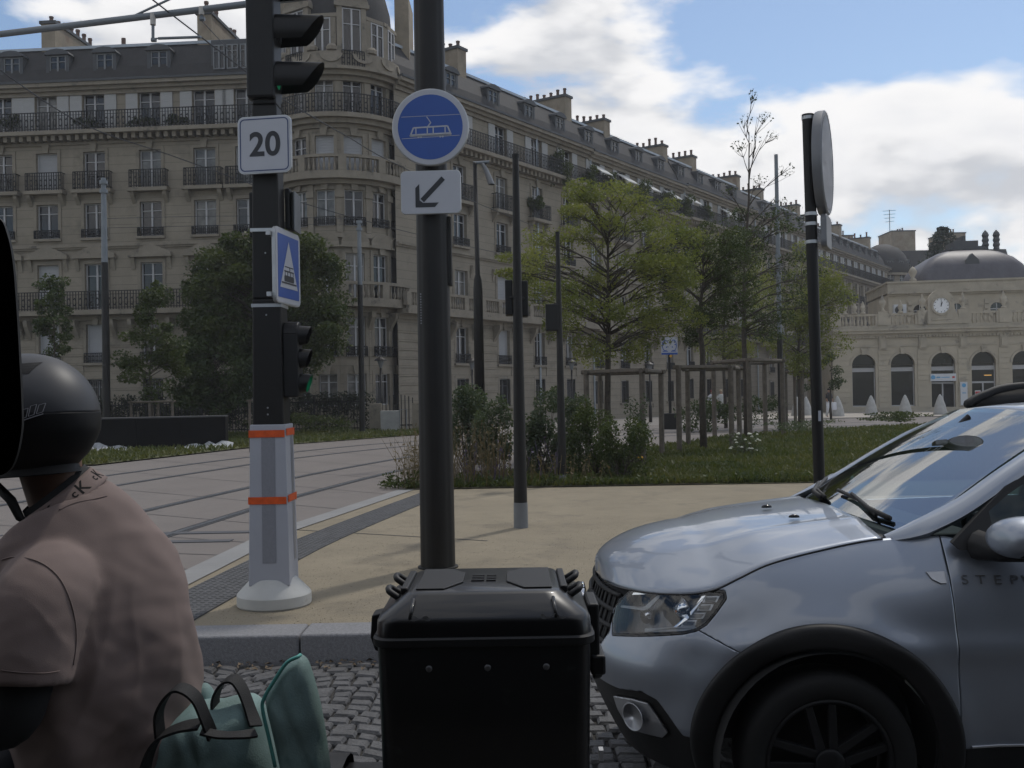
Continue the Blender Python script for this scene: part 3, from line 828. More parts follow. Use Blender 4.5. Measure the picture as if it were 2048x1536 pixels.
# tower
tb = [TRAD*R(a-178) for a in (208, 236, 264, 292, 320, 344)]
ST = storeys(); ops = []
for b in tb:
    for st in ST: ops.append((b-.47, b+.47, st['z'], st['z']+st['h']))
mb = MB(); wall(mb, FT, 0, FT_LEN, -.6, 17.1, ops); mb.build('tower_wall', M_stone, A, fix=False)
tr = MB()
for p in ([(5.70, 5.95, .14), (5.95, 6.20, .8)], [(9.35, 9.58, .14)], [(11.95, 12.15, .3), (12.15, 12.36, .66)], [(14.7, 14.88, .16), (14.88, 15.1, .45), (15.1, 15.32, .72)], [(17.0, 17.2, .2), (17.2, 17.4, .5), (17.4, 17.55, .78)], [(17.55, 18.4, .30)]):
    band(tr, FT, 0, FT_LEN, p)
for b in tb:
    for st in ST: surround(tr, FT, b, st['z'], .94, st['h'], key=st['kind'] != 'top')
    pediment(tr, FT, b, 8.98, 1.3, True)
    tr.prism([(b+.45+.5*math.cos(math.pi*i/6), 18.26-.42*math.sin(math.pi*i/6)) for i in range(7)], .30, .38, lambda a, bb, c: FT(a, c, bb))
for i in range(len(tb)-1):
    m = (tb[i]+tb[i+1])/2
    tr.box(m-.14, m+.14, 0, .12, 9.6, 11.95, FT); tr.box(m-.2, m+.2, 0, .2, 11.3, 11.6, FT)
    tr.box(m-.14, m+.14, 0, .12, 15.4, 17.0, FT)
    console(tr, FT, m, 5.72, .9, .5)
tr.build('stone_moulding', M_stone2, A, fix=False)
for i, b in enumerate(tb):
    for st in ST:
        k = st['kind']
        style = 'blind' if k == 'balcony' and i in (2, 3, 4) else ('curt' if rng.random() < .3 else 'pane')
        put_window(A, FT, b, st['z'], .94, st['h'], style)
        if k == 'small': railing(A, FT, b-.5, b+.5, .14, st['z'], .42, .10, True, 'window_railing', True)
        if k == 'low': railing(A, FT, b-.5, b+.5, .14, st['z'], .5, .10, True, 'window_railing', True)
railing(A, FT, 0.1, FT_LEN-.1, .64, 15.32, .95, .13, True, 'balcony_railing')
balustrade(A, FT, 0.1, FT_LEN-.1, .52, 12.36, .95); balustrade(A, FT, 0.1, FT_LEN-.1, .66, 6.2, .95)
courses(A, FT, 0, FT_LEN, ops, 5.66, True)
# tower attic: dormers round a slate dome
prof = [(TRAD-.10, 17.55), (TRAD-.13, 19.6), (TRAD-.24, 21.2), (TRAD-.6, 22.6), (TRAD-1.3, 24.0), (TRAD-2.4, 24.8), (.25, 25.1), (.12, 26.2), (0.01, 26.6)]
MB().lathe(prof, 40, (*TC, 0)).build('tower_roof', M_slate, A, smooth=True, sharp=40)
at_ = MB()
for i, b in enumerate(tb):
    big = i in (1, 3)
    w, h, z0 = (.92, 3.0, 17.55) if big else (.8, 2.3, 17.75)
    for sd in (-1, 1): at_.box(b+sd*(w/2+.13)-.13, b+sd*(w/2+.13)+.13, -1.0, .12 if big else .02, z0, z0+h+.1, FT)
    at_.box(b-w/2-.36, b+w/2+.36, -1.0, .26 if big else .1, z0+h+.1, z0+h+.28, FT)
    if big:
        at_.prism([(b-.82*math.cos(math.pi*j/10), z0+h+.28+.55*math.sin(math.pi*j/10)) for j in range(11)], -.9, .2, lambda a, bb, c: FT(a, c, bb))
        for sd in (-1, 1): at_.lathe([(.0, -.02), (.26, 0), (.28, .16), (.16, .3), (0, .32)], 8, (0, 0, 0), M=lambda x, y, z, b=b, sd=sd, z0=z0: FT(b+sd*.95+x, .15+y, z0+.9+z))
    put_window(A, FT, b, z0+.05, w, h, 'pane', d=-.02)
    if big: railing(A, FT, b-.5, b+.5, .34, 17.55, .9, .11, True, 'balcony_railing', False)
at_.build('tower_attic', M_stone2, A, fix=False)
tch = MB(); tch.box(-5.85, -5.1, 52.2, 54.6, 18, 22.6); tch.build('chimney_stack', M_brick, A)
tch = MB(); tch.box(-12.6, -11.5, 52.6, 54.6, 18, 23.0); tch.build('chimney_stack', M_brick, A)
# right front of the corner building
EA = 19.4
br = [FR.s_of_px(p) for p in (925, 1009, 1080, 1141)]
pitch = 3.62
while br[-1]+pitch < 96: br.append(br[-1]+pitch)
facade(A, FR, 0.28, EA, [b for b in br if b < EA-.6], rng, z_off=-.25, blocks='parts', noble='stone')
body(A, [FL(-14, -.34, 0)[:2], FL(FL_END, -.34, 0)[:2], (-11.2, 50.3), (-9.8, 48.95), (-8.3, 48.75), (-6.9, 49.3), (-6.3, 50.4), FR(1.2, -.34, 0)[:2], FR(EA, -.34, 0)[:2], FR(EA, -11, 0)[:2], FL(-14, -11, 0)[:2]], 17.7)

def row_dormers(par, ss, zo, arch=True):
    for b in ss: dormer(par, FR, b, 18.15+zo, .85, 1.35, d=-.42, arch=arch)
row_dormers(A, [b for b in br if b < EA-.6], -.25)
for b in (FR.s_of_px(918)+2.2, EA-.4): chimney(A, FR, b, -1.1, -6.5, 17.8, 21.15, .8, 10)
for s in (2.2, 13.2): MB().tube([FR(s, .10, -.4), FR(s, .10, 17.3)], .06, 6).build('drainpipe', M_zinc, A)

# the terrace that goes on down the street
spans = [(EA+.02, 34.0, -.35, 'neighbouring limestone apartment house with green plants and awnings on its top balcony'),
         (34.02, 49.0, -.2, 'limestone apartment house halfway down the street behind the staked trees'),
         (49.02, 65.5, -.45, 'limestone apartment house near the far end of the terrace, behind the thin bare-topped tree')]
for i, (a, b, zo, lab) in enumerate(spans):
    B = empty('apartment_house', (0, 0, 0), label=lab, cat='building', group='houses of the street terrace')
    bays = [x for x in br if a+.6 < x < b-.6]
    facade(B, FR, a, b, bays, rng, z_off=zo, blocks='parts' if i == 0 else None, noble='stone' if i == 0 else 'rail', detail=2 if i < 2 else 1)
    row_dormers(B, bays, zo, arch=i != 1)
    for q in (a+(b-a)*.33, b-.5): chimney(B, FR, q, -1.1, -6.5, 17.6, 21.05+zo, .8, 10)
    MB().tube([FR(a+.3, .10, -.8), FR(a+.3, .10, 17.2)], .06, 6).build('drainpipe', M_zinc, B)
    body(B, [FR(a, -.34, 0)[:2], FR(b, -.34, 0)[:2], FR(b, -11, 0)[:2], FR(a, -11, 0)[:2]], 17.4)
    # small sun awnings over the top windows
    for j, q in enumerate(bays):
        if (i == 0) or (i == 1 and j % 2 == 0):
            m = MB(); m.prism([(.05, 17.1+zo), (.95, 16.45+zo), (.95, 16.38+zo), (.05, 17.03+zo)], q-.75, q+.75, lambda u, v, w: FR(w, u, v)); m.build('awning', M_awn, B)

# far house with bay windows, then the round-cornered block
B = empty('apartment_house', (0, 0, 0), label='far house with tall pale pilaster strips, seen between the round sign and the station', cat='building', group='houses of the street terrace')
a, b, zo = 65.6, 96.0, -1.0
bays = [a+1.4+2.6*i for i in range(11)]
facade(B, FR, a, b, bays, rng, z_off=zo, blocks=None, detail=1)
pm = MB()
for q in bays: pm.box(q+.95, q+1.65, 0, .30, 1.0, 14.6+zo, FR)
pm.build('pilaster', M_stone, B, fix=False)
row_dormers(B, bays, zo, False)
for q in (a+5, a+14, b-4): chimney(B, FR, q, -1.1, -7, 17.0, 20.4, .9, 8)
body(B, [FR(a, -.34, 0)[:2], FR(b, -.34, 0)[:2], FR(b, -11, 0)[:2], FR(a, -11, 0)[:2]], 16.6)

Z = empty('round_corner_house', (0, 0, 0), label='far house with a rounded slate-roofed corner bay, behind the station dome', cat='building')
zc = FR(99.5, -1.5, 0); FZ = Arc((zc[0], zc[1]), 3.4, R(190))
zl = 3.4*R(150); zops = []
for q in range(5):
    for st in storeys()[1:]: zops.append((q*1.7+.7, q*1.7+1.6, st['z']-1.2, st['z']-1.2+st['h']))
mb = MB(); wall(mb, FZ, 0, zl, -1.5, 16.2, zops); mb.build('wall', M_stone, Z, fix=False)
for o_ in zops: put_window(Z, FZ, (o_[0]+o_[1])/2, o_[2], .9, o_[3]-o_[2], 'pane')
tr = MB()
for p in ([(5.0, 5.2, .5)], [(13.9, 14.1, .6)], [(16.0, 16.3, .5)]): band(tr, FZ, 0, zl, p)
tr.build('stone_moulding', M_stone2, Z, fix=False)
railing(Z, FZ, .1, zl-.1, .5, 14.1, .95, .2, False, 'balcony_railing')
MB().lathe([(3.4, 16.3), (3.3, 17.6), (2.9, 18.8), (2.1, 19.8), (.8, 20.4), (0.01, 20.5)], 28, (zc[0], zc[1], 0)).build('roof', M_slate, Z, smooth=True)
for q in range(5):
    dormer(Z, FZ, q*1.7+1.15, 16.6, .8, 1.3, d=-.12)
blk = MB(); blk.box(zc[0]+2, zc[0]+18, zc[1]+1, zc[1]+14, -1.5, 16.2); blk.build('rear_wall', M_stone, Z)
blk = MB(); blk.prism([(zc[1]+1, 16.2), (zc[1]+3, 20.0), (zc[1]+10, 21), (zc[1]+14, 16.2)], zc[0]+2, zc[0]+18, lambda p, q, h: (h, p, q)); blk.build('rear_roof', M_slate, Z)
zf = Fac((zc[0]+2, zc[1]+1), 0.0)
for q in range(5):
    for z_ in (3, 6, 9, 12): put_window(Z, zf, 1.8+q*3, z_, 1.1, 1.9, 'pane', d=.06)
    dormer(Z, zf, 1.8+q*3, 16.6, .9, 1.3, d=-.1)
chimney(Z, zf, 2.5, -3, -8, 18, 22.8, 3.2, 6); chimney(Z, zf, 9.5, -3, -8, 18, 22.4, 3.0, 6); chimney(Z, zf, -5, -5, -9, 17, 22.6, 2.6, 5)
an = MB(); ax = zc[0]+3.0
an.tube([(ax, zc[1]+5, 21), (ax, zc[1]+5, 26)], .05, 5)
for k in range(4): an.tube([(ax-.9+.1*k, zc[1]+5, 25.8-.5*k), (ax+.9-.1*k, zc[1]+5, 25.9-.5*k)], .035, 4)
an.build('aerial', M_zincd, Z)
# ------------------------------------------------------------------ railway station
M_sst = mat('station_stone', (0.41, 0.365, 0.288), 0.9, var=0.10, scale=0.7, bump=0.15, bscale=16, wear=((0.215, 0.198, 0.17), 0.9, 0.58))
M_sst2 = mat('station_trim', (0.375, 0.335, 0.268), 0.9, var=0.14, scale=1.1, bump=0.2, bscale=20, wear=((0.18, 0.166, 0.145), 1.5, 0.58))
M_spane = mat('station_pane', (0.010, 0.011, 0.012), 0.12, var=0.3, scale=0.3, spec=0.3)
S = empty('railway_station', (0, 0, 0), label='low stone railway station with arched windows, clock, balustrade and dark domed roof', cat='station')
FS = Fac((24.6, 76.2), R(-9)); SB = -0.45
W0, W1 = 0.0, 24.0
arch_s = [FS.s_of_px(p) for p in (1728, 1806, 1887, 1968)]
pit = (arch_s[3]-arch_s[0])/3
arch_s += [arch_s[3]+pit*i for i in (1, 2, 3)]
AW, ASP = 1.72, 3.25   # arch width, springing height
ops = [(a-AW/2, a+AW/2, SB+.55, ASP) for a in arch_s]
ops[2] = (arch_s[2]-AW/2, arch_s[2]+AW/2, SB, ASP); ops[3] = (arch_s[3]-AW/2, arch_s[3]+AW/2, SB, ASP)
mb = MB()
# wall in strips: below springing a plain wall with openings, above it arched spandrels
wall(mb, FS, W0, W1, SB-.3, ASP, ops, .45)
NA = 14
cur = W0
for a in arch_s:
    if a-AW/2 > cur: mb.add([FS(cur, 0, ASP), FS(a-AW/2, 0, ASP), FS(a-AW/2, 0, 5.55), FS(cur, 0, 5.55)], [(0, 1, 2, 3)])
    for i in range(NA):
        t0, t1 = math.pi*(1-i/NA), math.pi*(1-(i+1)/NA)
        p0 = (a+AW/2*math.cos(t0), ASP+AW/2*math.sin(t0)); p1 = (a+AW/2*math.cos(t1), ASP+AW/2*math.sin(t1))
        mb.add([FS(p0[0], 0, p0[1]), FS(p1[0], 0, p1[1]), FS(p1[0], 0, 5.55), FS(p0[0], 0, 5.55)], [(0, 1, 2, 3)])
        mb.add([FS(p0[0], 0, p0[1]), FS(p1[0], 0, p1[1]), FS(p1[0], -.45, p1[1]), FS(p0[0], -.45, p0[1])], [(0, 1, 2, 3)])
    cur = a+AW/2
mb.add([FS(cur, 0, ASP), FS(W1, 0, ASP), FS(W1, 0, 5.55), FS(cur, 0, 5.55)], [(0, 1, 2, 3)])
mb.add([FS(W0, 0, SB-.3), FS(W0, -14, SB-.3), FS(W0, -14, 5.55), FS(W0, 0, 5.55)], [(0, 1, 2, 3)])
mb.build('wall', M_sst, S, fix=False)
tr = MB()
band(tr, FS, W0-.05, W1, [(5.30, 5.45, .10), (5.45, 5.62, .22), (5.62, 5.84, .50), (5.84, 5.98, .62)])
dentils(tr, FS, W0, W1, 5.30, 5.45, .20, .24)
band(tr, FS, W0, W1, [(SB-.3, SB+.45, .10), (4.62, 4.74, .06)])
for a in arch_s:   # archivolts, keystones, jamb strips
    for i in range(NA):
        t0, t1 = math.pi*i/NA, math.pi*(i+1)/NA
        tr.prism([(a+r_*math.cos(t), ASP+r_*math.sin(t)) for r_, t in ((AW/2, t0), (AW/2+.16, t0), (AW/2+.16, t1), (AW/2, t1))], 0, .07, lambda u, v, w: FS(u, w, v))
    tr.prism([(a-.13, ASP+AW/2-.05), (a+.13, ASP+AW/2-.05), (a+.2, ASP+AW/2+.42), (a-.2, ASP+AW/2+.42)], 0, .18, lambda u, v, w: FS(u, w, v))
mids = [(arch_s[i]+arch_s[i+1])/2 for i in range(len(arch_s)-1)]
for m in mids:
    tr.box(m-.28, m+.28, 0, .14, 4.4, 5.3, FS); tr.box(m-.20, m+.20, .14, .22, 4.5, 5.15, FS)
tr.build('stone_moulding', M_sst2, S, fix=False)
# rusticated piers, course by course
pier = [(W0, arch_s[0]-AW/2-.2)]+[(arch_s[i]+AW/2+.2, arch_s[i+1]-AW/2-.2) for i in range(4)]
for a, b in pier:
    z = SB+.46
    while z < 4.3:
        MB().box(a+.01, b-.01, .002, .055, z+.012, z+.38, FS).build('stone_course', M_sst, S, fix=False); z += .40
# windows
for i, a in enumerate(arch_s):
    door = i in (2, 3)
    f = MB(); z0 = SB if door else SB+.55
    for sd in (-1, 1): f.box(a+sd*AW/2-(.07 if sd > 0 else 0), a+sd*AW/2+(.07 if sd < 0 else 0), -.38, -.30, z0, ASP, FS)
    f.box(a-AW/2, a+AW/2, -.38, -.27, 2.75, 3.05, FS)
    f.box(a-AW/2, a+AW/2, -.38, -.28, z0, z0+.08, FS)
    if door:
        f.box(a-.05, a+.05, -.38, -.29, z0, 1.75, FS); f.box(a-AW/2, a+AW/2, -.38, -.29, 1.75, 1.88, FS)
        for sd in (-1, 1): f.box(a+sd*AW/4-.33, a+sd*AW/4+.33, -.37, -.32, z0+.1, z0+.16, FS)
    o = f.build('door' if door else 'window', M_white, S, fix=False)
    p = MB(); p.box(a-AW/2, a+AW/2, -.37, -.35, z0, 2.75, FS)
    P_ = [(a+AW/2*math.cos(math.pi*j/12), 3.05+.2+(AW/2)*math.sin(math.pi*j/12)) for j in range(13)]+[(a-AW/2, 3.05), (a+AW/2, 3.05)]
    p.prism(P_, -.37, -.35, lambda u, v, w: FS(u, w, v))
    p.build('pane', M_spane, o, fix=False)
# slab coloured as the shade inside the open entrance, and the sign panels
od = MB(); od.box(arch_s[2]+.08, arch_s[2]+.80, -.34, -.30, SB+.02, 1.72, FS); od.build('doorway_shade', M_dark, S)
M_panel = mat('white_sign_panel', (0.55, 0.57, 0.60), 0.5, var=0.03); M_sblue = mat('sign_light_blue', (0.10, 0.32, 0.55), 0.5)
M_red = mat('sign_red', (0.45, 0.03, 0.03), 0.5)
pn = MB(); pn.box(arch_s[2]-.95, arch_s[2]+.88, -.02, .10, 1.95, 2.50, FS); sg_ = pn.build('entrance_sign', M_panel, S)
k_ = MB(); k_.lathe([(.16, .105), (.16, .115)], 16, (0, 0, 0), M=lambda x, y, z: FS(arch_s[2]-.76+x, z, 2.24+y)); k_.box(arch_s[2]-.52, arch_s[2]-.25, .1, .11, 2.18, 2.28, FS); k_.box(arch_s[2]-.18, arch_s[2]+.42, .1, .11, 2.20, 2.26, FS); k_.build('sign_mark', M_sblue, sg_)
k_ = MB(); k_.box(arch_s[2]+.60, arch_s[2]+.78, .1, .11, 2.16, 2.30, FS); k_.build('sign_mark', M_red, sg_)
pn = MB(); pn.box(mids[2]-.28, mids[2]+.22, .06, .14, .10, 1.85, FS); sg_ = pn.build('notice_panel', M_panel, S)
k_ = MB(); k_.lathe([(.15, .145), (.15, .155)], 14, (0, 0, 0), M=lambda x, y, z: FS(mids[2]-.03+x, z, 1.6+y)); k_.box(mids[2]-.15, mids[2]+.1, .14, .15, 1.0, 1.06, FS); k_.build('sign_mark', M_sblue, sg_)
pn = MB(); pn.box(arch_s[3]-.58, arch_s[3]-.18, -.29, -.27, .45, 1.2, FS); pn.build('door_notice', M_panel, S)
pn = MB(); pn.box(arch_s[3]-.55, arch_s[3]-.21, -.27, -.262, .95, 1.12, FS); pn.build('door_notice_stripe', M_red, S)
pn = MB(); pn.box(arch_s[3]+.1, arch_s[3]+.62, -.29, -.27, 2.30, 2.36, FS); pn.build('lit_display', emit_mat('amber_display', (1.0, .55, .15), 1.2), S)
# roof terrace balustrade with vases
seg = [(W0+.1, mids[0]-.3), (mids[0]+.3, mids[1]-.3), (mids[2]+.3, mids[3]-.3), (mids[3]+.3, mids[4]-.3), (mids[4]+.3, W1)]
tr = MB(); band(tr, FS, W0, W1, [(5.98, 6.25, .28)])
for a, b in seg:
    tr.box(a, b, .02, .24, 6.98, 7.14, FS); n_ = int((b-a-.5)/.27)
    for j in range(n_):
        c = FS(a+.25+(b-a-.5)*(j+.5)/n_, .13, 0)
        tr.lathe([(.05, 6.25), (.10, 6.45), (.09, 6.55), (.04, 6.80), (.07, 6.98)], 6, (c[0], c[1], 0), cap=False)
    for q in (a, b): tr.box(q-.25, q+.25, 0, .30, 6.25, 7.14, FS)
for m in (mids[0], mids[1], mids[2], mids[3], mids[4], W0+.25): tr.box(m-.36, m+.36, -.02, .36, 6.25, 7.30, FS)
tr.build('balustrade', M_sst2, S, fix=False)
vz = [W0+.3, W0+.95, W0+1.65, W0+2.25, mids[0], mids[0]+1.3, mids[1], mids[2], mids[3], mids[4]]
for i, m in enumerate(vz):
    big = m in mids or i == 0; h = 1.25 if big else .95; zb = 7.3 if big else 7.14
    c = FS(m, .15, 0)
    MB().lathe([(.20, zb), (.20, zb+.1), (.08, zb+.2), (.21*h, zb+.45*h), (.20*h, zb+.62*h), (.09, zb+.75*h), (.11, zb+.82*h), (.03, zb+h), (0.001, zb+h+.06)], 10, (c[0], c[1], 0)).build('stone_vase', M_sst2, S, smooth=True)
# clock aedicule
ck = arch_s[2]-.15; cz = 7.62
cl = MB(); cl.prism([(ck-1.25, 6.25), (ck+1.25, 6.25), (ck+1.2, 6.9), (ck+.98, 7.3)]+[(ck+.92*math.cos(math.pi*j/12), cz+.28+.92*math.sin(math.pi*j/12)) for j in range(13)]+[(ck-.98, 7.3), (ck-1.2, 6.9)], -.05, .36, lambda u, v, w: FS(u, w, v))
for j in range(24):
    t0, t1 = 2*math.pi*j/24, 2*math.pi*(j+1)/24
    cl.prism([(ck+r_*math.cos(t), cz+r_*math.sin(t)) for r_, t in ((.58, t0), (.72, t0), (.72, t1), (.58, t1))], .36, .46, lambda u, v, w: FS(u, w, v))
cl.box(ck-.7, ck+.7, .36, .42, 6.55, 6.66, FS)
clo = cl.build('clock_gable', M_sst2, S, fix=False)
MB().lathe([(.58, .36), (.58, .38)], 28, (0, 0, 0), M=lambda x, y, z: FS(ck+x, z, cz+y)).build('clock_face', mat('clock_white', (0.75, 0.76, 0.78), .5, var=.02), clo)
hd = MB()
for j in range(12):
    t = math.pi*j/6; r0 = .44
    hd.prism([(ck+math.sin(t)*r_+math.cos(t)*w, cz+math.cos(t)*r_-math.sin(t)*w) for r_, w in ((r0, -.022), (r0, .022), (.53, .022), (.53, -.022))], .38, .386, lambda u, v, w: FS(u, w, v))
for t, l, w_ in ((R(2), .42, .026), (R(20), .29, .034)):
    hd.prism([(ck+math.sin(t)*r_+math.cos(t)*w, cz+math.cos(t)*r_-math.sin(t)*w) for r_, w in ((-.08, -w_), (-.08, w_), (l, w_*.5), (l, -w_*.5))], .387, .392, lambda u, v, w: FS(u, w, v))
hd.build('clock_hands', M_iron, clo, fix=False)
# setback attic, oculi, domed roof
FB = Fac(FS(FS.s_of_px(1796)+.4, -4.6, 0)[:2], R(-9)); BW_ = 19.0
ab = MB(); ab.box(0, BW_, -8.5, 0, 5.0, 9.0, FB); ab.build('attic_wall', M_sst, S)
tr = MB(); band(tr, FB, -.1, BW_, [(8.85, 9.0, .16), (9.0, 9.12, .34)]); tr.box(-.1, BW_, -8.5, .22, 9.12, 9.85, FB)
tr.box(-.2, BW_, -8.6, .32, 9.85, 10.0, FB)
tr.build('attic_cornice', M_sst2, S, fix=False)
for px in (1842, 1916, 1996):
    s_ = FB.s_of_px(px); oc = MB()
    for j in range(20):
        t0, t1 = 2*math.pi*j/20, 2*math.pi*(j+1)/20
        oc.prism([(s_+r_*math.cos(t), 7.62+r_*math.sin(t)) for r_, t in ((.50, t0), (.72, t0), (.72, t1), (.50, t1))], 0, .13, lambda u, v, w: FB(u, w, v))
    for sd in (-1, 1):
        for k in range(4): oc.box(s_+sd*(.86-.05*k)-.16, s_+sd*(.86-.05*k)+.16, 0, .14, 6.8+.42*k, 7.14+.42*k, FB)
    oo = oc.build('oculus', M_sst2, S, fix=False)
    MB().lathe([(.50, .004), (.50, .02)], 20, (0, 0, 0), M=lambda x, y, z, s_=s_: FB(s_+x, z, 7.62+y)).build('pane', M_pane, oo)
    MB().box(s_-.5, s_+.5, .02, .04, 7.59, 7.65, FB).box(s_-.03, s_+.03, .02, .04, 7.12, 8.12, FB).build('glazing_bar', M_white, oo)
d0, d1 = FB.s_of_px(1822, 0)+.9, FB.s_of_px(2040, 0)+1.2
dm = MB(); prof = [(0, 10.0), (.10, 10.5), (.42, 11.2), (1.0, 11.85), (1.9, 12.4), (3.0, 12.72)]
def rr(ins, z, n=6):
    a, b, c, e = d0+ins, d1-ins, -8.0+ins*.8, -.15-ins*.8
    out = []
    for (cx, cy, aa) in ((b-.7, e-.7, 0), (a+.7, e-.7, 90), (a+.7, c+.7, 180), (b-.7, c+.7, 270)):
        for i in range(n+1):
            t = R(aa+90*i/n); out.append(FB(cx+.7*math.cos(t), cy+.7*math.sin(t), z))
    return out
rings = [rr(i_, z) for i_, z in prof]; k = len(rings[0])
vs = [p for r_ in rings for p in r_]; fs = []
for j in range(len(rings)-1):
    for i in range(k): fs.append((j*k+i, j*k+(i+1) % k, (j+1)*k+(i+1) % k, (j+1)*k+i))
fs.append(tuple(range((len(rings)-1)*k, len(rings)*k)))
dm.add(vs, fs); rf = dm.build('roof', mat('dark_slate_dome', (0.075, 0.072, 0.085), .5, var=.2, scale=1.5, bump=.3, bscale=6), S, smooth=True, sharp=50)
MB().box(d0+2.9, d1-2.9, -5.6, -2.4, 12.7, 12.95, FB).box(d0+3.3, d1-3.3, -5.3, -2.7, 12.95, 13.45, FB).build('roof_lantern', M_zincd, rf)
MB().box(d0+4.0, d1-4.2, -5.0, -3.0, 13.45, 13.9, FB).build('roof_lantern_cap', M_zincd, rf)
lu = MB(); sl = (d0+d1)/2-.15; lu.prism([(sl-.55, 11.2), (sl+.55, 11.2), (sl+.5, 11.6), (sl, 12.15), (sl-.5, 11.6)], -1.6, -.55, lambda u, v, w: FB(u, w, v)); lu.build('roof_dormer', M_zincd, rf)
for i, q in enumerate((d1-2.6, d1-1.75)):
    c = FB(q, -3.2, 0)
    MB().lathe([(.25, 12.6), (.25, 12.8)]+[((.22, .30)[j % 2], 12.9+.2*j) for j in range(7)]+[(.01, 14.35)], 8, (c[0], c[1], 0)).build('roof_finial', M_zincd, rf)
for q in (d0-.55, d1+.35):
    c = FB(q, -.2, 0); MB().lathe([(.28, 10.0), (.28, 10.15), (.12, 10.3), (.36, 10.75), (.2, 11.05), (.01, 11.2)], 10, (c[0], c[1], 0)).build('stone_vase', M_sst2, S, smooth=True)
# air conditioning unit on the terrace
u = FS.s_of_px(1806); ac = MB(); ac.box(u-.45, u+.45, -.9, -.4, 7.0, 7.85, FS)
aco = ac.build('air_conditioner', M_panel, S)
MB().lathe([(.30, .0), (.30, .02)], 18, (0, 0, 0), M=lambda x, y, z: FS(u-.1+x, -.395+z, 7.42+y)).build('fan_grille', M_zincd, aco)
sl_ = MB(); sl_.box(W0, W1, -14, -.4, 5.55, 5.99, FS); sl_.build('terrace_slab', M_sst2, S)
body(S, [FS(W0+.1, -.46, 0)[:2], FS(W1, -.46, 0)[:2], FS(W1, -13.9, 0)[:2], FS(W0+.1, -13.9, 0)[:2]], 5.5)

# pointed concrete bollards
M_cone = mat('bollard_concrete', (0.36, 0.36, 0.35), 0.9, var=.12, scale=4, bump=.3)
cones = [(1675, 62), (1742, 64), (1810, 63), (1880, 62), (1594, 66), (1612, 67)]
labs = ['beside the left corner of the station', 'in front of the first arched station window', 'in front of the second arched station window', 'in front of the station entrance', 'behind the thin wooden post left of the round sign pole', 'just left of the round sign pole']
me_c = None
for (px, Y), lb in zip(cones, labs):
    p = at(px, 800, Y); p.z = gz(Y)+.012
    if me_c is None:
        me_c = MB().lathe([(.40, -.05), (.40, .04), (.37, .30), (.30, .62), (.19, .95), (.10, 1.15), (.05, 1.24), (.005, 1.27)], 16).mesh('bollard', M_cone, True)
    o = link_mesh('bollard', me_c, None, p); tag(o, 'grey pointed concrete bollard '+lb, 'bollard', 'pointed concrete bollards')
# ------------------------------------------------------------------ signals, signs, poles, wires
M_pole = mat('brown_black_paint', (0.0085, 0.0078, 0.0075), 0.5, var=.2, scale=4, spec=.35, wear=((0.016, 0.015, 0.0145), 7, .62))
M_blackp = mat('black_plastic', (0.006, 0.006, 0.0065), 0.5, var=.2, scale=8, spec=.35)
M_grey = mat('grey_paint', (0.16, 0.17, 0.18), 0.5, var=.1, scale=5)
M_mast = mat('pale_grey_mast', (0.17, 0.19, 0.21), 0.5, metal=.2, var=.1, scale=2)
M_alu = mat('aluminium', (0.42, 0.43, 0.44), 0.4, metal=.6, var=.1, scale=6)
M_signw = mat('sign_white', (0.40, 0.41, 0.45), 0.4, var=.04, scale=3)
M_signb = mat('sign_blue', (0.012, 0.065, 0.30), 0.4, var=.06, scale=3)
M_navy = mat('sign_navy', (0.02, 0.04, 0.12), 0.4)
M_signk = mat('sign_black', (0.012, 0.014, 0.02), 0.5)
M_back = mat('sign_back_grey', (0.17, 0.175, 0.185), 0.5, metal=.3, var=.15, scale=3)
M_wplast = mat('white_plastic', (0.44, 0.44, 0.42), 0.55, var=.07, scale=4, wear=((0.33, 0.31, 0.28), 5, .63))
M_sleeve = mat('white_sheet_sleeve', (0.36, 0.37, 0.41), 0.5, var=.04, scale=3, wear=((0.30, 0.30, 0.31), 7, .68))
M_refl = mat('grey_reflective_strip', (0.23, 0.235, 0.26), 0.35, var=.06, scale=60)
M_orange = mat('orange_band', (0.62, 0.085, 0.012), 0.5, var=.15, scale=20)
M_green = emit_mat('green_led', (0.02, 1.0, 0.45), 5.0)

def plate(mb, poly, y0, y1): return mb.prism(poly, y0, y1, lambda a, b, c: (a, c, b))     # sign in its own xz plane, front at -y
def strip2(mb, a, b, w, y0, y1):
    a, b = Vector(a), Vector(b); t = (b-a).normalized(); n = Vector((-t.y, t.x))*w/2
    return plate(mb, [tuple(a-n), tuple(b-n), tuple(b+n), tuple(a+n)], y0, y1)

# --- traffic signal mast with the speed plate
bp = at(549, 1205, 7.2)
T = empty('traffic_signal', (bp.x, 7.2, 0.15), label='dark square traffic signal mast with a white sleeve and orange bands at its foot', cat='traffic signal')
z = lambda y, px=549, Y=7.2: at(px, y, Y).z-0.15
m_ = MB(); m_.lathe([(.255, 0), (.264, .012), (.264, .082), (.254, .098), (.158, .198), (.135, .205)], 36); m_.build('ballast_foot', M_wplast, T, smooth=True, sharp=18)
def sq(mb, h0, w0, h1, w1, dx=0):
    mb.add([(dx-w0/2, -w0/2, h0), (dx+w0/2, -w0/2, h0), (dx+w0/2, w0/2, h0), (dx-w0/2, w0/2, h0), (dx-w1/2, -w1/2, h1), (dx+w1/2, -w1/2, h1), (dx+w1/2, w1/2, h1), (dx-w1/2, w1/2, h1)],
           [(0, 1, 5, 4), (1, 2, 6, 5), (2, 3, 7, 6), (3, 0, 4, 7), (4, 5, 6, 7), (3, 2, 1, 0)])
zt = z(848)
m_ = MB(); sq(m_, .16, .292, zt, .252); slv = m_.build('sleeve', M_sleeve, T, bevel=.006)
hw = lambda h: .146-(h-.16)/(zt-.16)*.020
m_ = MB()
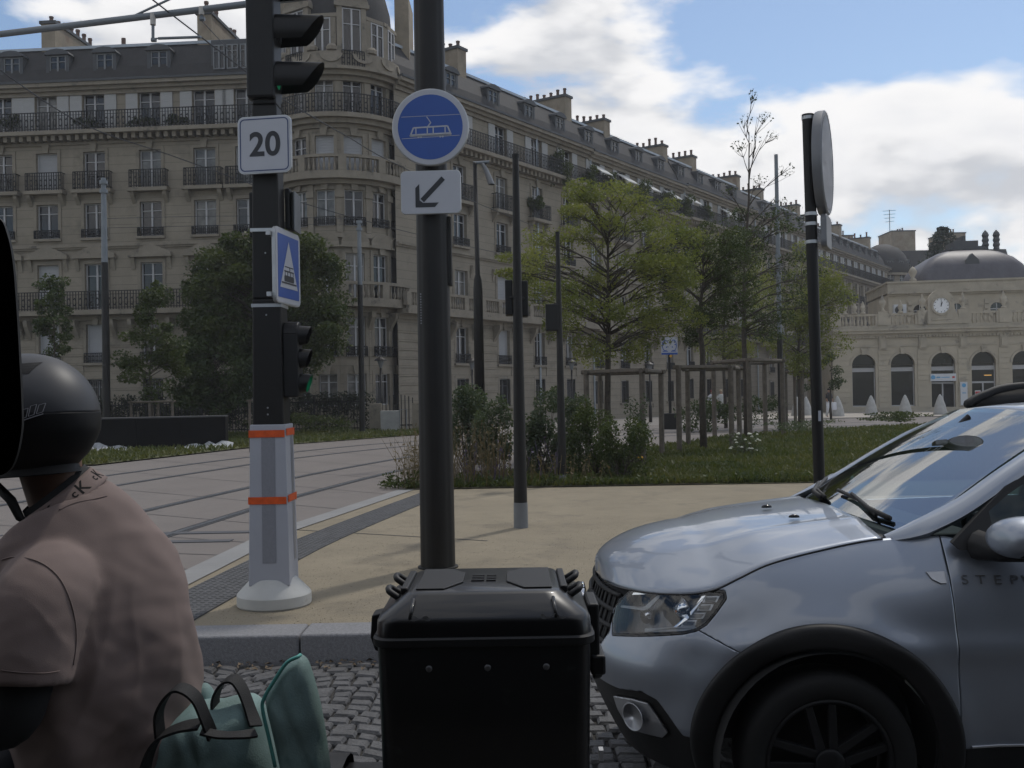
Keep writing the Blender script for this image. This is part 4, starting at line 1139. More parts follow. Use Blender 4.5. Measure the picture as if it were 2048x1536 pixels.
for (h0, h1, x0, x1) in ((z(1120), z(868), -.045, .052),):
    m_.add([(x0, -hw(h0)-.002, h0), (x1, -hw(h0)-.002, h0), (x1, -hw(h1)-.002, h1), (x0, -hw(h1)-.002, h1)], [(0, 1, 2, 3)])
    m_.add([(hw(h0)+.002, .02, h0), (hw(h0)+.002, .09, h0), (hw(h1)+.002, .09, h1), (hw(h1)+.002, .02, h1)], [(0, 1, 2, 3)])
m_.build('reflective_strip', M_refl, slv)
for y0 in (866, 997):
    h0, h1 = z(y0+7), z(y0-7); w = hw((h0+h1)/2)+.004
    m_ = MB(); m_.box(-w, w*.93, -w-.003, -w, h0, h1); m_.box(w, w+.003, -w*.9, w, h0+.01, h1+.01); m_.box(-w-.003, -w, -w, w, h0, h1); m_.box(-w, w, w, w+.003, h0, h1)
    m_.build('orange_band', M_orange, T)
m_ = MB(); sq(m_, zt-.02, .222, z(600), .205); sq(m_, z(600), .204, z(215), .176); sq(m_, z(215), .17, 4.6, .165); m_.build('mast', M_pole, T, bevel=.012)
for y0 in (613, 464):
    w = .108; m_ = MB(); m_.box(-w, w, -w, w, z(y0)-.012, z(y0)+.012); m_.build('clamp_band', M_alu, T)
m_ = MB()
for y0, hh in ((510, .006), (632, .006), (815, .004), (828, .004)):
    m_.lathe([(.007, -.112), (.005, -.116)], 8, (.0, 0, z(y0)), axis='Y')
m_.build('rivet', M_alu, T)
# main head: body, three hooded lamps facing along the road to the right
hd_ = MB(); hd_.box(-.115, .085, -.13, .13, z(205), z(-150)); head = hd_.build('signal_head', M_blackp, T, bevel=.02)
M_green2 = emit_mat('green_led_dim', (0.02, 1.0, 0.45), 0.08)
for yc, lens in ((160, M_green2), (66, M_blackp), (-28, M_blackp)):
    zc_ = z(yc); v_ = MB()
    nA, nL = 16, 6
    def hood(u, v, s=1.0, zc_=zc_):
        a = R(-35 + 250*u); Ln = .10 + .235*(0.5+0.5*math.sin(a))**.6
        r_ = .125*s*(1-.10*v)
        return (.085+Ln*v, r_*math.cos(a), zc_+r_*math.sin(a)*1.04)
    v_.grid(lambda u, v: hood(u, v), nA, nL); v_.grid(lambda u, v: hood(u, v, .955), nA, nL)
    v_.build('hood', M_blackp, head, smooth=True)
    MB().lathe([(.07, .086), (.06, .09), (.001, .092)], 18, (0, 0, zc_), axis='X').build('lens', lens if lens is M_green2 else mat('dark_lens', (.03, .03, .035), .15), head, smooth=True)
# repeater with three small tube hoods
rp = MB(); xo = .165
rp.box(xo-.06, xo+.05, -.085, .085, z(795), z(668)); rp.lathe([(.085, -.0), (.085, .11)], 16, (xo-.06, 0, z(668)), axis='X')
rp.tube([(.08, 0, z(675)), (xo-.05, 0, z(675))], .03, 8); rp.tube([(.08, 0, z(772)), (xo-.05, 0, z(772))], .03, 8)
rep = rp.build('repeater_head', M_blackp, T, bevel=.01)
for yc, g in ((672, 0), (718, 0), (768, 1)):
    zc_ = z(yc)
    v_ = MB(); v_.grid(lambda u, v, zc_=zc_: (xo+.05+.085*v*(.75+.25*math.sin(2*math.pi*u)), .072*(1-.12*v)*math.cos(2*math.pi*u), zc_+.072*(1-.12*v)*math.sin(2*math.pi*u)), 20, 4, closed_u=True)
    v_.build('hood', M_blackp, rep, smooth=True)
    MB().lathe([(.068, .051), (.055, .062), (.001, .066)], 16, (xo, 0, zc_), axis='X').build('lens', M_green if g else mat('dark_lens', (.03, .03, .035), .15), rep, smooth=True)
# rear pedestrian head seen from behind
m_ = MB(); m_.box(-.165, -.06, .09, .26, z(470), z(378)); m_.box(.10, .135, .08, .24, z(455), z(372)); m_.box(.137, .16, .10, .30, z(455), z(378)); m_.build('pedestrian_head', M_blackp, T, bevel=.01)
m_ = MB(); m_.box(.1605, .168, .10, .31, z(456), z(377)); m_.build('pedestrian_head_edge', M_back, T)

# --- speed plate 20
sp = at(530, 290, 7.02)
P20 = empty('speed_plate', sp, R(-9), 'white square plate reading 20 with blue edge on the signal mast', 'sign')
m_ = MB(); plate(m_, rounded_rect(.395, .405, .045), -.012, .012); m_.build('panel', M_alu, P20)
m_ = MB(); plate(m_, rounded_rect(.382, .392, .04), -.0145, -.0125); m_.build('face', M_signw, P20)
m_ = MB()
o_ = rounded_rect(.362, .372, .034); i_ = rounded_rect(.346, .356, .028); k = len(o_)
m_.add([(a, -.0155, b) for a, b in o_]+[(a, -.0155, b) for a, b in i_], [(j, (j+1) % k, k+(j+1) % k, k+j) for j in range(k)]); m_.build('edge_line', M_navy, P20)
me = text_mesh('20', .235, .0008, bold=.0055, space=1.02); me.materials.clear(); me.materials.append(M_signk)
o = link_mesh('numerals', me, P20); o.location = (.005, -.0160, -.005); o.rotation_euler = (R(90), 0, 0); o.scale = (.98, 1, 1)
m_ = MB(); m_.box(-.03, .03, .012, .10, -.1, -.07); m_.box(-.03, .03, .012, .10, .07, .1); m_.build('bracket', M_alu, P20)

# --- tram warning square facing right
sp = at(549, 527, 7.0)
TS = empty('tram_warning_sign', sp, R(98-180+0), 'blue square sign with white triangle and tram on the side of the signal mast', 'sign')
TS.rotation_euler = (0, 0, R(82))     # its width runs back from the mast, its face to the right
w, h = .50, .545
m_ = MB(); plate(m_, rounded_rect(w, h, .05, cx=w/2), -.006, .02); m_.build('panel', M_alu, TS, bevel=.004)
m_ = MB(); plate(m_, rounded_rect(w-.02, h-.02, .042, cx=w/2), -.0085, -.0062); m_.build('face', M_signw, TS)
m_ = MB(); plate(m_, rounded_rect(w-.085, h-.09, .008, cx=w/2), -.0105, -.0087); m_.build('blue_field', M_signb, TS)
m_ = MB(); plate(m_, [(.075, -.155), (w-.075, -.155), (w/2, .185)], -.0125, -.0107); m_.build('triangle', M_signw, TS)
m_ = MB(); 
strip2(m_, (.105, -.118), (w-.105, -.118), .012, -.0142, -.0126); strip2(m_, (.165, .0), (w-.165, .0), .007, -.0142, -.0126)
plate(m_, rounded_rect(.19, .045, .012, cx=w/2, cy=-.085), -.0142, -.0126)
for x in (-.08, -.03, .03, .08): strip2(m_, (w/2+x, -.065), (w/2+x, -.035), .008, -.0142, -.0126)
strip2(m_, (w/2-.092, -.032), (w/2+.092, -.032), .010, -.0142, -.0126); strip2(m_, (w/2, -.03), (w/2+.02, -.015), .006, -.0142, -.0126); strip2(m_, (w/2+.02, -.015), (w/2, 0), .006, -.0142, -.0126)
m_.build('tram_symbol', M_signk, TS)
m_ = MB(); m_.box(-.03, .12, .02, .05, .20, .23); m_.box(-.03, .12, .02, .05, -.23, -.20); m_.build('bracket', M_alu, TS)

# --- catenary post with long bracket arm
pp = at(874, 1000, 8.62)
CP = empty('catenary_post', (pp.x, 8.62, .15), label='thick dark fluted steel post carrying the blue tram sign and a long overhead arm', cat='post')
def flute(u, v):
    a = 2*math.pi*u; hgt = 7.4*v; r_ = (.152-.020*min(1, hgt/5))*(1-.035*(.5+.5*math.cos(8*a))**3)
    return (r_*math.cos(a), r_*math.sin(a), hgt)
m_ = MB(); m_.grid(flute, 64, 6, closed_u=True); m_.build('shaft', M_pole, CP, smooth=True)
MB().lathe([(.175, 0), (.175, .012), (.155, .016)], 24).build('base_collar', M_pole, CP)
m_ = MB(); z_ = at(900, 560, 8.6).z-.15; m_.box(.11, .165, -.05, .05, z_-.05, z_+.55); m_.build('cable_box', M_pole, CP, bevel=.01)
m_ = MB()
for dy in np.linspace(0, 1, 12): m_.box(-.105, -.096, -.128, -.122, 2.35-.25*dy, 2.36-.25*dy)
m_.build('number_mark', M_refl, CP)
a1 = at(-160, 88, 9.9) - CP.location; a0 = at(845, -36, 8.62) - CP.location
arm = MB(); arm.tube([(0, 0, a0.z), a1], .031, 12)
armo = arm.build('bracket_arm', M_mast, CP, smooth=True)
m_ = MB(); m_.tube([(0, 0, a0.z+.9), a0.lerp(a1, .55)], .012, 6); m_.build('tie_rod', M_mast, CP)
M_ins = mat('insulator', (0.45, 0.43, 0.40), .5)
for px, ys in ((306, (28, 50, 80)), (403, (14, 30, 38))):
    Yh = 9.25 if px < 350 else 9.13
    q = [at(px, y_, Yh) - CP.location for y_ in ys]
    m_ = MB(); m_.tube([q[0], q[1]], .026, 10); m_.build('insulator', M_ins, CP); m_ = MB(); m_.tube([q[1], q[2]], .014, 8); m_.tube([q[2]+Vector((-.015, 0, 0)), q[2]+Vector((.03, 0, 0))], .02, 8); m_.build('drop_rod', M_mast, CP)
q0 = at(312, 77, 9.25)-CP.location; q1 = at(402, 74, 9.25)-CP.location
m_ = MB(); m_.tube([q0, q0.lerp(q1, .08)], .008, 6); m_.tube([q0.lerp(q1, .05), q1], .013, 8); m_.build('steady_arm', M_mast, CP)

# --- round tram sign and arrow plate
sp = at(861, 255, 8.36)
RS = empty('tram_sign', sp, R(-3), 'round blue sign with white tram pictogram high on the thick post', 'sign')
m_ = MB(); m_.lathe([(.318, -.015), (.325, -.01), (.325, .02), (.315, .03)], 56, axis='Y'); m_.build('rim', M_alu, RS, smooth=True, sharp=40)
m_ = MB(); m_.lathe([(.316, -.0155), (.316, -.0165)], 56, axis='Y'); m_.build('border', M_signw, RS)
m_ = MB(); m_.lathe([(.274, -.017), (.274, -.0185)], 56, axis='Y'); m_.build('blue_disc', M_signb, RS)
m_ = MB(); y0, y1 = -.0205, -.0187; s_ = .0042   # metres per photo pixel of the pictogram
def tp(x, y): return ((x-861)*s_*.995, (255-y)*s_*.995)
strip2(m_, tp(803, 233.5), tp(921, 231.5), .004, y0, y1); strip2(m_, tp(803, 277.5), tp(920, 273.5), .004, y0, y1)
for a, b in (((854, 234), (862, 246)), ((862, 246), (855, 255)), ((863, 246), (857, 254))): strip2(m_, tp(*a), tp(*b), .007, y0, y1)
O_ = [(820, 273), (827, 256), (896, 254), (903, 271.5)]
for a, b in zip(O_, O_[1:]+O_[:1]): strip2(m_, tp(*a), tp(*b), .012, y0, y1)
plate(m_, [tp(820, 274), tp(820, 269), tp(903, 267), tp(903, 273)], y0, y1)
for x in (832, 855, 867, 891): strip2(m_, tp(x, 256), tp(x, 271), .009, y0, y1)
for x in (837, 842, 881, 886): m_.lathe([(.009, y0), (.009, y1)], 8, (tp(x, 0)[0], 0, tp(0, 275)[1]), axis='Y')
m_.build('tram_pictogram', M_signw, RS)
m_ = MB(); m_.box(-.10, .10, .03, .16, -.03, .03); m_.box(-.02, .02, .03, .1, -.3, .28); m_.build('bracket', M_alu, RS)
sp = at(862, 385, 8.36)
AP = empty('arrow_plate', sp, R(-3), 'small white plate with black arrow pointing down left, under the tram sign', 'sign')
m_ = MB(); plate(m_, rounded_rect(.508, .366, .04), -.012, .015); m_.build('panel', M_alu, AP, bevel=.004)
m_ = MB(); plate(m_, rounded_rect(.496, .354, .036), -.0145, -.0125); m_.build('face', M_signw, AP)
def tq(x, y): return ((x-862)*s_, (385-y)*s_)
m_ = MB(); plate(m_, [tq(884, 354), tq(891, 361), tq(848, 405), tq(841, 398)], -.0165, -.0147)
plate(m_, [tq(831, 415), tq(831, 376), tq(839, 368), tq(839.5, 401), tq(846, 406), tq(878, 406), tq(870, 415)], -.0165, -.0147); m_.build('arrow', M_signk, AP)
m_ = MB(); m_.box(-.10, .10, .015, .16, -.02, .02); m_.build('bracket', M_alu, AP)

# --- round sign seen from behind on a slim post, at the kerb beside the car
Ys = 6.75; b0 = at(1640, 1000, Ys); t0 = at(1616, 232, Ys)
SPo = empty('sign_post', (b0.x, Ys, .15), label='slim dark sign post behind the car, leaning slightly', cat='post')
dx = t0.x-b0.x; lean = dx/(t0.z-1.0); Hs = t0.z-.15
m_ = MB(); m_.tube([(lean*-0.7, 0, 0), (lean*(Hs-.7), 0, Hs)], .038, 16); m_.build('shaft', M_pole, SPo, smooth=True, sharp=40)
m_ = MB(); m_.tube([(lean*(Hs-.7), 0, Hs-.015), (lean*(Hs-.7), 0, Hs+.01)], .041, 14); m_.build('cap', M_pole, SPo)
for py in (236, 428, 448, 484):
    zz = at(1630, py, Ys).z-.15; m_ = MB(); m_.tube([(lean*(zz-.7), 0, zz-.011), (lean*(zz-.7), 0, zz+.011)], .0415, 16); m_.build('clamp', M_alu, SPo)
m_ = MB(); zz = at(1638, 830, Ys).z-.15; m_.box(-.012, .006, -.0395, -.038, zz-.04, zz+.03); m_.build('sticker', M_signw, SPo)
c_ = at(1641, 328, 6.85)
RB = empty('round_sign_back', c_, R(66), 'grey back of a round sign seen nearly edge-on beside the car', 'sign')
m_ = MB(); m_.lathe([(.001, .0), (.315, .0), (.318, -.008)], 56, axis='Y'); m_.build('back', M_back, RB)
m_ = MB(); m_.lathe([(.318, .012), (.350, .016), (.356, .0), (.356, -.042), (.345, -.05), (.318, -.045), (.318, .012)], 56, axis='Y', cap=False); m_.build('rim', M_back, RB, smooth=True, sharp=40)
m_ = MB(); m_.lathe([(.001, -.047), (.318, -.047)], 48, axis='Y'); m_.build('face', M_signw, RB)
c_ = at(1650, 466, 6.85)
RB2 = empty('plate_back', c_, R(66), 'small grey plate seen from behind, below the round sign back', 'sign')
m_ = MB(); plate(m_, rounded_rect(.30, .225, .045, cx=-.02), -.03, .01); m_.build('panel', M_back, RB2, bevel=.006)

# --- slim tapered poles with signal heads
def slim_pole(px, ybase, Y, ytop, r0, r1, label, grey_h, heads):
    b = at(px[1], ybase, Y); t = at(px[0], ytop, Y)
    o = empty('signal_pole', (b.x, Y, .15), label=label, cat='pole')
    H_ = t.z-.15; lx = t.x-b.x
    MB().tube([(0, 0, grey_h), (lx, 0, H_)], [r0*.97, r1], 14).build('shaft', M_pole, o, smooth=True, sharp=40)
    MB().tube([(0, 0, 0), (0, 0, grey_h)], [r0*1.04, r0*1.01], 14).build('foot_sleeve', M_grey, o, smooth=True, sharp=40)
    MB().tube([(lx, 0, H_-.02), (lx, 0, H_+.02)], r1*1.15, 12).build('cap', M_pole, o)
    for (x0, x1, y0, y1, dy) in heads:
        a = at(x0, y1, Y)-o.location; c = at(x1, y0, Y)-o.location
        m_ = MB(); m_.box(a.x, c.x, dy, dy+.2, a.z, c.z); hh = m_.build('signal_head', M_blackp, o, bevel=.012)
        m_ = MB(); m_.box(a.x+.02, (a.x+c.x)/2, dy+.2, dy+.33, c.z-.07, c.z-.01); m_.tube([(lx*.5, .0, (a.z+c.z)/2), ((a.x+c.x)/2, dy+.02, (a.z+c.z)/2)], .02, 6); m_.build('bracket', M_blackp, hh)
    return o
slim_pole((1031, 1042), 1055, 11.05, 312, .077, .034, 'tall tapered dark pole with two signal heads on the sand pavement', .28, [(1011, 1025, 559, 630, .02), (1041, 1056, 560, 632, .05)])
slim_pole((1115, 1125), 966, 16.1, 466, .075, .032, 'tapered dark pole with one signal head standing in the shrub bed', .16, [(1092, 1116, 608, 662, -.05)])
# --- street light with drooping head
Yl = 22.0; b = at(961, 880, Yl); t = at(958, 325, Yl); H_ = t.z-.15
o = empty('street_light', (b.x, Yl, .15), label='slim dark street light with a drooping curved head behind the shrub bed', cat='street light')
zj = at(960, 560, Yl).z-.15
MB().tube([(0, 0, 0), (0, 0, zj-.25), (0, 0, zj), (0, 0, zj+.12), (-.02, 0, H_)], [.125, .105, .088, .055, .045], 12).build('shaft', M_pole, o, smooth=True)
MB().tube([(-.05, 0, H_-.01), (.30, 0, H_+.01)], .035, 8).build('arm', M_mast, o)
hm = MB(); hm.grid(lambda u, v: (.14+.20*v+.05*math.cos(2*math.pi*u)*(1+.5*v), .10*math.sin(2*math.pi*u), H_-.03-.46*v**1.3), 12, 6, closed_u=True); hm.build('lamp_head', M_back, o, smooth=True)
MB().tube([(.245, 0, H_), (.15, 0, H_-.1)], .02, 6).build('hinge', M_pole, o)

# --- catenary masts in the distance
def mast(px, ytop, Y, zb, zdark, r, label):
    t = at(px, ytop, Y); o = empty('tram_mast', (t.x, Y, zb), label=label, cat='mast', group='distant tram masts')
    zd = zdark-zb
    MB().tube([(0, 0, 0), (0, 0, zd)], [r*1.15, r], 10).build('lower_shaft', M_pole, o, smooth=True, sharp=40)
    MB().tube([(0, 0, zd), (0, 0, t.z-zb)], [r*.92, r*.7], 10).build('upper_shaft', M_mast, o, smooth=True, sharp=40)
    for dz_ in (2.3, 2.6): MB().tube([(0, 0, zd+dz_), (.0, 0, zd+dz_+.12)], r*1.15, 10).build('collar', M_mast, o)
    return o
mast(207, 356, 33, gz(33), at(205, 525, 33).z, .115, 'two-tone tram mast at the left, behind the black board wall')
mast(718, 442, 42, gz(42), at(718, 570, 42).z, .11, 'two-tone tram mast in front of the corner tower')
mast(1552, 309, 34, gz(34), 3.5, .09, 'pale tram mast rising behind the bare-topped tree')
# --- overhead wires
M_wire = mat('copper_wire', (0.03, 0.032, 0.036), .5, metal=.3)
def wire(pts, r, label):
    m_ = MB(); m_.tube(smooth_path([at(*p) for p in pts], 6), r, 5); tag(m_.build('overhead_wire', M_wire), label, 'wire', 'overhead tram wires')
wire([(255, -40, 8.6), (338, 25, 9.2), (460, 118, 10.5), (569, 200, 11.9), (700, 276, 13.8), (790, 327, 15.3), (1000, 425, 21), (1250, 520, 32)], .0075, 'dark overhead wire crossing in front of the arm and the tower')
wire([(-120, 40, 9.4), (0, 140, 10.65), (170, 250, 12.8), (340, 310, 14.5), (480, 360, 16.2), (612, 408, 18.4), (836, 469, 22), (1060, 520, 29)], .0075, 'dark overhead wire running low across the left facade')
wire([(402, 40, 9.2), (470, 112, 10.6), (520, 158, 11.6), (600, 215, 13)], .004, 'thin branch wire hung from the arm beside the right chimney')
wire([(210, 437, 33), (480, 432, 37), (700, 438, 42)], .009, 'upper pale span wire between the two left tram masts')
wire([(210, 456, 33), (480, 450, 37), (700, 448, 42)], .009, 'lower pale span wire between the two left tram masts')

# --- bus sign post and little lanterns
p = at(1340, 800, 41); gzp = gz(41)
BS = empty('stop_sign', (p.x, 41, gzp), label='white square stop sign with blue marks on a dark post behind the guards', cat='sign')
zc_ = at(1338, 692, 41).z-gzp
m_ = MB(); m_.box(-.05, .05, -.05, .05, 0, zc_-.3); m_.build('shaft', M_pole, BS); m_ = MB(); m_.box(-.32, .30, -.15, .15, 0, .66); m_.build('foot_box', M_pole, BS, bevel=.03)
m_ = MB(); plate(m_, rounded_rect(.68, .72, .05, cy=zc_), -.10, -.06); m_.build('panel', M_signw, BS)
m_ = MB(); 
for sd in (-1, 1):
    c = [(sd*(.17+.12*math.cos(t)), zc_+.02+.22*math.sin(t*1.0)) for t in np.linspace(2.6, -2.0, 12)]
    for a, b_ in zip(c[:-1], c[1:]): strip2(m_, a, b_, .028, -.108, -.102)
    for q in ((sd*.24, zc_+.05), (sd*.12, zc_-.05), (sd*.2, zc_+.16)): m_.lathe([(.028, -.108), (.028, -.102)], 8, (q[0], 0, q[1]), axis='Y')
    strip2(m_, (sd*.06, zc_-.22), (sd*.28, zc_-.22), .03, -.108, -.102)
plate(m_, [(-.33, zc_-.36), (.33, zc_-.36), (.33, zc_-.28), (-.33, zc_-.28)], -.108, -.102); m_.build('blue_marks', M_signb, BS)
m_ = MB(); m_.lathe([(.05, -.12), (.05, -.05)], 10, (.05, 0, zc_-.42), axis='Y'); m_.build('yellow_badge', mat('yellow_badge', (.7, .38, .03), .5), BS)
for i, (px, yh, Y, lb) in enumerate(((761, 717, 46.5, 'in front of the tower foot'), (944, 720, 47, 'beside the street light, before the barred windows'), (1143, 722, 50, 'right of the pole in the shrubs'), (1299, 727, 55, 'left of the white stop sign'))):
    t = at(px, yh, Y); o = empty('lantern', (t.x, Y, gz(Y)), label='small dark street lantern '+lb, cat='street light', group='small lanterns before the facade')
    H_ = t.z-gz(Y)
    MB().tube([(0, 0, 0), (0, 0, .9), (0, 0, .95), (0, 0, H_-.45)], [.10, .09, .055, .045], 8).build('shaft', M_pole, o, smooth=True)
    MB().lathe([(.05, H_-.45), (.16, H_-.12), (.15, H_-.1)], 10).build('lamp_glass', M_grey, o); MB().lathe([(.30, H_-.10), (.26, H_-.04), (.08, H_+.06), (.001, H_+.1)], 12).build('lamp_hat', M_pole, o)

# --- black board wall with crumpled sheet, stakes, fence
bw = at(195, 895, 29.5); be = at(452, 893, 30.2)
BWL = empty('board_wall', (0, 0, 0), label='long low black board wall behind the rider, left of the signal mast', cat='wall')
L_ = Vector((be.x-bw.x, be.y-bw.y, 0)); st = Vector((bw.x, bw.y, 0))-L_*1.1
M_bblack = mat('black_boards', (0.004, 0.0042, 0.005), .8, var=.3, scale=2, spec=.15)
FW = Fac((st.x, st.y), math.atan2(L_.y, L_.x)); tot = L_.length*2.1; nb = 6
for i in range(nb): MB().box(tot*i/nb+.004, tot*(i+1)/nb-.004, -.9, .02+.008*(i % 2), .1, 1.06, FW).build('board', M_bblack, BWL)
MB().box(0, tot, -.93, .05, 1.06, 1.10, FW).build('top_rail', mat('paler_edge', (.045, .045, .047), .85), BWL)  # top edge in a paler tone than the boards
tp_ = MB(); rs_ = random.Random(5); tl = L_.length*1.3
gridz = {}
def tarp(u, v):
    x = tot-tl+u*tl+.25; y = .06+v*.75; k_ = (round(u*26), round(v*4))
    if k_ not in gridz: gridz[k_] = rs_.uniform(0, 1)
    return FW(x, y, .165+.20*(1-v)*(.35+gridz[k_])*(.5+.5*math.sin(7*u+1)))
tp_.grid(tarp, 26, 4); tag(tp_.build('ground_sheet', mat('pale_ground_sheet', (.36, .37, .38), .7, var=.25, scale=4), smooth=False), 'crumpled pale grey sheet lying along the foot of the black board wall', 'sheet')
# iron fence with hedge
f0, f1 = at(330, 845, 46.2), at(742, 850, 45.6)
FF = Fac((f0.x-11, f0.y), math.atan2(f1.y-f0.y, f1.x-f0.x)); fl = (f1.x-f0.x)+11
FE = empty('iron_fence', (0, 0, 0), label='black iron fence with upright bars in front of the dark hedge', cat='fence')
fm = MB()
for i in range(int(fl/.14)):
    s = i*.14; fm.box(s-.014, s+.014, -.014, .014, 0.0, 1.55, FF)
tag(fm.build('bars', M_iron, FE, fix=False), kind='stuff')
for zz in (.15, 1.35): MB().box(0, fl, -.02, .02, zz, zz+.05, FF).build('rail', M_iron, FE)
for i in range(int(fl/2.6)+1): MB().box(i*2.6-.04, i*2.6+.04, -.04, .04, -.1, 1.7, FF).build('post', M_iron, FE)
# gate piers, iron gate and hand rail at the tower foot
GP = empty('garden_gate', (0, 0, 0), label='dark iron gate between two pale stone piers at the foot of the tower', cat='gate')
for px in (752, 838):
    p = at(px, 850, 46.0); MB().box(p.x-.28, p.x+.28, 45.8, 46.4, gz(46), 1.25).build('pier', M_stone2, GP, bevel=.02)
p0, p1 = at(765, 850, 46.1), at(826, 850, 46.1)
for i in range(9):
    x = p0.x+(p1.x-p0.x)*i/8; MB().box(x-.02, x+.02, 46.08, 46.12, gz(46), 1.5+.15*math.sin(math.pi*i/8)).build('bar', M_iron, GP)
MB().box(p0.x, p1.x, 46.085, 46.115, .2, .26).build('cross_rail', M_iron, GP)
EC = at(781, 850, 44.5); eo = empty('utility_cabinet', (EC.x, 44.5, gz(44.5)), label='pale grey utility cabinet with a tube hand rail beside the garden gate', cat='cabinet')
MB().box(-.42, .42, -.2, .2, 0, .95).build('cabinet_body', mat('cabinet_grey', (.33, .33, .32), .6), eo, bevel=.02)
MB().tube([(.45, -.25, 0), (.45, -.25, 1.0), (.75, -.25, 1.0), (.75, -.25, 0)], .025, 6).build('hand_rail', M_grey, eo)
# ------------------------------------------------------------------ trees, shrubs, guards
M_bark = mat('bark_brown', (0.055, 0.045, 0.036), .9, var=.35, scale=9, bump=.6, bscale=40)
M_wood = mat('weathered_stake_wood', (0.105, 0.088, 0.070), .85, var=.3, scale=7, bump=.3, bscale=30)
M_loc = leaf_mat('locust_leaf', (0.092, 0.12, 0.032), (0.195, 0.205, 0.068), .42)
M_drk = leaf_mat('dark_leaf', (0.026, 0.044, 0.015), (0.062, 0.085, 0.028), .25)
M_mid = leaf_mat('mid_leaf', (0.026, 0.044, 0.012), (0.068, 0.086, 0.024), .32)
M_cool = leaf_mat('bluish_leaf', (0.045, 0.066, 0.034), (0.105, 0.13, 0.075), .25)
M_dry = leaf_mat('dry_stem', (0.085, 0.065, 0.038), (0.16, 0.13, 0.085), .25)
M_con = leaf_mat('conifer_needle', (0.010, 0.022, 0.016), (0.022, 0.040, 0.024), .1)
M_lav = leaf_mat('lavender', (0.06, 0.045, 0.09), (0.10, 0.08, 0.14), .2)

def tree(name, base, label, trunk_h, r0, clumps, leaf_m, leaf_size, per, seed, group=None, sub=3, twig=0.012, droop=.2, flat=.75):
    """clumps: list of (centre Vector, radii) in world space; limbs run from the trunk to every clump"""
    rs = random.Random(seed); base = Vector(base)
    o = empty(name, base, label=label, cat='tree', group=group)
    tr = MB(); top = base+Vector((rs.gauss(0, .04), rs.gauss(0, .04), trunk_h))
    zs = [c.z for c, _ in clumps]; ztop = max(zs)
    lead = [base-Vector((0, 0, .05)), base.lerp(top, .5)+Vector((rs.gauss(0, .02), rs.gauss(0, .02), 0)), top]
    cx = sum((c.x for c, _ in clumps))/len(clumps); cy = sum((c.y for c, _ in clumps))/len(clumps)
    for i in range(1, 4):
        t = i/3; lead.append(Vector((top.x+(cx-top.x)*t*.6+rs.gauss(0, .05), top.y+(cy-top.y)*t*.6+rs.gauss(0, .05), top.z+(ztop-top.z)*t*.85)))
    off = lambda ps: [p-base for p in ps]
    tr.tube(off(lead), [r0, r0*.85, r0*.72, r0*.5, r0*.32, r0*.12], 9)
    for c, rad in clumps:
        zz = max(top.z-.15, min(c.z-.15*abs(c.z-top.z)-.25*(Vector((c.x, c.y))-Vector((top.x, top.y))).length, lead[-1].z))
        t = max(0, (zz-top.z)/max(.01, lead[-1].z-top.z)); k = min(2.99, t*3); i = int(k); st_ = lead[2+i].lerp(lead[3+i], k-i) if i < 3 else lead[-1]
        ln = (c-st_).length
        p = branch_path(st_, c, sag=.06*ln, jitter=.035*ln, n=4, rs=rs)
        rb = max(twig*1.4, r0*.34*(1-.55*t)*min(1, ln/1.2)); tr.tube(off(p), [rb, rb*.8, rb*.6, rb*.4, twig*.7], 5)
        for _ in range(sub):
            d = Vector((rs.gauss(0, 1), rs.gauss(0, 1), rs.gauss(0, .6))).normalized()
            e = c+Vector((d.x*rad[0], d.y*rad[1], d.z*rad[2]))*.95
            tr.tube(off(branch_path(p[rs.choice((2, 3))], e, 0, .02, 2, rs)), [twig, twig*.7, twig*.35], 4)
    tr.build('trunk', M_bark, o, smooth=True, fix=False)
    if per:
        vs = leaf_cloud([tuple(c-base) for c, _ in clumps], [r_ for _, r_ in clumps], [per*rs.uniform(.6, 1.4)*(.22 if r_[0] < .34 and per < 130 else 1) for _, r_ in clumps], leaf_size, flat, seed, droop)
        leaf_object('crown', vs, leaf_m, o)
    return o
def clumps_px(specs, Y, rs, spread=.8):
    """specs: (px, py, half width px, half height px) ellipses of the photo; spread in depth too"""
    out = []
    for px, py, w, h in specs:
        d = Y+rs.uniform(-spread, spread); c = at(px, py, d); k = d/F_PX
        out.append((c, (w*k, w*k*.9, h*k)))
    return out
def scatter(rs, n, cx, cy, rx, ry, w, h, fn=None):
    out = []
    while len(out) < n:
        u, v = rs.uniform(-1, 1), rs.uniform(-1, 1)
        if u*u+v*v > 1 or (fn and not fn(u, v)): continue
        out.append((cx+u*rx, cy+v*ry, w*rs.uniform(.6, 1.3), h*rs.uniform(.6, 1.3)))
    return out
rs = random.Random(21)
# 1 honey locust, near: layered airy crown
sp = scatter(rs, 80, 1222, 540, 165, 178, 40, 27, lambda u, v: not (v < -.6 and abs(u) > .55)) + [(1225, 375, 45, 14), (1180, 395, 34, 10), (1150, 420, 36, 12), (1060, 520, 34, 12), (1090, 480, 40, 13), (1350, 520, 36, 12), (1390, 470, 30, 16), (1335, 410, 30, 16), (1375, 560, 34, 18), (1350, 620, 36, 18), (1390, 640, 30, 16), (1310, 450, 34, 18), (1020, 515, 34, 12), (1012, 545, 26, 10), (1048, 600, 32, 14), (1040, 560, 30, 13)]
b = ground_at(1218, 905); b.y = 22.0; b.x = at(1218, 905, 22.0).x
tree('honey_locust', b, 'feathery bright green young tree in the nearest wooden guard', 2.35, .085, clumps_px(sp, 22.0, rs, 1.5), M_loc, .056, 360, 31, 'young staked trees')
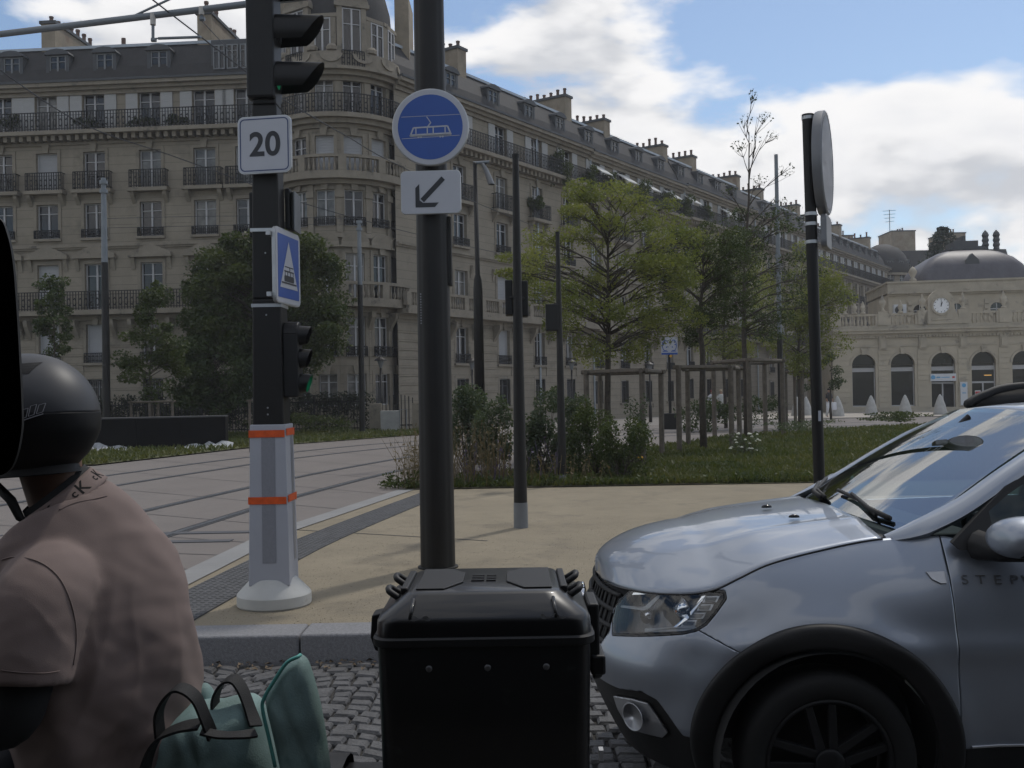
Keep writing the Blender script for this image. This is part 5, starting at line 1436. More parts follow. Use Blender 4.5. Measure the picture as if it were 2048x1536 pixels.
# 2 darker tree
sp = scatter(rs, 52, 1408, 560, 92, 125, 30, 19) + [(1345, 590, 20, 12), (1372, 480, 22, 14), (1470, 500, 22, 14)]
b = at(1407, 890, 24.6); b.z = .16
tree('elm', b, 'dark green young tree with forked limbs in the second wooden guard', 2.35, .095, clumps_px(sp, 24.6, rs, .8), M_mid, .056, 330, 32, 'young staked trees', sub=4)
# 3 tall thin tree with bare top
sp = [(1505, 190, 10, 14), (1490, 240, 16, 14), (1530, 235, 16, 12), (1478, 290, 18, 14), (1545, 270, 14, 12), (1512, 280, 14, 12), (1575, 340, 18, 14), (1455, 380, 22, 14), (1520, 360, 20, 14), (1560, 400, 22, 14), (1480, 430, 24, 16)]
low = scatter(rs, 50, 1530, 540, 105, 140, 32, 18)
b = at(1494, 860, 30.5); b.z = gz(30.5)+.01
tree('young_elm', b, 'tall thin tree with bare twigs rising above the roofs', 3.1, .10, clumps_px(sp+low, 30.5, rs, .9), M_drk, .075, 120, 33, 'young staked trees', sub=7, twig=.010)
# 4 honey locusts further back
sp = scatter(rs, 56, 1608, 610, 88, 125, 34, 24)
b = at(1600, 850, 37.5); b.z = gz(37.5)+.01
tree('honey_locust', b, 'yellow green feathery tree behind the round sign pole', 2.6, .08, clumps_px(sp, 37.5, rs, 1.2), M_loc, .085, 260, 34, 'young staked trees')
sp = scatter(rs, 46, 1460, 590, 80, 130, 32, 24)
b = at(1452, 850, 41.0); b.z = gz(41)+.01
tree('honey_locust', b, 'yellow green feathery tree showing behind the dark forked one', 2.6, .08, clumps_px(sp, 41.0, rs, 1.2), M_loc, .085, 260, 35, 'young staked trees')
sp = scatter(rs, 9, 1606, 740, 26, 40, 16, 10)
b = at(1606, 830, 52); b.z = gz(52)+.01
tree('small_tree', b, 'small dark leafy tree just left of the round sign pole, near the bollards', 1.6, .07, clumps_px(sp, 52, rs, .4), M_drk, .11, 150, 36)
sp = scatter(rs, 9, 1662, 745, 18, 34, 13, 10)
b = at(1662, 830, 54); b.z = gz(54)+.01
tree('small_tree', b, 'small dark leafy tree between the round sign pole and the station corner', 1.6, .07, clumps_px(sp, 54, rs, .4), M_drk, .11, 150, 37)
# big round tree in front of the left facade
sp = scatter(rs, 150, 534, 612, 145, 150, 40, 28, lambda u, v: True)
b = at(545, 850, 40.5); b.z = gz(40.5)+.01
tree('broadleaf_tree', b, 'large dense dark green tree in front of the left facade', 2.2, .20, clumps_px(sp, 40.5, rs, 2.2), M_mid, .15, 380, 38, sub=2, twig=.02)
sp = scatter(rs, 34, 305, 690, 68, 105, 24, 18, lambda u, v: not (v < -.3 and abs(u) > .45)) + [(312, 575, 12, 16), (308, 600, 16, 16)]
b = at(303, 835, 33.5); b.z = gz(33.5)+.01
tree('sapling', b, 'slender pointed green tree rising from the small stake frame', 1.2, .06, clumps_px(sp, 33.5, rs, .7), M_mid, .10, 200, 39, sub=3)
sp = scatter(rs, 22, 108, 640, 34, 85, 20, 14)
b = at(112, 850, 38.0); b.z = gz(38)+.01
tree('small_tree', b, 'small dark tree above the rider, at the left edge of the facade', 1.6, .07, clumps_px(sp, 38.0, rs, .7), M_drk, .12, 160, 40)
sp = scatter(rs, 80, 430, 745, 96, 74, 28, 18)
b = at(440, 850, 38.5); b.z = gz(38.5)+.01
tree('low_tree', b, 'low spreading dark tree left of the signal mast under the large one', .8, .07, clumps_px(sp, 38.5, rs, 1.0), M_drk, .13, 190, 41)
# far conifer by the dome
p = at(1878, 600, 100); b = Vector((p.x, 100, gz(100)))
o = empty('conifer', b, label='dark conifer with ragged branches behind the station dome', cat='tree')
H_ = at(1890, 452, 100).z-b.z
MB().tube([(0, 0, 0), (0, 0, H_*.6), (0.6, 0, H_)], [.35, .2, .03], 8).build('trunk', M_bark, o)
cs, rd = [], []
for i in range(26):
    t = i/25; zz = H_*(.45+.54*t); rr_ = 4.2*(1-t)**.75+.6; a = rs.uniform(0, 6.28)
    for q in range(3):
        cs.append((math.cos(a+q*2.1)*rr_*.6+.5*t, math.sin(a+q*2.1)*rr_*.6, zz-.25*rr_)); rd.append((rr_*.5, rr_*.5, .28))
leaf_object('crown', leaf_cloud(cs, rd, [90]*len(cs), .28, .9, 44, .5), M_con, o)

# ---- shrubs
def shrub(px, py, Y, hw, hh, label, m, size, n, seed, zlow=None, name='shrub', sub=24, stem=True, group=None, cat='shrub'):
    rs_ = random.Random(seed); g = gz(Y)+.012
    c = at(px, py, Y); b = Vector((c.x, Y, g)); k = Y/F_PX
    o = empty(name, b, label=label, cat=cat, group=group)
    cs, rd, cn = [], [], []
    for _ in range(sub):
        u, v = rs_.uniform(-1, 1), rs_.uniform(-1.25, 1)
        if v > .1: u *= 1.25-.5*v
        p = Vector((u*hw*k*.95, rs_.uniform(-.7, .7)*hw*k, max(.06, c.z-g+v*hh*k*.85)))
        cs.append(tuple(p)); rd.append((hw*k*.42, hw*k*.42, hh*k*.40)); cn.append(n/sub)
    leaf_object('foliage', leaf_cloud(cs, rd, cn, size, .6, seed, .1), m, o)
    if stem:
        m_ = MB()
        for p in cs: m_.tube(branch_path((rs_.gauss(0, .06), rs_.gauss(0, .06), -.02), p, 0, .03, 3, rs_), [.012, .009, .006, .003], 4)
        m_.build('stems', M_bark, o, fix=False)
    return o
bed = sheet_poly('planting_bed', [(-1.73, 15.64), (3.1, 15.64), (3.9, 18.5), (4.2, 21.5), (2.0, 22.6), (1.0, 20.7)], 0.018, M_soil)
shr = [(935, 850, 18.6, 40, 70, 'leafy grey green shrub behind the thick post on its right', M_cool, .058, 4800),
 (985, 860, 17.6, 34, 60, 'leafy shrub between the street light and the tall tapered pole', M_cool, .055, 4200),
 (1085, 860, 17.8, 40, 72, 'tall leafy shrub between the two tapered poles', M_cool, .058, 5000),
 (1150, 850, 18.4, 30, 60, 'dark shrub just right of the signal pole in the bed', M_cool, .055, 3000),
 (1195, 880, 17.4, 52, 72, 'broad dark green shrub under the feathery tree', M_mid, .05, 4600),
 (1245, 900, 16.8, 50, 55, 'low dark shrub right end of the planting bed', M_mid, .048, 3800),
 (1275, 845, 19.6, 26, 50, 'slim leafy shrub between the posts of the nearest guard', M_cool, .055, 900)]
for i, (px, py, Y, hw, hh, lb, m, sz, n) in enumerate(shr): shrub(px, py, Y, hw, hh, lb, m, sz, n, 60+i)
# dry stems and herbs at the front of the bed
def stems(px0, px1, Y0, Y1, n, h, m, seed, label, w=.006, name='dry_grass', clip=None):
    r_ = np.random.RandomState(seed); q = []
    while len(q) < n:
        Y = r_.uniform(Y0, Y1); px = r_.uniform(px0, px1); g = gz(Y)+.02; p = at(px, 900, Y)
        hh = h*r_.uniform(.4, 1.25); a = r_.uniform(0, 6.28); lx, ly = r_.normal(0, .22, 2)*hh
        dx, dy = math.cos(a)*w, math.sin(a)*w
        q.append([(p.x-dx, Y-dy, g), (p.x+dx, Y+dy, g), (p.x+lx+dx*.4, Y+ly+dy*.4, g+hh), (p.x+lx-dx*.4, Y+ly-dy*.4, g+hh)])
        for _ in range(3):
            t = r_.uniform(.5, 1); x, y, z_ = p.x+lx*t, Y+ly*t, g+hh*t; s = .018
            u = r_.normal(0, s, (2, 3)); q.append([(x, y, z_), (x+u[0, 0], y+u[0, 1], z_+u[0, 2]), (x+u[0, 0]+u[1, 0], y+u[0, 1]+u[1, 1], z_+u[0, 2]+u[1, 2]), (x+u[1, 0], y+u[1, 1], z_+u[1, 2])])
    return tag(leaf_object(name, np.array(q).reshape(-1, 3), m), label, 'plants', kind='stuff')
stems(815, 1010, 15.7, 17.6, 1300, .85, M_dry, 71, 'dry brown stems at the front left of the planting bed')
stems(790, 870, 15.68, 16.4, 260, .66, M_dry, 72, 'thin dry stalks at the left tip of the planting bed')
stems(1000, 1230, 15.75, 16.6, 300, .40, M_dry, 73, 'sparse dry stems along the front edge of the bed')
stems(800, 1180, 15.66, 16.1, 900, .16, M_mid, 74, 'low green weeds along the edge of the sand', .012, 'weeds')
stems(930, 1120, 15.9, 17.2, 160, .6, M_lav, 75, 'purple flowering stems in the planting bed', .008, 'lavender')
stems(1180, 1960, 15.64, 16.1, 1500, .11, M_mid, 76, 'low weeds along the edge between the lawn and the sand', .012, 'edge_weeds')
shrub(800, 962, 15.9, 36, 18, 'small green weed clump at the left tip of the bed', M_mid, .05, 500, 80, stem=False, name='weed_clump')
shrub(1490, 888, 22.5, 34, 20, 'bush with small white flowers on the lawn', M_cool, .05, 700, 81, name='flower_bush')
r_ = random.Random(3); fl_ = MB(); fb = at(1490, 888, 22.4)
fo = [o for o in bpy.data.objects if o.name.startswith('flower_bush')][0]; M_pet = mat('white_petals', (.6, .6, .5), .7)
for _ in range(26):
    p = at(1490+r_.uniform(-32, 32), 884+r_.uniform(-18, 18), 22.4+r_.uniform(-.3, .1))-fo.location; MB().lathe([(.045*r_.uniform(.5, 1), 0), (.03, .02), (0.001, .03)], 6, tuple(p)).build('flower_head', M_pet, fo)
m_ = MB(); m_.lathe([(.001, 0), (.05, .02), (.05, .06), (.001, .08)], 8, tuple(at(1281, 920, 19.0))); tag(m_.build('yellow_flower', mat('yellow_petals', (.7, .36, .01), .6)), 'single yellow flower beside the thick guard post', 'flower')
# dark hedges under the trees and by the fence
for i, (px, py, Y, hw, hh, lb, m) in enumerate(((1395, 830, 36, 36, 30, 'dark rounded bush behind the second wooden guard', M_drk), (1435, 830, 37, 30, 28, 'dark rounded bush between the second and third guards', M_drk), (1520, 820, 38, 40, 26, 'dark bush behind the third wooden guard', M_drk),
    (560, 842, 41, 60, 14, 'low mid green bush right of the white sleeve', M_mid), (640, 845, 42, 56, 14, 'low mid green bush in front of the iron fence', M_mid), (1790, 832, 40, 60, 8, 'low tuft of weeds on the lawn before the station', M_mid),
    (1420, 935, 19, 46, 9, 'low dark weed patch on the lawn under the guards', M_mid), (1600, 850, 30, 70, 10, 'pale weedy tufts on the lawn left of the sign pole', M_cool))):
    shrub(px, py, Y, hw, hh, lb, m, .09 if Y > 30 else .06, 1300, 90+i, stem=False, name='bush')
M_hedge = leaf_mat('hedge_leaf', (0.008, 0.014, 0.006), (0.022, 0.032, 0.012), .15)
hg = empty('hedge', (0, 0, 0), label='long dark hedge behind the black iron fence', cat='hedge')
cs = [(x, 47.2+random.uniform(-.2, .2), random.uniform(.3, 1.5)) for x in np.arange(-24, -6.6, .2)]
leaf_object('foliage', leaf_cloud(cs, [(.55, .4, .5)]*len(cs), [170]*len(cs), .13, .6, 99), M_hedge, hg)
# plants on the top balcony of the terrace and at windows
pl = [(1115, 335, 30, 42), (1165, 352, 30, 30), (1205, 372, 34, 30), (1262, 388, 40, 30), (1318, 400, 34, 28), (1362, 412, 30, 24), (1405, 424, 24, 20), (1068, 408, 18, 20)]
for i, (px, py, hw, hh) in enumerate(pl):
    s = FR.s_of_px(px); q = FR(s, .35, 0); Y = q[1]; c = at(px, py, Y)
    o = empty('balcony_plant', (q[0], Y, c.z-hh*Y/F_PX), label=f'leafy green plant on the terrace balconies, {ORD[i]} from the corner' if i < 7 else 'small green window plant left of the feathery tree crown', cat='plant', group='balcony plants')
    k = Y/F_PX; cs = [(rs.uniform(-1, 1)*hw*k*.7, rs.uniform(-.3, .3), hh*k*(1+rs.uniform(-.7, .6))) for _ in range(9)]
    leaf_object('foliage', leaf_cloud(cs, [(hw*k*.4, .3, hh*k*.4)]*9, [130]*9, .16, .6, 110+i), M_mid, o)
for i, (px, py) in enumerate(((35, 250), (190, 258), (295, 252), (370, 250))):
    s = FL.s_of_px(px); q = FL(s, .4, 15.45)
    o = empty('balcony_plant', q, label=f'dark plant on the upper left balcony, {ORD[i]} from the left', cat='plant', group='balcony plants')
    cs = [(rs.uniform(-.5, .5), rs.uniform(-.1, .1), rs.uniform(.1, .4 if i else .8)) for _ in range(6)]
    leaf_object('foliage', leaf_cloud(cs, [(.3, .2, .2)]*6, [70]*6, .13, .6, 130+i), M_drk, o)

# ---- wooden tree guards
def guard(posts, ztop, r, label, extra=()):
    c = Vector((0, 0, 0)); pts = []
    for px, Y in posts: p = at(px, 800, Y); pts.append(Vector((p.x, Y, gz(Y))))
    c = sum(pts, Vector())/len(pts)
    o = empty('tree_guard', c, label=label, cat='tree guard', group='wooden tree guards')
    for p in pts:
        q = p-c; MB().tube([(q.x, q.y, -.1), (q.x+random.gauss(0, .015), q.y, ztop-p.z+c.z*0+p.z-c.z)], r, 8).build('post', M_wood, o, smooth=True, sharp=45)
    n = len(pts)
    for i in range(n):
        a, b = pts[i]-c, pts[(i+1) % n]-c; a.z = b.z = ztop-c.z; d = (b-a).normalized()*.12
        MB().tube([a-d, b+d], r*.82, 8).build('top_rail', M_wood, o, smooth=True, sharp=45)
    return o
guard([(1174, 21.6), (1285, 20.6), (1322, 22.6), (1200, 24.0)], 2.06, .062, 'nearest wooden post and rail guard round the feathery tree')
guard([(1357, 23.6), (1462, 24.2), (1478, 26.2), (1375, 26.4)], 2.18, .066, 'second wooden guard round the dark forked tree')
guard([(1428, 31.8), (1499, 29.8), (1566, 31.4), (1530, 34)], 2.50, .075, 'tallest wooden guard round the bare-topped tree')
guard([(1572, 38.5), (1605, 37.0), (1632, 38.6), (1590, 40.2)], 2.25, .065, 'furthest wooden guard just left of the round sign pole')
guard([(262, 33.0), (300, 32.6), (344, 33.1), (315, 34.4)], 1.55, .045, 'small stake frame above the black board wall')
m_ = MB(); p = at(500, 830, 27); m_.tube([(p.x, 27, .1), (p.x-.01, 27, at(500, 803, 27).z)], .035, 8); m_.box(p.x-.08, p.x+.06, 26.94, 27.06, at(500, 803, 27).z, at(500, 803, 27).z+.05); tag(m_.build('stake', M_wood), 'single short wooden stake just left of the signal mast', 'stake')

# ---- distant people
def small_person(px, Y, top, bottom, shirt, trousers, hair, label, seed, facing=0.0, bag=None):
    g = gz(Y)+.012; p = at(px, 790, Y); rs_ = random.Random(seed)
    o = empty('person', (p.x, Y, g), facing, label, 'person')
    M_skin = mat('skin', (.36, .22, .16), .6); H = 1.70
    me = bpy.data.meshes.new('body')
    V_ = [(0, 0, .92), (0, 0, 1.12), (0, 0, 1.38), (0, 0, 1.47), (0, 0, 1.54), (0, -.01, 1.63), (.17, 0, 1.38), (.22, -.02, 1.12), (.20, -.12, .92), (-.17, 0, 1.38), (-.23, .0, 1.12), (-.20, -.06, .90),
          (.09, 0, .86), (.10, -.05, .48), (.11, .02, .08), (.11, -.13, .04), (-.09, 0, .86), (-.10, .04, .48), (-.11, .12, .08), (-.11, -.02, .04)]
    E_ = [(0, 1), (1, 2), (2, 3), (3, 4), (4, 5), (2, 6), (6, 7), (7, 8), (2, 9), (9, 10), (10, 11), (0, 12), (12, 13), (13, 14), (14, 15), (0, 16), (16, 17), (17, 18), (18, 19)]
    rad = [.15, .14, .16, .06, .075, .085, .07, .05, .035, .07, .05, .035, .09, .065, .045, .04, .09, .065, .045, .04]
    me.from_pydata(V_, E_, []); b_ = link_mesh('body', me, o)
    sk = b_.modifiers.new('skin', 'SKIN'); sk.use_smooth_shade = True; lay = me.skin_vertices[0].data
    for i, r__ in enumerate(rad): lay[i].radius = (r__, r__*.8); lay[i].use_root = (i == 0)
    ss = b_.modifiers.new('sub', 'SUBSURF'); ss.levels = 1; ss.render_levels = 2
    for m in (M_skin,): me.materials.append(m)
    t = MB(); t.lathe([(.20, .90), (.19, 1.1), (.22, 1.3), (.20, 1.42), (.09, 1.49)], 12, M=lambda x, y, z_: (x, y*.72, z_), cap=False)
    for sd in (-1, 1): t.tube([(sd*.17, 0, 1.38), (sd*.225, -.01, 1.12)], [.085, .068], 8)
    t.build('shirt', mat('cloth', shirt, .8), o, smooth=True)
    t = MB()
    for sd, k in ((1, 0), (-1, 1)): t.tube([(sd*.09, 0, .95), (sd*.10, -.05 if not k else .04, .48), (sd*.11, .02 if not k else .12, .08)], [.115, .085, .07], 10)
    t.build('trousers', mat('cloth', trousers, .8), o, smooth=True)
    t = MB(); t.lathe([(.093, 1.62), (.10, 1.68), (.07, 1.735), (.001, 1.75)], 10, M=lambda x, y, z_: (x*.9, y+.012, z_)); t.build('hair', mat('hair', hair, .7), o, smooth=True)
    if bag: t = MB(); t.box(.17, .50, -.14, .02, .42, .88); t.build('bag', mat('bag', bag, .7), o, bevel=.03)
    return o
small_person(1658, 60, 0, 0, (.02, .02, .022), (.55, .56, .58), (.015, .012, .01), 'person in a dark jacket and pale trousers beside the station corner', 1, R(30), (.55, .56, .6))
small_person(1424, 56, 0, 0, (.55, .57, .62), (.05, .05, .06), (.25, .03, .04), 'person in a white shirt seen behind the second wooden guard', 2, R(-40))
small_person(1442, 57, 0, 0, (.40, .40, .38), (.03, .03, .03), (.35, .28, .2), 'fair haired person in a pale top seen behind the guard posts', 3, R(20))
# ------------------------------------------------------------------ silver hatchback
CX, CY = 0.30, 4.36           # nose position and centre line of the car in the street
M_paint = mat('silver_paint', (0.29, 0.32, 0.37), 0.40, metal=.62, var=.04, scale=900, coat=.8)
M_clad = mat('grained_black_plastic', (0.0085, 0.0085, 0.009), 0.6, var=.15, scale=30, bump=.1, bscale=300)
M_gloss = mat('gloss_black', (0.008, 0.008, 0.009), 0.12, var=.1)
M_rubber = mat('tyre_rubber', (0.006, 0.006, 0.006), 0.8, var=.2, scale=12)
M_chrome = mat('chrome', (0.75, 0.76, 0.78), 0.09, metal=1.0, var=.02)
M_satin = mat('satin_silver', (0.45, 0.46, 0.48), 0.35, metal=.8, var=.03)
M_rimd = mat('dark_alloy', (0.022, 0.0225, 0.024), 0.4, metal=.5, var=.1)
M_lens = glass_mat('headlamp_glass', (0.93, 0.95, 0.96))
M_wind = glass_mat('windscreen_glass', (0.46, 0.57, 0.57), gain=.36)
M_lampw = mat('lamp_white', (0.55, 0.57, 0.60), .3, var=.03)
M_inner = mat('cabin_grey', (0.035, 0.036, 0.04), .8, var=.2)
M_amber = mat('amber_lens', (0.55, 0.16, 0.03), .2, var=.05)

CAR = empty('car', (CX, CY, 0), label='silver hatchback car at the kerb with its bonnet towards the motorcycle', cat='car')
OUT = [(0.0, 0.0), (.012, .20), (.05, .38), (.11, .51), (.20, .62), (.33, .71), (.48, .765), (.65, .80), (.90, .838), (1.25, .858), (1.8, .865), (2.6, .865), (3.2, .855), (3.6, .83), (3.85, .74), (3.98, .60), (4.06, .35), (4.08, 0.0)]
_o = [Vector((p[0], p[1], 0)) for p in OUT]
_dense = smooth_path(_o, 24); _len = [0.0]
for a, b in zip(_dense[:-1], _dense[1:]): _len.append(_len[-1]+(b-a).length)
QX = np.array([p.x for p in _dense]); QY = np.array([p.y for p in _dense]); QL = np.array(_len); QMAX = QL[-1]
def q_of_x(x): return float(np.interp(x, QX[:len(QX)], QL))
_tx = np.gradient(QX, QL); _ty = np.gradient(QY, QL)
def pchip(xs, ys):
    xs, ys = np.array(xs, float), np.array(ys, float); h = np.diff(xs); d = np.diff(ys)/h; m = np.zeros(len(xs)); m[0], m[-1] = d[0], d[-1]
    for i in range(1, len(xs)-1):
        if d[i-1]*d[i] > 0: w1, w2 = 2*h[i]+h[i-1], h[i]+2*h[i-1]; m[i] = (w1+w2)/(w1/d[i-1]+w2/d[i])
    def f(x):
        x = np.clip(np.asarray(x, float), xs[0], xs[-1]); i = np.clip(np.searchsorted(xs, x)-1, 0, len(h)-1); t = (x-xs[i])/h[i]
        return (2*t**3-3*t**2+1)*ys[i]+(t**3-2*t**2+t)*h[i]*m[i]+(-2*t**3+3*t**2)*ys[i+1]+(t**3-t**2)*h[i]*m[i+1]
    return f
def z_bot(x): return np.interp(x, [0, .35, .5, 3.6, 4.08], [.20, .20, .21, .21, .24])
z_top = pchip([0, .12, .30, .40, .50, .62, .80, 1.07, 1.25, 1.40, 2.0, 3.3, 3.9, 4.08], [.865, .872, .884, .902, .948, 1.0, 1.045, 1.088, 1.098, 1.066, 1.075, 1.09, 1.08, 1.06])
z_mid = pchip([0, .03, .08, .16, .28, .42, .64, 1.05], [.868, .905, .958, 1.005, 1.048, 1.080, 1.112, 1.142])
_sh = pchip([0, .1, .25, .42, .6, .9, 1.1, 1.3, 1.5, 4.1], [.05, .06, .07, .085, .115, .165, .175, .13, .07, .07])
def S_pt(q, z, off=0.0):
    """point of the flank skin at distance q along the outline (near side), height z; off pushes inwards"""
    q = np.asarray(q, float); z = np.asarray(z, float)
    x = np.interp(q, QL, QX); y = np.interp(q, QL, QY); tx = np.interp(q, QL, _tx); ty = np.interp(q, QL, _ty)
    n_ = np.hypot(tx, ty); nx, ny = -ty/n_, tx/n_          # inwards is (ty,-tx) of the mirrored side; fixed below
    inx, iny = ty/n_, -tx/n_
    zb, zt = z_bot(x), z_top(x); t = (z-zb)/(zt-zb)
    nose = np.clip((.55-x)/.45, 0, 1)
    sh = _sh(x)
    top = sh*np.clip((t-.52)/.48, 0, 1)**2.3
    bot = .055*np.clip((.40-t)/.40, 0, 1)**1.7 + nose*.05*np.clip((.30-t)/.30, 0, 1)
    bulge = nose*(.035*np.exp(-((z-.60)/.10)**2)) + .012*np.exp(-((z-.72)/.05)**2)*(1-nose)
    arch = .018*np.exp(-((np.hypot(x-.80, z-.32)-.47)/.07)**2)
    ins = top+bot-bulge-arch+off
    X = x+inx*ins; Y = y+iny*ins
    return X, Y, z
# pixel to (q,z) on the near flank, so that lamps and seams sit where the photo shows them
_qq, _ww = np.meshgrid(np.linspace(0, q_of_x(2.2), 700), np.linspace(0, 1, 300))
_xx = np.interp(_qq, QL, QX); _zz = z_bot(_xx)+(z_top(_xx)-z_bot(_xx))*_ww
_X, _Y, _Z = S_pt(_qq, _zz)
_CM3 = np.array(CM3)
def proj(X, Y, Z):
    d = np.stack([X, Y, Z-CAM_Z], -1) @ _CM3
    return 1024+F_PX*d[..., 0]/-d[..., 2], 768-F_PX*d[..., 1]/-d[..., 2]
_PX, _PY = proj(_X+CX, CY-_Y, _Z)
def SQ(px, py):
    i = np.argmin((_PX-px)**2+(_PY-py)**2); return float(_qq.flat[i]), float(_zz.flat[i])
def poly_sdf(poly, P):
    """signed distance (negative inside) of points P (N,2)"""
    poly = np.asarray(poly, float); n = len(poly); d = np.full(len(P), 1e9); ins = np.zeros(len(P), bool)
    for i in range(n):
        a, b = poly[i], poly[(i+1) % n]; e = b-a; w = P-a
        t = np.clip((w@e)/(e@e), 0, 1); d = np.minimum(d, np.hypot(*(w-np.outer(t, e)).T))
        c = ((a[1] > P[:, 1]) != (b[1] > P[:, 1]))
        with np.errstate(divide='ignore', invalid='ignore'): xi = (b[0]-a[0])*(P[:, 1]-a[1])/(b[1]-a[1])+a[0]
        ins ^= c & (P[:, 0] < xi)
    return np.where(ins, -d, d)
def clip(mesh, f):
    """keep the part of the mesh where f>=0, cut cleanly along f=0"""
    V, Fc = mesh; V = list(map(tuple, V)); new = []; cache = {}; f = list(f)
    rows = [None]*len(V); out = []
    def vid(i):
        if rows[i] is None: rows[i] = len(out); out.append(V[i])
        return rows[i]
    def cut(i, j):
        k = (i, j) if i < j else (j, i)
        if k not in cache:
            t = f[k[0]]/(f[k[0]]-f[k[1]]); a, b = V[k[0]], V[k[1]]
            cache[k] = len(out); out.append(tuple(x+(y-x)*t for x, y in zip(a, b)))
        return cache[k]
    for fc in Fc:
        if all(f[i] >= 0 for i in fc): new.append(tuple(vid(i) for i in fc)); continue
        if all(f[i] < 0 for i in fc): continue
        r = []
        for a, b in zip(fc, fc[1:]+fc[:1]):
            if f[a] >= 0: r.append(vid(a))
            if (f[a] >= 0) != (f[b] >= 0): r.append(cut(a, b))
        if len(r) > 2: new.append(tuple(r))
    return (np.array(out) if out else np.zeros((0, 5))), new
def flank(qa, qb, nq, nw, off=0.0):
    qs = np.linspace(qa, qb, nq); ws = np.linspace(0, 1, nw); Q, Wv = np.meshgrid(qs, ws)
    x = np.interp(Q, QL, QX); z_ = z_bot(x)+(z_top(x)-z_bot(x))*Wv; X, Y, Z = S_pt(Q, z_, off)
    V = np.stack([X.ravel(), -Y.ravel(), Z.ravel(), Q.ravel(), x.ravel()], 1)
    Fc = [(j*nq+i, j*nq+i+1, (j+1)*nq+i+1, (j+1)*nq+i) for j in range(nw-1) for i in range(nq-1)]
    return V, Fc
def put(mesh, name, material, parent, sd=1, thick=.010, smooth=True):
    V, Fc = mesh
    if len(Fc) == 0: return None
    m_ = MB(); m_.v = [(v[0], v[1]*sd, v[2]) for v in V]; m_.f = [f if sd > 0 else f[::-1] for f in Fc]; m_.m = [0]*len(Fc)
    o = m_.build(name, material, parent, smooth=smooth, fix=False)
    if thick:
        s = o.modifiers.new('thick', 'SOLIDIFY'); s.thickness = thick; s.offset = -1
    return o
QZ = lambda V: V[:, [3, 2]]
G = .0022
XW, ZW = .80, .338
lamp_px = [(1262, 1182), (1300, 1181), (1360, 1183), (1415, 1184), (1447, 1187), (1449, 1196), (1430, 1222), (1410, 1245), (1392, 1258), (1365, 1264), (1300, 1267), (1226, 1266), (1226, 1240), (1232, 1212)]
POLY_LAMP = [SQ(*p) for p in lamp_px]
_lb = SQ(1392, 1258); _la = SQ(1505, 1316)
grl_px = [(1186, 1112), (1200, 1130), (1228, 1158), (1258, 1176), (1238, 1196), (1226, 1216), (1220, 1262), (1206, 1272)]
q_g = [SQ(*p) for p in grl_px]
POLY_GRILL = [(-.9, .872), (-.9, .62)] + [(q_g[7][0]-.02, .62)] + [(q_g[6][0]-.01, q_g[6][1]), (q_g[5][0], q_g[5][1]), (q_g[4][0], q_g[4][1]), (q_g[3][0], .868)]
low_px = [(1240, 1380), (1282, 1386), (1312, 1402), (1340, 1440), (1366, 1474), (1400, 1480), (1420, 1482)]
POLY_LOW = [(-.9, .15), (-.9, SQ(*low_px[0])[1])] + [SQ(*p) for p in low_px] + [(SQ(1420, 1482)[0]+.12, .36), (SQ(1420, 1482)[0]+.12, .15)]
fog_px = [(1220, 1392), (1258, 1398), (1290, 1408), (1314, 1440), (1332, 1470), (1322, 1478), (1268, 1464), (1242, 1442)]
POLY_FOG = [SQ(*p) for p in fog_px]
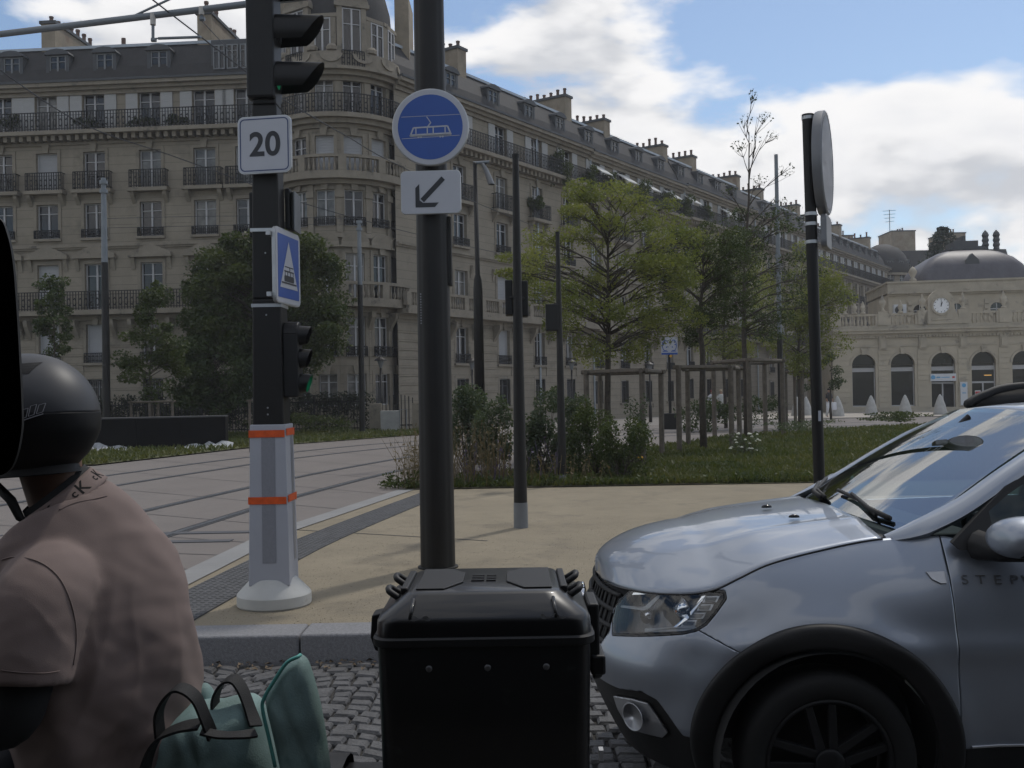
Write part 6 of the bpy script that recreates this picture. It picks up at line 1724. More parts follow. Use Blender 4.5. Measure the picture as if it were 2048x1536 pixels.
for sd in (1, -1):
    full = flank(0.0, q_of_x(1.62), 300, 110)
    V = full[0]
    fin = lambda M_, fn: clip(M_, fn(M_[0]))
    arch = lambda V: np.hypot(V[:, 4]-XW, V[:, 2]-ZW)
    lamp = lambda V: poly_sdf(POLY_LAMP, QZ(V)); grl = lambda V: poly_sdf(POLY_GRILL, QZ(V)); low = lambda V: poly_sdf(POLY_LOW, QZ(V)); fog = lambda V: poly_sdf(POLY_FOG, QZ(V))
    n2 = np.array([_la[1]-_lb[1], -(_la[0]-_lb[0])]); n2 /= np.hypot(*n2)
    seam = lambda V: (QZ(V)-np.array(_lb))@n2           # >0 below / bumper side
    if seam(np.array([[0, 0, .4, .2, 0.]]))[0] < 0: n2 = -n2
    body_ = fin(full, lambda V: arch(V)-.464)
    body_ = fin(body_, lambda V: V[:, 2]-(.372+0*V[:, 0]) + np.where(V[:, 4] < .62, 1.0, 0))
    body_ = fin(body_, lambda V: lamp(V)-.011)
    body_ = fin(body_, lambda V: grl(V)-.006); body_ = fin(body_, lambda V: low(V)-.006)
    dr = fin(body_, lambda V: V[:, 4]-1.25-G); rest_ = fin(body_, lambda V: 1.25-G-V[:, 4])
    bmp = fin(rest_, lambda V: seam(V)-G*.8); bmp = fin(bmp, lambda V: .64-V[:, 4])
    fen = fin(rest_, lambda V: -seam(V)-G*.8); fen = fin(fen, lambda V: V[:, 4]-.30)
    strip_ = fin(rest_, lambda V: -seam(V)-G*.8); strip_ = fin(strip_, lambda V: .298-V[:, 4])
    put(bmp, 'bumper', M_paint, CAR, sd); put(fen, 'fender', M_paint, CAR, sd); dro = put(dr, 'door', M_paint, CAR, sd)
    if sd > 0: dro_near = dro
    put(strip_, 'bonnet_lip', M_gloss, CAR, sd)
    # black arch cladding, standing a little proud, and sill
    NA_, NR_ = 96, 8; AR = []
    for j in range(NR_+1):
        for i in range(NA_+1):
            a_ = R(-14+208*i/NA_); r_ = .385+(.4735-.385)*j/NR_; x_ = XW+r_*math.cos(a_); z_ = max(.212, ZW+r_*math.sin(a_))
            X_, Y_, Z_ = S_pt(q_of_x(x_), z_, -.011+.010*(1-j/NR_)**2+.012*max(0, (j/NR_-.8)/.2)**2)
            AR.append((float(X_), -float(Y_), float(Z_), 0, x_))
    put((np.array(AR), [(j*(NA_+1)+i, j*(NA_+1)+i+1, (j+1)*(NA_+1)+i+1, (j+1)*(NA_+1)+i)[::-1] for j in range(NR_) for i in range(NA_)]), 'arch_cladding', M_clad, CAR, sd, .03)
    si = fin(full, lambda V: .369-V[:, 2]); si = fin(si, lambda V: V[:, 4]-1.20); si = fin(si, lambda V: arch(V)-.474)
    put(si, 'sill_cladding', M_clad, CAR, sd, .02)
    lw = fin(full, lambda V: -low(V)-.001); lw = fin(lw, lambda V: arch(V)-.474); lw = fin(lw, lambda V: fog(V)+.001)
    c2 = lw[0].copy(); X_, Y_, Z_ = S_pt(c2[:, 3], c2[:, 2], .028); c2[:, 0] = X_; c2[:, 1] = -Y_
    put((c2, lw[1]), 'lower_grille', M_clad, CAR, sd, .02)
    fg = fin(full, lambda V: -fog(V)-.002); c2 = fg[0].copy(); X_, Y_, Z_ = S_pt(c2[:, 3], c2[:, 2], .012); c2[:, 0] = X_; c2[:, 1] = -Y_
    fgo = put((c2, fg[1]), 'fog_lamp_surround', M_satin, CAR, sd, .01)
    # dark liner just behind the panels
    ln = flank(0.0, q_of_x(1.62), 120, 40, .030); ln = fin(ln, lambda V: arch(V)-.385); ln = fin(ln, lambda V: lamp(V)+.002); put(ln, 'inner_liner', M_inner, CAR, sd, 0)
    # rest of the flank to the tail
    bk = flank(q_of_x(1.625), QMAX, 160, 60); a2 = lambda V: np.hypot(V[:, 4]-3.39, V[:, 2]-ZW)
    bk = fin(bk, lambda V: a2(V)-.385); pb_ = fin(bk, lambda V: V[:, 2]-.372); pb_ = fin(pb_, lambda V: a2(V)-.472)
    put(fin(pb_, lambda V: 2.35-G-V[:, 4]), 'door_panel', M_paint, dro, sd); put(fin(pb_, lambda V: V[:, 4]-2.35-G), 'rear_quarter', M_paint, CAR, sd)
    cb = fin(bk, lambda V: np.maximum(.369-V[:, 2], .4725-a2(V))); put(cb, 'rear_cladding', M_clad, CAR, sd, .02)
    # sill strip, marker, lettering
    X_, Y_, Z_ = S_pt(np.linspace(q_of_x(1.29), q_of_x(2.4), 12), np.full(12, .378), -.004)
    MB().tube([(x, -y*sd, z_) for x, y, z_ in zip(X_, Y_, Z_)], .005, 6).build('sill_strip', M_satin, dro)
    # headlamp: glass skin, dark housing, reflector, light strips, indicator cells
    HL = put(fin(full, lambda V: -lamp(V)-.001), 'headlight', M_lens, CAR, sd, 0)
    rim_ = fin(full, lambda V: lamp(V)+.001); rim_ = fin(rim_, lambda V: .0115-lamp(V)); c2 = rim_[0].copy(); X_, Y_, Z_ = S_pt(c2[:, 3], c2[:, 2], .003); c2[:, 0] = X_; c2[:, 1] = -Y_
    put((c2, rim_[1]), 'seal', M_gloss, HL, sd, .02)
    hb = fin(full, lambda V: .004-lamp(V)); c2 = hb[0].copy(); X_, Y_, Z_ = S_pt(c2[:, 3], c2[:, 2], .065); c2[:, 0] = X_; c2[:, 1] = -Y_
    put((c2, hb[1]), 'lamp_housing', mat('lamp_housing_dark', (.09, .093, .10), .25, metal=.7), HL, sd, 0)
    def lampstrip(name, px, dep, thick, material, w=None):
        """px: closed polygon in photo pixels, set dep behind the glass"""
        pl_ = [SQ(*p) for p in px]; top = []
        for dd in (dep, dep+thick):
            X_, Y_, Z_ = S_pt(np.array([p[0] for p in pl_]), np.array([p[1] for p in pl_]), dd); top.append(list(zip(X_, -Y_*sd, Z_)))
        n = len(pl_); m_ = MB(); m_.add(top[0]+top[1], [tuple(range(n)), tuple(range(n, 2*n))[::-1]]+[(i, (i+1) % n, n+(i+1) % n, n+i) for i in range(n)])
        return m_.build(name, material, HL)
    lampstrip('top_light_bar', [(1262, 1186), (1330, 1185), (1400, 1186), (1398, 1192), (1330, 1191), (1259, 1191)], .012, .01, M_chrome)
    lampstrip('daytime_strip', [(1233, 1211), (1274, 1216), (1284, 1214), (1308, 1192), (1318, 1192), (1292, 1219), (1280, 1223), (1233, 1216)], .018, .012, M_lampw)
    lampstrip('lower_light_bar', [(1285, 1258), (1340, 1257), (1385, 1253), (1390, 1257), (1372, 1263), (1286, 1265)], .012, .01, M_lampw)
    lampstrip('chrome_divider', [(1402, 1192), (1410, 1192), (1396, 1214), (1372, 1240), (1350, 1256), (1343, 1255), (1366, 1236), (1390, 1210)], .016, .014, M_chrome)
    for (a, b) in ((1422, 1201), (1410, 1217), (1394, 1234), (1376, 1249)):
        lampstrip('indicator_cell', [(a-16, b-6), (a+16, b-6), (a+10, b+6), (a-20, b+6)], .022, .02, M_satin)
        lampstrip('indicator_cell_lens', [(a-12, b-4), (a+11, b-4), (a+6, b+4), (a-15, b+4)], .018, .003, mat('smoked_lens', (.10, .105, .11), .15))
    q_, z_ = SQ(1345, 1226); X_, Y_, Z_ = S_pt(q_, z_, .05); c_ = Vector((float(X_), -float(Y_)*sd, z_))
    RX = Matrix.Rotation(R(-90), 4, 'Y') @ Matrix.Rotation(R(0), 4, 'X'); fw = Vector((-.80, -.6*sd, 0)).to_track_quat('Z', 'Y').to_matrix()
    bowl = [(.001, -.03), (.034, -.022), (.062, .0), (.070, .014)]
    MB().lathe(bowl, 22, M=lambda x, y, z__: tuple(c_+fw @ Vector((x, y*.92, z__)))).build('reflector', M_chrome, HL, smooth=True)
    MB().lathe([(.001, .016), (.012, .01), (.014, -.01)], 10, M=lambda x, y, z__: tuple(c_+fw @ Vector((x, y, z__)))).build('bulb', M_amber, HL, smooth=True)
    q_, z_ = SQ(1278, 1235); X_, Y_, Z_ = S_pt(q_, z_, .045); c3 = Vector((float(X_), -float(Y_)*sd, z_))
    MB().lathe([(.001, -.02), (.02, -.012), (.030, .01)], 16, M=lambda x, y, z__: tuple(c3+fw @ Vector((x, y, z__)))).build('reflector', M_chrome, HL, smooth=True)
    # fog lamp bowl
    q_, z_ = SQ(1266, 1434); X_, Y_, Z_ = S_pt(q_, z_, .0); c4 = Vector((float(X_), -float(Y_)*sd, z_)); fw2 = Vector((-.85, -.5*sd, 0)).to_track_quat('Z', 'Y').to_matrix()
    MB().lathe([(.001, -.045), (.030, -.04), (.050, -.01), (.060, .004), (.066, .002)], 26, M=lambda x, y, z__: tuple(c4+fw2 @ Vector((x, y*.82, z__)))).build('fog_lamp', M_satin, fgo or CAR, smooth=True)
    # grille bars
    gb = flank(0.0, q_of_x(.22), 90, 60); gb = fin(gb, lambda V: -grl(V)); c2 = gb[0].copy(); X_, Y_, Z_ = S_pt(c2[:, 3], c2[:, 2], .045); c2[:, 0] = X_; c2[:, 1] = -Y_
    GR = put((c2, gb[1]), 'grille', M_gloss, CAR, sd, 0)
    qe = q_g[4][0]
    for zc_ in (.655, .715, .775, .835):
        qq = np.linspace(0.0, qe-.01, 14); X_, Y_, Z_ = S_pt(qq, np.full(14, zc_), .012)
        MB().tube([(x, -y*sd, z_) for x, y, z_ in zip(X_, Y_, Z_)], .011, 6).build('grille_bar', M_clad, GR, smooth=True)
    for k in range(1, 8):
        qv = qe*k/8; X_, Y_, Z_ = S_pt(np.full(6, qv), np.linspace(.64, .845, 6), .016)
        MB().tube([(x, -y*sd, z_) for x, y, z_ in zip(X_, Y_, Z_)], .007, 6).build('grille_rib', M_clad, GR, smooth=True)
# side marker and door lettering on the near side
q_, z_ = q_of_x(1.205), .962
def on_skin(u, v, off, q0=q_, z0=z_):
    X_, Y_, Z_ = S_pt(q0+u, z0+v, off); return (float(X_), -float(Y_), float(Z_))
m_ = MB(); m_.prism([(-.034, .018), (.030, .022), (.030, -.018), (.010, -.020), (-.018, -.006)], -.008, .004, lambda a, b, c: on_skin(a, b, c)); m_.build('side_marker', M_satin, CAR, bevel=.002)
M_badge = mat('badge_grey', (.15, .155, .165), .35, metal=.6)
for i, ch in enumerate('STEPWAY'):
    me = text_mesh(ch, .044, .0012)
    for v in me.vertices: v.co = on_skin(0, 0, -.0025-v.co.z, q_of_x(1.30)+i*.0555+v.co.x*1.3, .954+v.co.y)
    me.materials.clear(); me.materials.append(M_badge); link_mesh('door_letter', me, dro_near)
# emblem on the grille
m_ = MB()
for sd in (-1, 1):
    m_.tube([(-.006, sd*.052, .80), (-.012, sd*.050, .72), (-.006, sd*.030, .66), (-.004, 0, .645)], .011, 6)
m_.tube([(-.006, -.052, .80), (-.008, 0, .81), (-.006, .052, .80)], .010, 6)
m_.build('emblem', M_chrome, CAR, smooth=True)
# bonnet
EX = np.concatenate([np.linspace(.0, .05, 6), np.linspace(.06, .45, 22), np.linspace(.47, 1.05, 26)])
def edge_pt(x):
    q = q_of_x(x); zt_ = float(z_top(x)); X_, Y_, Z_ = S_pt(q, zt_ - .002, .0); return float(X_), float(Y_), float(Z_)
def crown(x): return max(0.0, float(z_mid(x))-float(z_top(x)))
bn = MB(); rows = []
NV = 40
ce = [edge_pt(x) for x in EX]
for (X_, Y_, Z_) in ce:
    ys_ = Y_-.0075
    for j in range(NV+1):
        v = -1+2*j/NV
        h = crown(X_)*(1-abs(v)**2.4); rdg = .010*math.exp(-((abs(v)-.62)/.07)**2)*interp(X_, [.2, .5, 1.05], [0, 1, 1])
        rows.append((X_+.002, v*ys_, Z_+.001+h+rdg))
fs = [(i*(NV+1)+j, i*(NV+1)+j+1, (i+1)*(NV+1)+j+1, (i+1)*(NV+1)+j) for i in range(len(ce)-1) for j in range(NV)]
bn.add(rows, [f[::-1] for f in fs]); BO = bn.build('bonnet', M_paint, CAR, smooth=True, fix=False)
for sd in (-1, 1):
    MB().tube([(x, sd*(y-.0015), z_+.0005) for x, y, z_ in ce[2:]], .0042, 6).build('bonnet_gap_shade', M_gloss, BO, smooth=True)  # black tube along the bonnet edge, colouring in the shade of the gap
s_ = BO.modifiers.new('thick', 'SOLIDIFY'); s_.thickness = .012; s_.offset = -1
for yy, xx in ((-.02, .80), (-.30, .84)):
    zz = edge_pt(xx)[2]+.004+crown(xx)*(1-(abs(yy)/.66)**2.4)+.002
    m_ = MB(); m_.lathe([(.018, 0), (.016, .008), (.006, .013), (.001, .0135)], 12, (0, 0, 0), M=lambda x, y, z_: (xx+x*1.3, yy+y*.7, zz+z_)); m_.build('washer_jet', M_gloss, BO, smooth=True)
# windscreen, pillars, roof
def ws(u, v, off=0.0):
    y = (2*u-1); hw_ = .665-.115*v; xb = 1.055+.115*y*y; xt = 1.775+.07*y*y
    zb_ = 1.135-.035*y*y; zt_ = 1.545-.03*y*y
    return (xb+(xt-xb)*v+off*.5, y*hw_, zb_+(zt_-zb_)*v+.018*math.sin(math.pi*v)-off)
WS = MB().grid(lambda u, v: ws(u, v), 36, 22).build('windscreen', M_wind, CAR, smooth=True, fix=False)
bd = MB()
for (u0, u1, v0, v1) in ((0, .022, 0, 1), (.978, 1, 0, 1), (.022, .978, 0, .05), (.022, .978, .965, 1)):
    bd.grid(lambda u, v: ws(u0+(u1-u0)*u, v0+(v1-v0)*v, .004), 20, 20)
bd.build('black_border', M_gloss, WS, smooth=True, fix=False)
m_ = MB(); m_.grid(lambda u, v: (1.045+.10*(2*u-1)**2*(.2+.8*v)+.05*v-.002, (2*u-1)*.66, 1.112-.028*(2*u-1)**2+.012*v+.035*(1-(2*u-1)**2)*(1-v)*.6-.02), 30, 4); m_.build('cowl', M_clad, CAR, smooth=True)
def blade(path, r, name, par): MB().tube(path, r, 6).build(name, M_clad, par, smooth=True)
def wsp(u, v, lift): p = ws(u, v); return (p[0]-.4*lift, p[1], p[2]+.9*lift)
wp = MB().tube([wsp(.10, .03, .015), wsp(.20, .035, .03), wsp(.36, .09, .03)], [.012, .011, .008], 6).build('wiper', M_clad, CAR, smooth=True)
blade([wsp(.155, .02, .018), wsp(.30, .075, .022), wsp(.50, .10, .018)], .009, 'wiper_blade', wp)
wp2 = MB().tube([wsp(.55, .02, .02), wsp(.66, .03, .03), wsp(.80, .10, .03)], [.013, .011, .008], 6).build('wiper', M_clad, CAR, smooth=True)
blade([wsp(.52, .03, .02), wsp(.72, .06, .022), wsp(.92, .16, .018)], .009, 'wiper_blade', wp2)
# sun strip seen through the glass: the mirror and its foot
m_ = MB(); m_.box(1.62, 1.66, -.13, .12, 1.40, 1.465); m_.tube([(1.64, 0, 1.46), (1.70, 0, 1.515)], .012, 6); m_.build('interior_mirror', M_inner, CAR, bevel=.012)
for sd in (-1, 1):
    P_ = [(1.075, -.655, 1.088), (1.18, -.672, 1.128), (1.34, -.678, 1.205), (1.52, -.655, 1.315), (1.72, -.622, 1.425), (1.95, -.585, 1.505), (2.3, -.565, 1.545), (3.0, -.555, 1.535), (3.55, -.545, 1.47)]
    pth = smooth_path(P_, 5); m_ = MB(); sec = [(-.045, .012), (-.02, .022), (.03, .012), (.052, -.035), (.030, -.055), (-.03, -.02)]
    rows = []; ns = len(sec)
    for i, p in enumerate(pth):
        k = interp(p.x, [1.07, 1.2, 1.5, 2, 3.6], [.35, .9, 1.0, .9, .8])
        for a, b in sec: rows.append((p.x, (p.y-a*-1*k*-1)*sd*-1 if False else (p.y - a*k)*(1 if sd < 0 else -1), p.z+b*k))
    fs = [(i*ns+j, i*ns+(j+1) % ns, (i+1)*ns+(j+1) % ns, (i+1)*ns+j) for i in range(len(pth)-1) for j in range(ns)]
    m_.add(rows, fs); m_.build('roof_pillar', M_paint, CAR, smooth=True, sharp=60)
    # side glass with black frame
    g_ = [(1.30, 1.085), (1.50, 1.255), (1.74, 1.385), (1.98, 1.472), (2.32, 1.48), (2.32, 1.078)]
    def sg(x, z_, o_=0): return (x, sd*(interp(z_, [1.06, 1.5], [.795, .60])+o_), z_)
    m_ = MB(); m_.prism(g_, -.003, .003, lambda a, b, c: sg(a, b, c)); m_.build('side_window', M_wind, CAR)
    m_ = MB(); m_.prism([(2.40, 1.08), (2.40, 1.48), (2.9, 1.48), (3.25, 1.42), (3.35, 1.10)], -.003, .003, lambda a, b, c: sg(a, b, c)); m_.build('side_window', M_wind, CAR)
    m_ = MB(); m_.prism([(1.265, 1.085), (1.50, 1.275), (1.60, 1.325), (1.60, 1.300), (1.50, 1.245), (1.42, 1.19), (1.42, 1.06), (1.29, 1.06)], -.012, .012, lambda a, b, c: sg(a, b, c)); m_.box(2.32, 2.40, sd*.64, sd*.79, 1.07, 1.48) if False else None
    m_.build('mirror_sail', M_clad, CAR)
    m_ = MB(); m_.prism([(2.31, 1.07), (2.41, 1.07), (2.41, 1.49), (2.31, 1.49)], -.008, .008, lambda a, b, c: sg(a, b, c)); m_.build('door_frame', M_gloss, CAR)
    # roof rail
    pth = smooth_path([(1.93, sd*.545, 1.545), (2.03, sd*.55, 1.597), (2.22, sd*.555, 1.637), (2.8, sd*.55, 1.635), (3.2, sd*.545, 1.60), (3.3, sd*.54, 1.55)], 5)
    m_ = MB(); m_.tube(pth, [.012]+[.022]*(len(pth)-2)+[.012], 8); m_.prism([(1.94, 1.53), (2.05, 1.60), (2.24, 1.635), (2.5, 1.635), (2.5, 1.53)], sd*.55-.011, sd*.55+.011, lambda a, b, c: (a, c, b)); m_.build('roof_rail', M_clad, CAR, smooth=True)
    # mirror
    ms = MB()
    def mir(u, v, sd=sd):
        a = 2*math.pi*u; b = math.pi*(v-.5); r_ = math.cos(b)**.55
        return (1.435+.085*math.sin(b)*1.0+.05*r_*math.cos(a)*.6, sd*(.955+.105*r_*math.cos(a)), 1.125+.070*r_*math.sin(a)+.01*math.sin(b))
    ms.grid(mir, 24, 14, closed_u=True); mo = ms.build('door_mirror', M_paint, CAR, smooth=True)
    m_ = MB(); m_.tube([(1.36, sd*.79, 1.075), (1.40, sd*.88, 1.070), (1.44, sd*.955, 1.085)], [.055, .042, .045], 10); m_.grid(lambda u, v: (1.44+.068*math.sin(math.pi*(v-.5))+.02*math.cos(2*math.pi*u), sd*(.955+.10*math.cos(math.pi*(v-.5))*math.cos(2*math.pi*u)), 1.075+.022*math.cos(math.pi*(v-.5))*math.sin(2*math.pi*u)), 18, 8, closed_u=True); m_.build('mirror_foot', M_clad, mo, smooth=True)
RO = MB().grid(lambda u, v: (1.775+.07*(2*v-1)**2+(3.75-1.775)*u*(1), (2*v-1)*interp(u, [0, .15, 1], [.55, .55, .50]), interp(u, [0, .1, .3, .6, .85, 1], [1.545, 1.566, 1.582, 1.575, 1.53, 1.46])-.035*(2*v-1)**2), 20, 20).build('roof', M_paint, CAR, smooth=True, fix=False)
s_ = RO.modifiers.new('thick', 'SOLIDIFY'); s_.thickness = .02
MB().grid(lambda u, v: (3.75+.28*u, (2*v-1)*(.50+.12*u), 1.472-.40*u), 6, 10).build('rear_window', M_wind, CAR, smooth=True)
# cabin
m_ = MB(); m_.box(1.15, 1.48, -.62, .62, .75, 1.06); m_.box(1.25, 1.46, -.60, .60, 1.06, 1.09); m_.build('dashboard', M_inner, CAR, bevel=.03)
m_ = MB(); m_.box(1.2, 3.7, -.72, .72, .28, .36); m_.box(.32, 1.2, -.5, .5, .30, .62); m_.build('floor_pan', M_inner, CAR)
sw = MB(); tq_ = Vector((.88, 0, .47)).to_track_quat('Z', 'Y').to_matrix()
sw.grid(lambda u, v: tuple(Vector((1.62, -.36, .98))+tq_ @ Vector(((.18+.013*math.cos(2*math.pi*v))*math.cos(2*math.pi*u), (.18+.013*math.cos(2*math.pi*v))*math.sin(2*math.pi*u), .013*math.sin(2*math.pi*v)))), 28, 8, closed_u=True, closed_v=True); sw.build('steering_wheel', M_inner, CAR, smooth=True)
for yy in (-.36, .36):
    m_ = MB(); m_.box(1.75, 2.25, yy-.24, yy+.24, .38, .58); m_.prism([(2.15, .5), (2.32, .5), (2.50, 1.15), (2.36, 1.17)], yy-.23, yy+.23, lambda a, b, c: (a, c, b)); m_.prism([(2.38, 1.17), (2.48, 1.17), (2.52, 1.36), (2.44, 1.37)], yy-.12, yy+.12, lambda a, b, c: (a, c, b)); m_.build('seat', M_inner, CAR, bevel=.04)
m_ = MB(); m_.box(2.9, 3.4, -.6, .6, .38, .6); m_.box(3.3, 3.45, -.6, .6, .5, 1.1); m_.build('seat', M_inner, CAR, bevel=.04)
# wheels
for i, (xw, sd) in enumerate(((XW, -1), (XW, 1), (3.39, -1), (3.39, 1))):
    yo = sd*.845
    def WM(x, y, z_, xw=xw, yo=yo, sd=sd): return (xw+x, yo-sd*y if True else 0, .318+z_)
    w_ = MB(); w_.lathe([(.215, .17), (.235, .20), (.29, .205), (.312, .18), (.318, .13), (.318, .06), (.310, .015), (.285, -.002), (.235, .004), (.222, .02)], 48, M=lambda x, y, z_: WM(x, z_, y), cap=False)
    wo_ = w_.build('wheel', M_rubber, CAR, smooth=True)
    r_ = MB(); r_.lathe([(.228, .012), (.222, .004), (.214, .008), (.207, .03), (.205, .12)], 48, M=lambda x, y, z_: WM(x, z_, y), cap=False); r_.build('rim', M_rimd, wo_, smooth=True)
    sp_ = MB()
    for k in range(5):
        a = R(90+72*k+8)
        for dd in (-1, 1):
            p0 = (.045*math.cos(a+dd*.5), .045*math.sin(a+dd*.5)); p1 = (.212*math.cos(a+dd*.20), .212*math.sin(a+dd*.20)); d_ = Vector((p1[1]-p0[1], p0[0]-p1[0])).normalized()*.017
            P4 = [(p0[0]-d_.x, p0[1]-d_.y), (p1[0]-d_.x*.8, p1[1]-d_.y*.8), (p1[0]+d_.x*.8, p1[1]+d_.y*.8), (p0[0]+d_.x, p0[1]+d_.y)]
            sp_.prism(P4, .014, .045, lambda a_, b_, c_: WM(a_, c_, b_))
    sp_.build('spokes', M_rimd, wo_, bevel=.004)
    h_ = MB(); h_.lathe([(.055, .01), (.05, .004), (.03, .002), (.001, .001)], 20, M=lambda x, y, z_: WM(x, z_, y)); h_.build('hub_cap', M_rimd, wo_, smooth=True)
    b_ = MB(); b_.lathe([(.001, .10), (.20, .10)], 30, M=lambda x, y, z_: WM(x, z_, y), cap=False); b_.build('brake_disc', M_rubber, wo_)
    # arch liner
    MB().lathe([(.392, .0), (.392, .26)], 30, a0=R(-10), a1=R(190), M=lambda x, y, z_: WM(x, z_+.0, y), cap=False).build('wheel_arch_liner', M_rubber, CAR, smooth=True)
# ------------------------------------------------------------------ motorcycle, rider, luggage, bus window
YB = 2.42                     # centre line of the motorcycle
M_case = mat('case_black_enamel', (0.006, 0.006, 0.007), .36, var=.2, scale=3, coat=.22, wear=((.030, .030, .032), 16, .62))
M_casep = mat('case_black_plastic', (0.008, 0.008, 0.009), .55, var=.2, scale=6)
M_screw = mat('screw_steel', (.16, .16, .165), .5, metal=.7)
M_scuff = mat('scuffed_metal', (.36, .36, .37), .5, metal=.7, var=.5, scale=60)
# --- black luggage case
cx0, cx1 = at(747, 1300, 2.15).x, at(1188, 1300, 2.15).x
cy0, cy1 = 2.14, 2.56; zs_ = at(960, 1282, 2.14).z; zt_ = at(960, 1184, 2.2).z; zb_ = .80
CS = empty('luggage_case', ((cx0+cx1)/2, (cy0+cy1)/2, zb_), R(.0), 'large black metal luggage case with chamfered lid on the motorcycle tail', 'case')
wx, wy = (cx1-cx0)/2, (cy1-cy0)/2; zs_ -= zb_; zt_ -= zb_
def ring(w, d, r, z_, n=5): return [(x, y, z_) for x, y in rounded_rect(2*w, 2*d, r, n)]
def loft(rings, cap0=True, cap1=True):
    k = len(rings[0]); m_ = MB(); vs = [p for r_ in rings for p in r_]
    fs = [(j*k+i, j*k+(i+1) % k, (j+1)*k+(i+1) % k, (j+1)*k+i) for j in range(len(rings)-1) for i in range(k)]
    if cap0: fs.append(tuple(range(k))[::-1])
    if cap1: fs.append(tuple(range((len(rings)-1)*k, len(rings)*k)))
    return m_.add(vs, fs)
loft([ring(wx-.02, wy-.01, .03, 0), ring(wx-.012, wy-.005, .035, .02), ring(wx-.006, wy-.002, .035, zs_-.03), ring(wx-.006, wy-.002, .035, zs_-.012)]).build('box', M_case, CS, smooth=True, sharp=40)
loft([ring(wx, wy, .04, zs_-.014), ring(wx+.004, wy+.004, .042, zs_-.010), ring(wx+.004, wy+.004, .042, zs_+.004), ring(wx, wy, .04, zs_+.008)]).build('rim_seal', M_casep, CS, smooth=True, sharp=30)
LID = loft([ring(wx-.003, wy-.002, .042, zs_+.006), ring(wx-.004, wy-.003, .046, zs_+.038), ring(wx-.010, wy-.008, .05, zs_+.050), ring(wx-.052, wy-.045, .045, zt_-.014), ring(wx-.062, wy-.055, .042, zt_-.005), ring(wx-.072, wy-.062, .036, zt_)]).build('lid', M_case, CS, smooth=True, sharp=60)
# top mats, ridges, embossed mark
for sd in (-1, 1):
    P_ = [(sd*(wx-.085), -wy+.09), (sd*(wx-.085), wy-.085), (sd*.085, wy-.085), (sd*.05, wy-.14), (sd*.05, -wy+.17), (sd*.09, -wy+.09)]
    MB().prism(P_, zt_+.001, zt_+.004).build('rubber_mat', M_casep, LID, bevel=.0015)
    MB().box(sd*(wx-.058)-.008, sd*(wx-.058)+.008, -wy+.10, wy-.10, zt_-.012, zt_+.004).build('side_ridge', M_casep, LID, bevel=.003)
m_ = MB()
for k, yy in enumerate((-.02, .0, .02, .04)):
    m_.box(-.032, -.003, yy-.004, yy+.004, zt_, zt_+.003); m_.box(.003, .025, yy-.004, yy+.004, zt_, zt_+.003)
tag(m_.build('embossed_mark', M_casep, LID), kind='stuff')
# ribs on the front slope
for sx in (-1, 1):
    p0 = (sx*(wx-.085), -(wy-.046)-.001, zt_-.010); p1 = (sx*(wx-.080), -(wy-.008)-.003, zs_+.048)
    MB().tube([p0, p1], .004, 6).build('pressed_rib', M_case, LID, smooth=True)
for (x, w_) in ((-.135, .022), (.150, .026)):
    m_ = MB(); m_.grid(lambda u, v: (x+(u-.5)*2*w_, -(wy-.008)-.0018-(.001*math.sin(9*u)), zs_+.043+(v-.5)*.016+.004*math.sin(11*u+x*50)), 10, 3); m_.build('scuff', M_scuff, LID)
# tie loops
for sx in (-1, 1):
    for yy in (-.075, .075):
        pth = smooth_path([(sx*(wx-.048), yy-.026, zt_-.022), (sx*(wx-.026), yy-.022, zt_-.008), (sx*(wx-.020), yy-.010, zt_-.003), (sx*(wx-.020), yy+.010, zt_-.003), (sx*(wx-.026), yy+.022, zt_-.008), (sx*(wx-.048), yy+.026, zt_-.022)], 4)
        MB().tube(pth, .0075, 8).build('tie_loop', M_casep, LID, smooth=True)
# screws, latches, lock
for zz in (zs_-.058, .02):
    for xx in (-.118, .008, .134):
        m_ = MB(); m_.lathe([(.0075, -.0), (.0070, -.003), (.004, -.0045), (.001, -.0045)], 12, (xx, -wy+.002, zz), axis='Y'); m_.build('screw', M_screw, CS, smooth=True)
m_ = MB(); m_.box(wx-.004, wx+.022, -.09, .05, zs_-.075, zs_+.05); lt = m_.build('latch', M_casep, CS, bevel=.006)
m_ = MB(); m_.box(wx, wx+.034, -.10, .02, zs_-.11, zs_-.065); m_.lathe([(.035, 0), (.03, .022), (.001, .026)], 16, (wx+.008, -.04, zs_-.10), axis='X'); m_.build('lock', M_casep, lt, bevel=.006)
m_ = MB(); m_.prism([(-wx+.004, zs_+.035), (-wx-.020, zs_+.030), (-wx-.024, zs_-.02), (-wx-.014, zs_-.05), (-wx+.004, zs_-.055)], -.08, -.02, lambda a, b, c: (a, c, b)); m_.build('latch', M_casep, CS, bevel=.003)

# --- motorcycle below
M_bike = mat('motorcycle_black', (.012, .012, .013), .35, var=.1, coat=.3)
BK = empty('motorcycle', (0, YB, 0), label='black touring motorcycle carrying the rider, mostly below the picture edge', cat='motorcycle')
def wheelm(x, r):
    w_ = MB(); w_.lathe([(r-.10, -.05), (r-.02, -.055), (r, -.02), (r, .02), (r-.02, .055), (r-.10, .05)], 36, (x, 0, r), axis='Y', cap=False); o = w_.build('wheel', M_rubber, BK, smooth=True)
    MB().lathe([(r-.095, -.045), (r-.12, -.03), (r-.12, .03), (r-.095, .045)], 36, (x, 0, r), axis='Y', cap=False).build('rim', M_satin, o, smooth=True)
    sp_ = MB()
    for k in range(6):
        a = math.pi*k/3; sp_.tube([(x, 0, r), (x+(r-.11)*math.cos(a), 0, r+(r-.11)*math.sin(a))], .014, 6)
    sp_.build('spokes', M_satin, o)
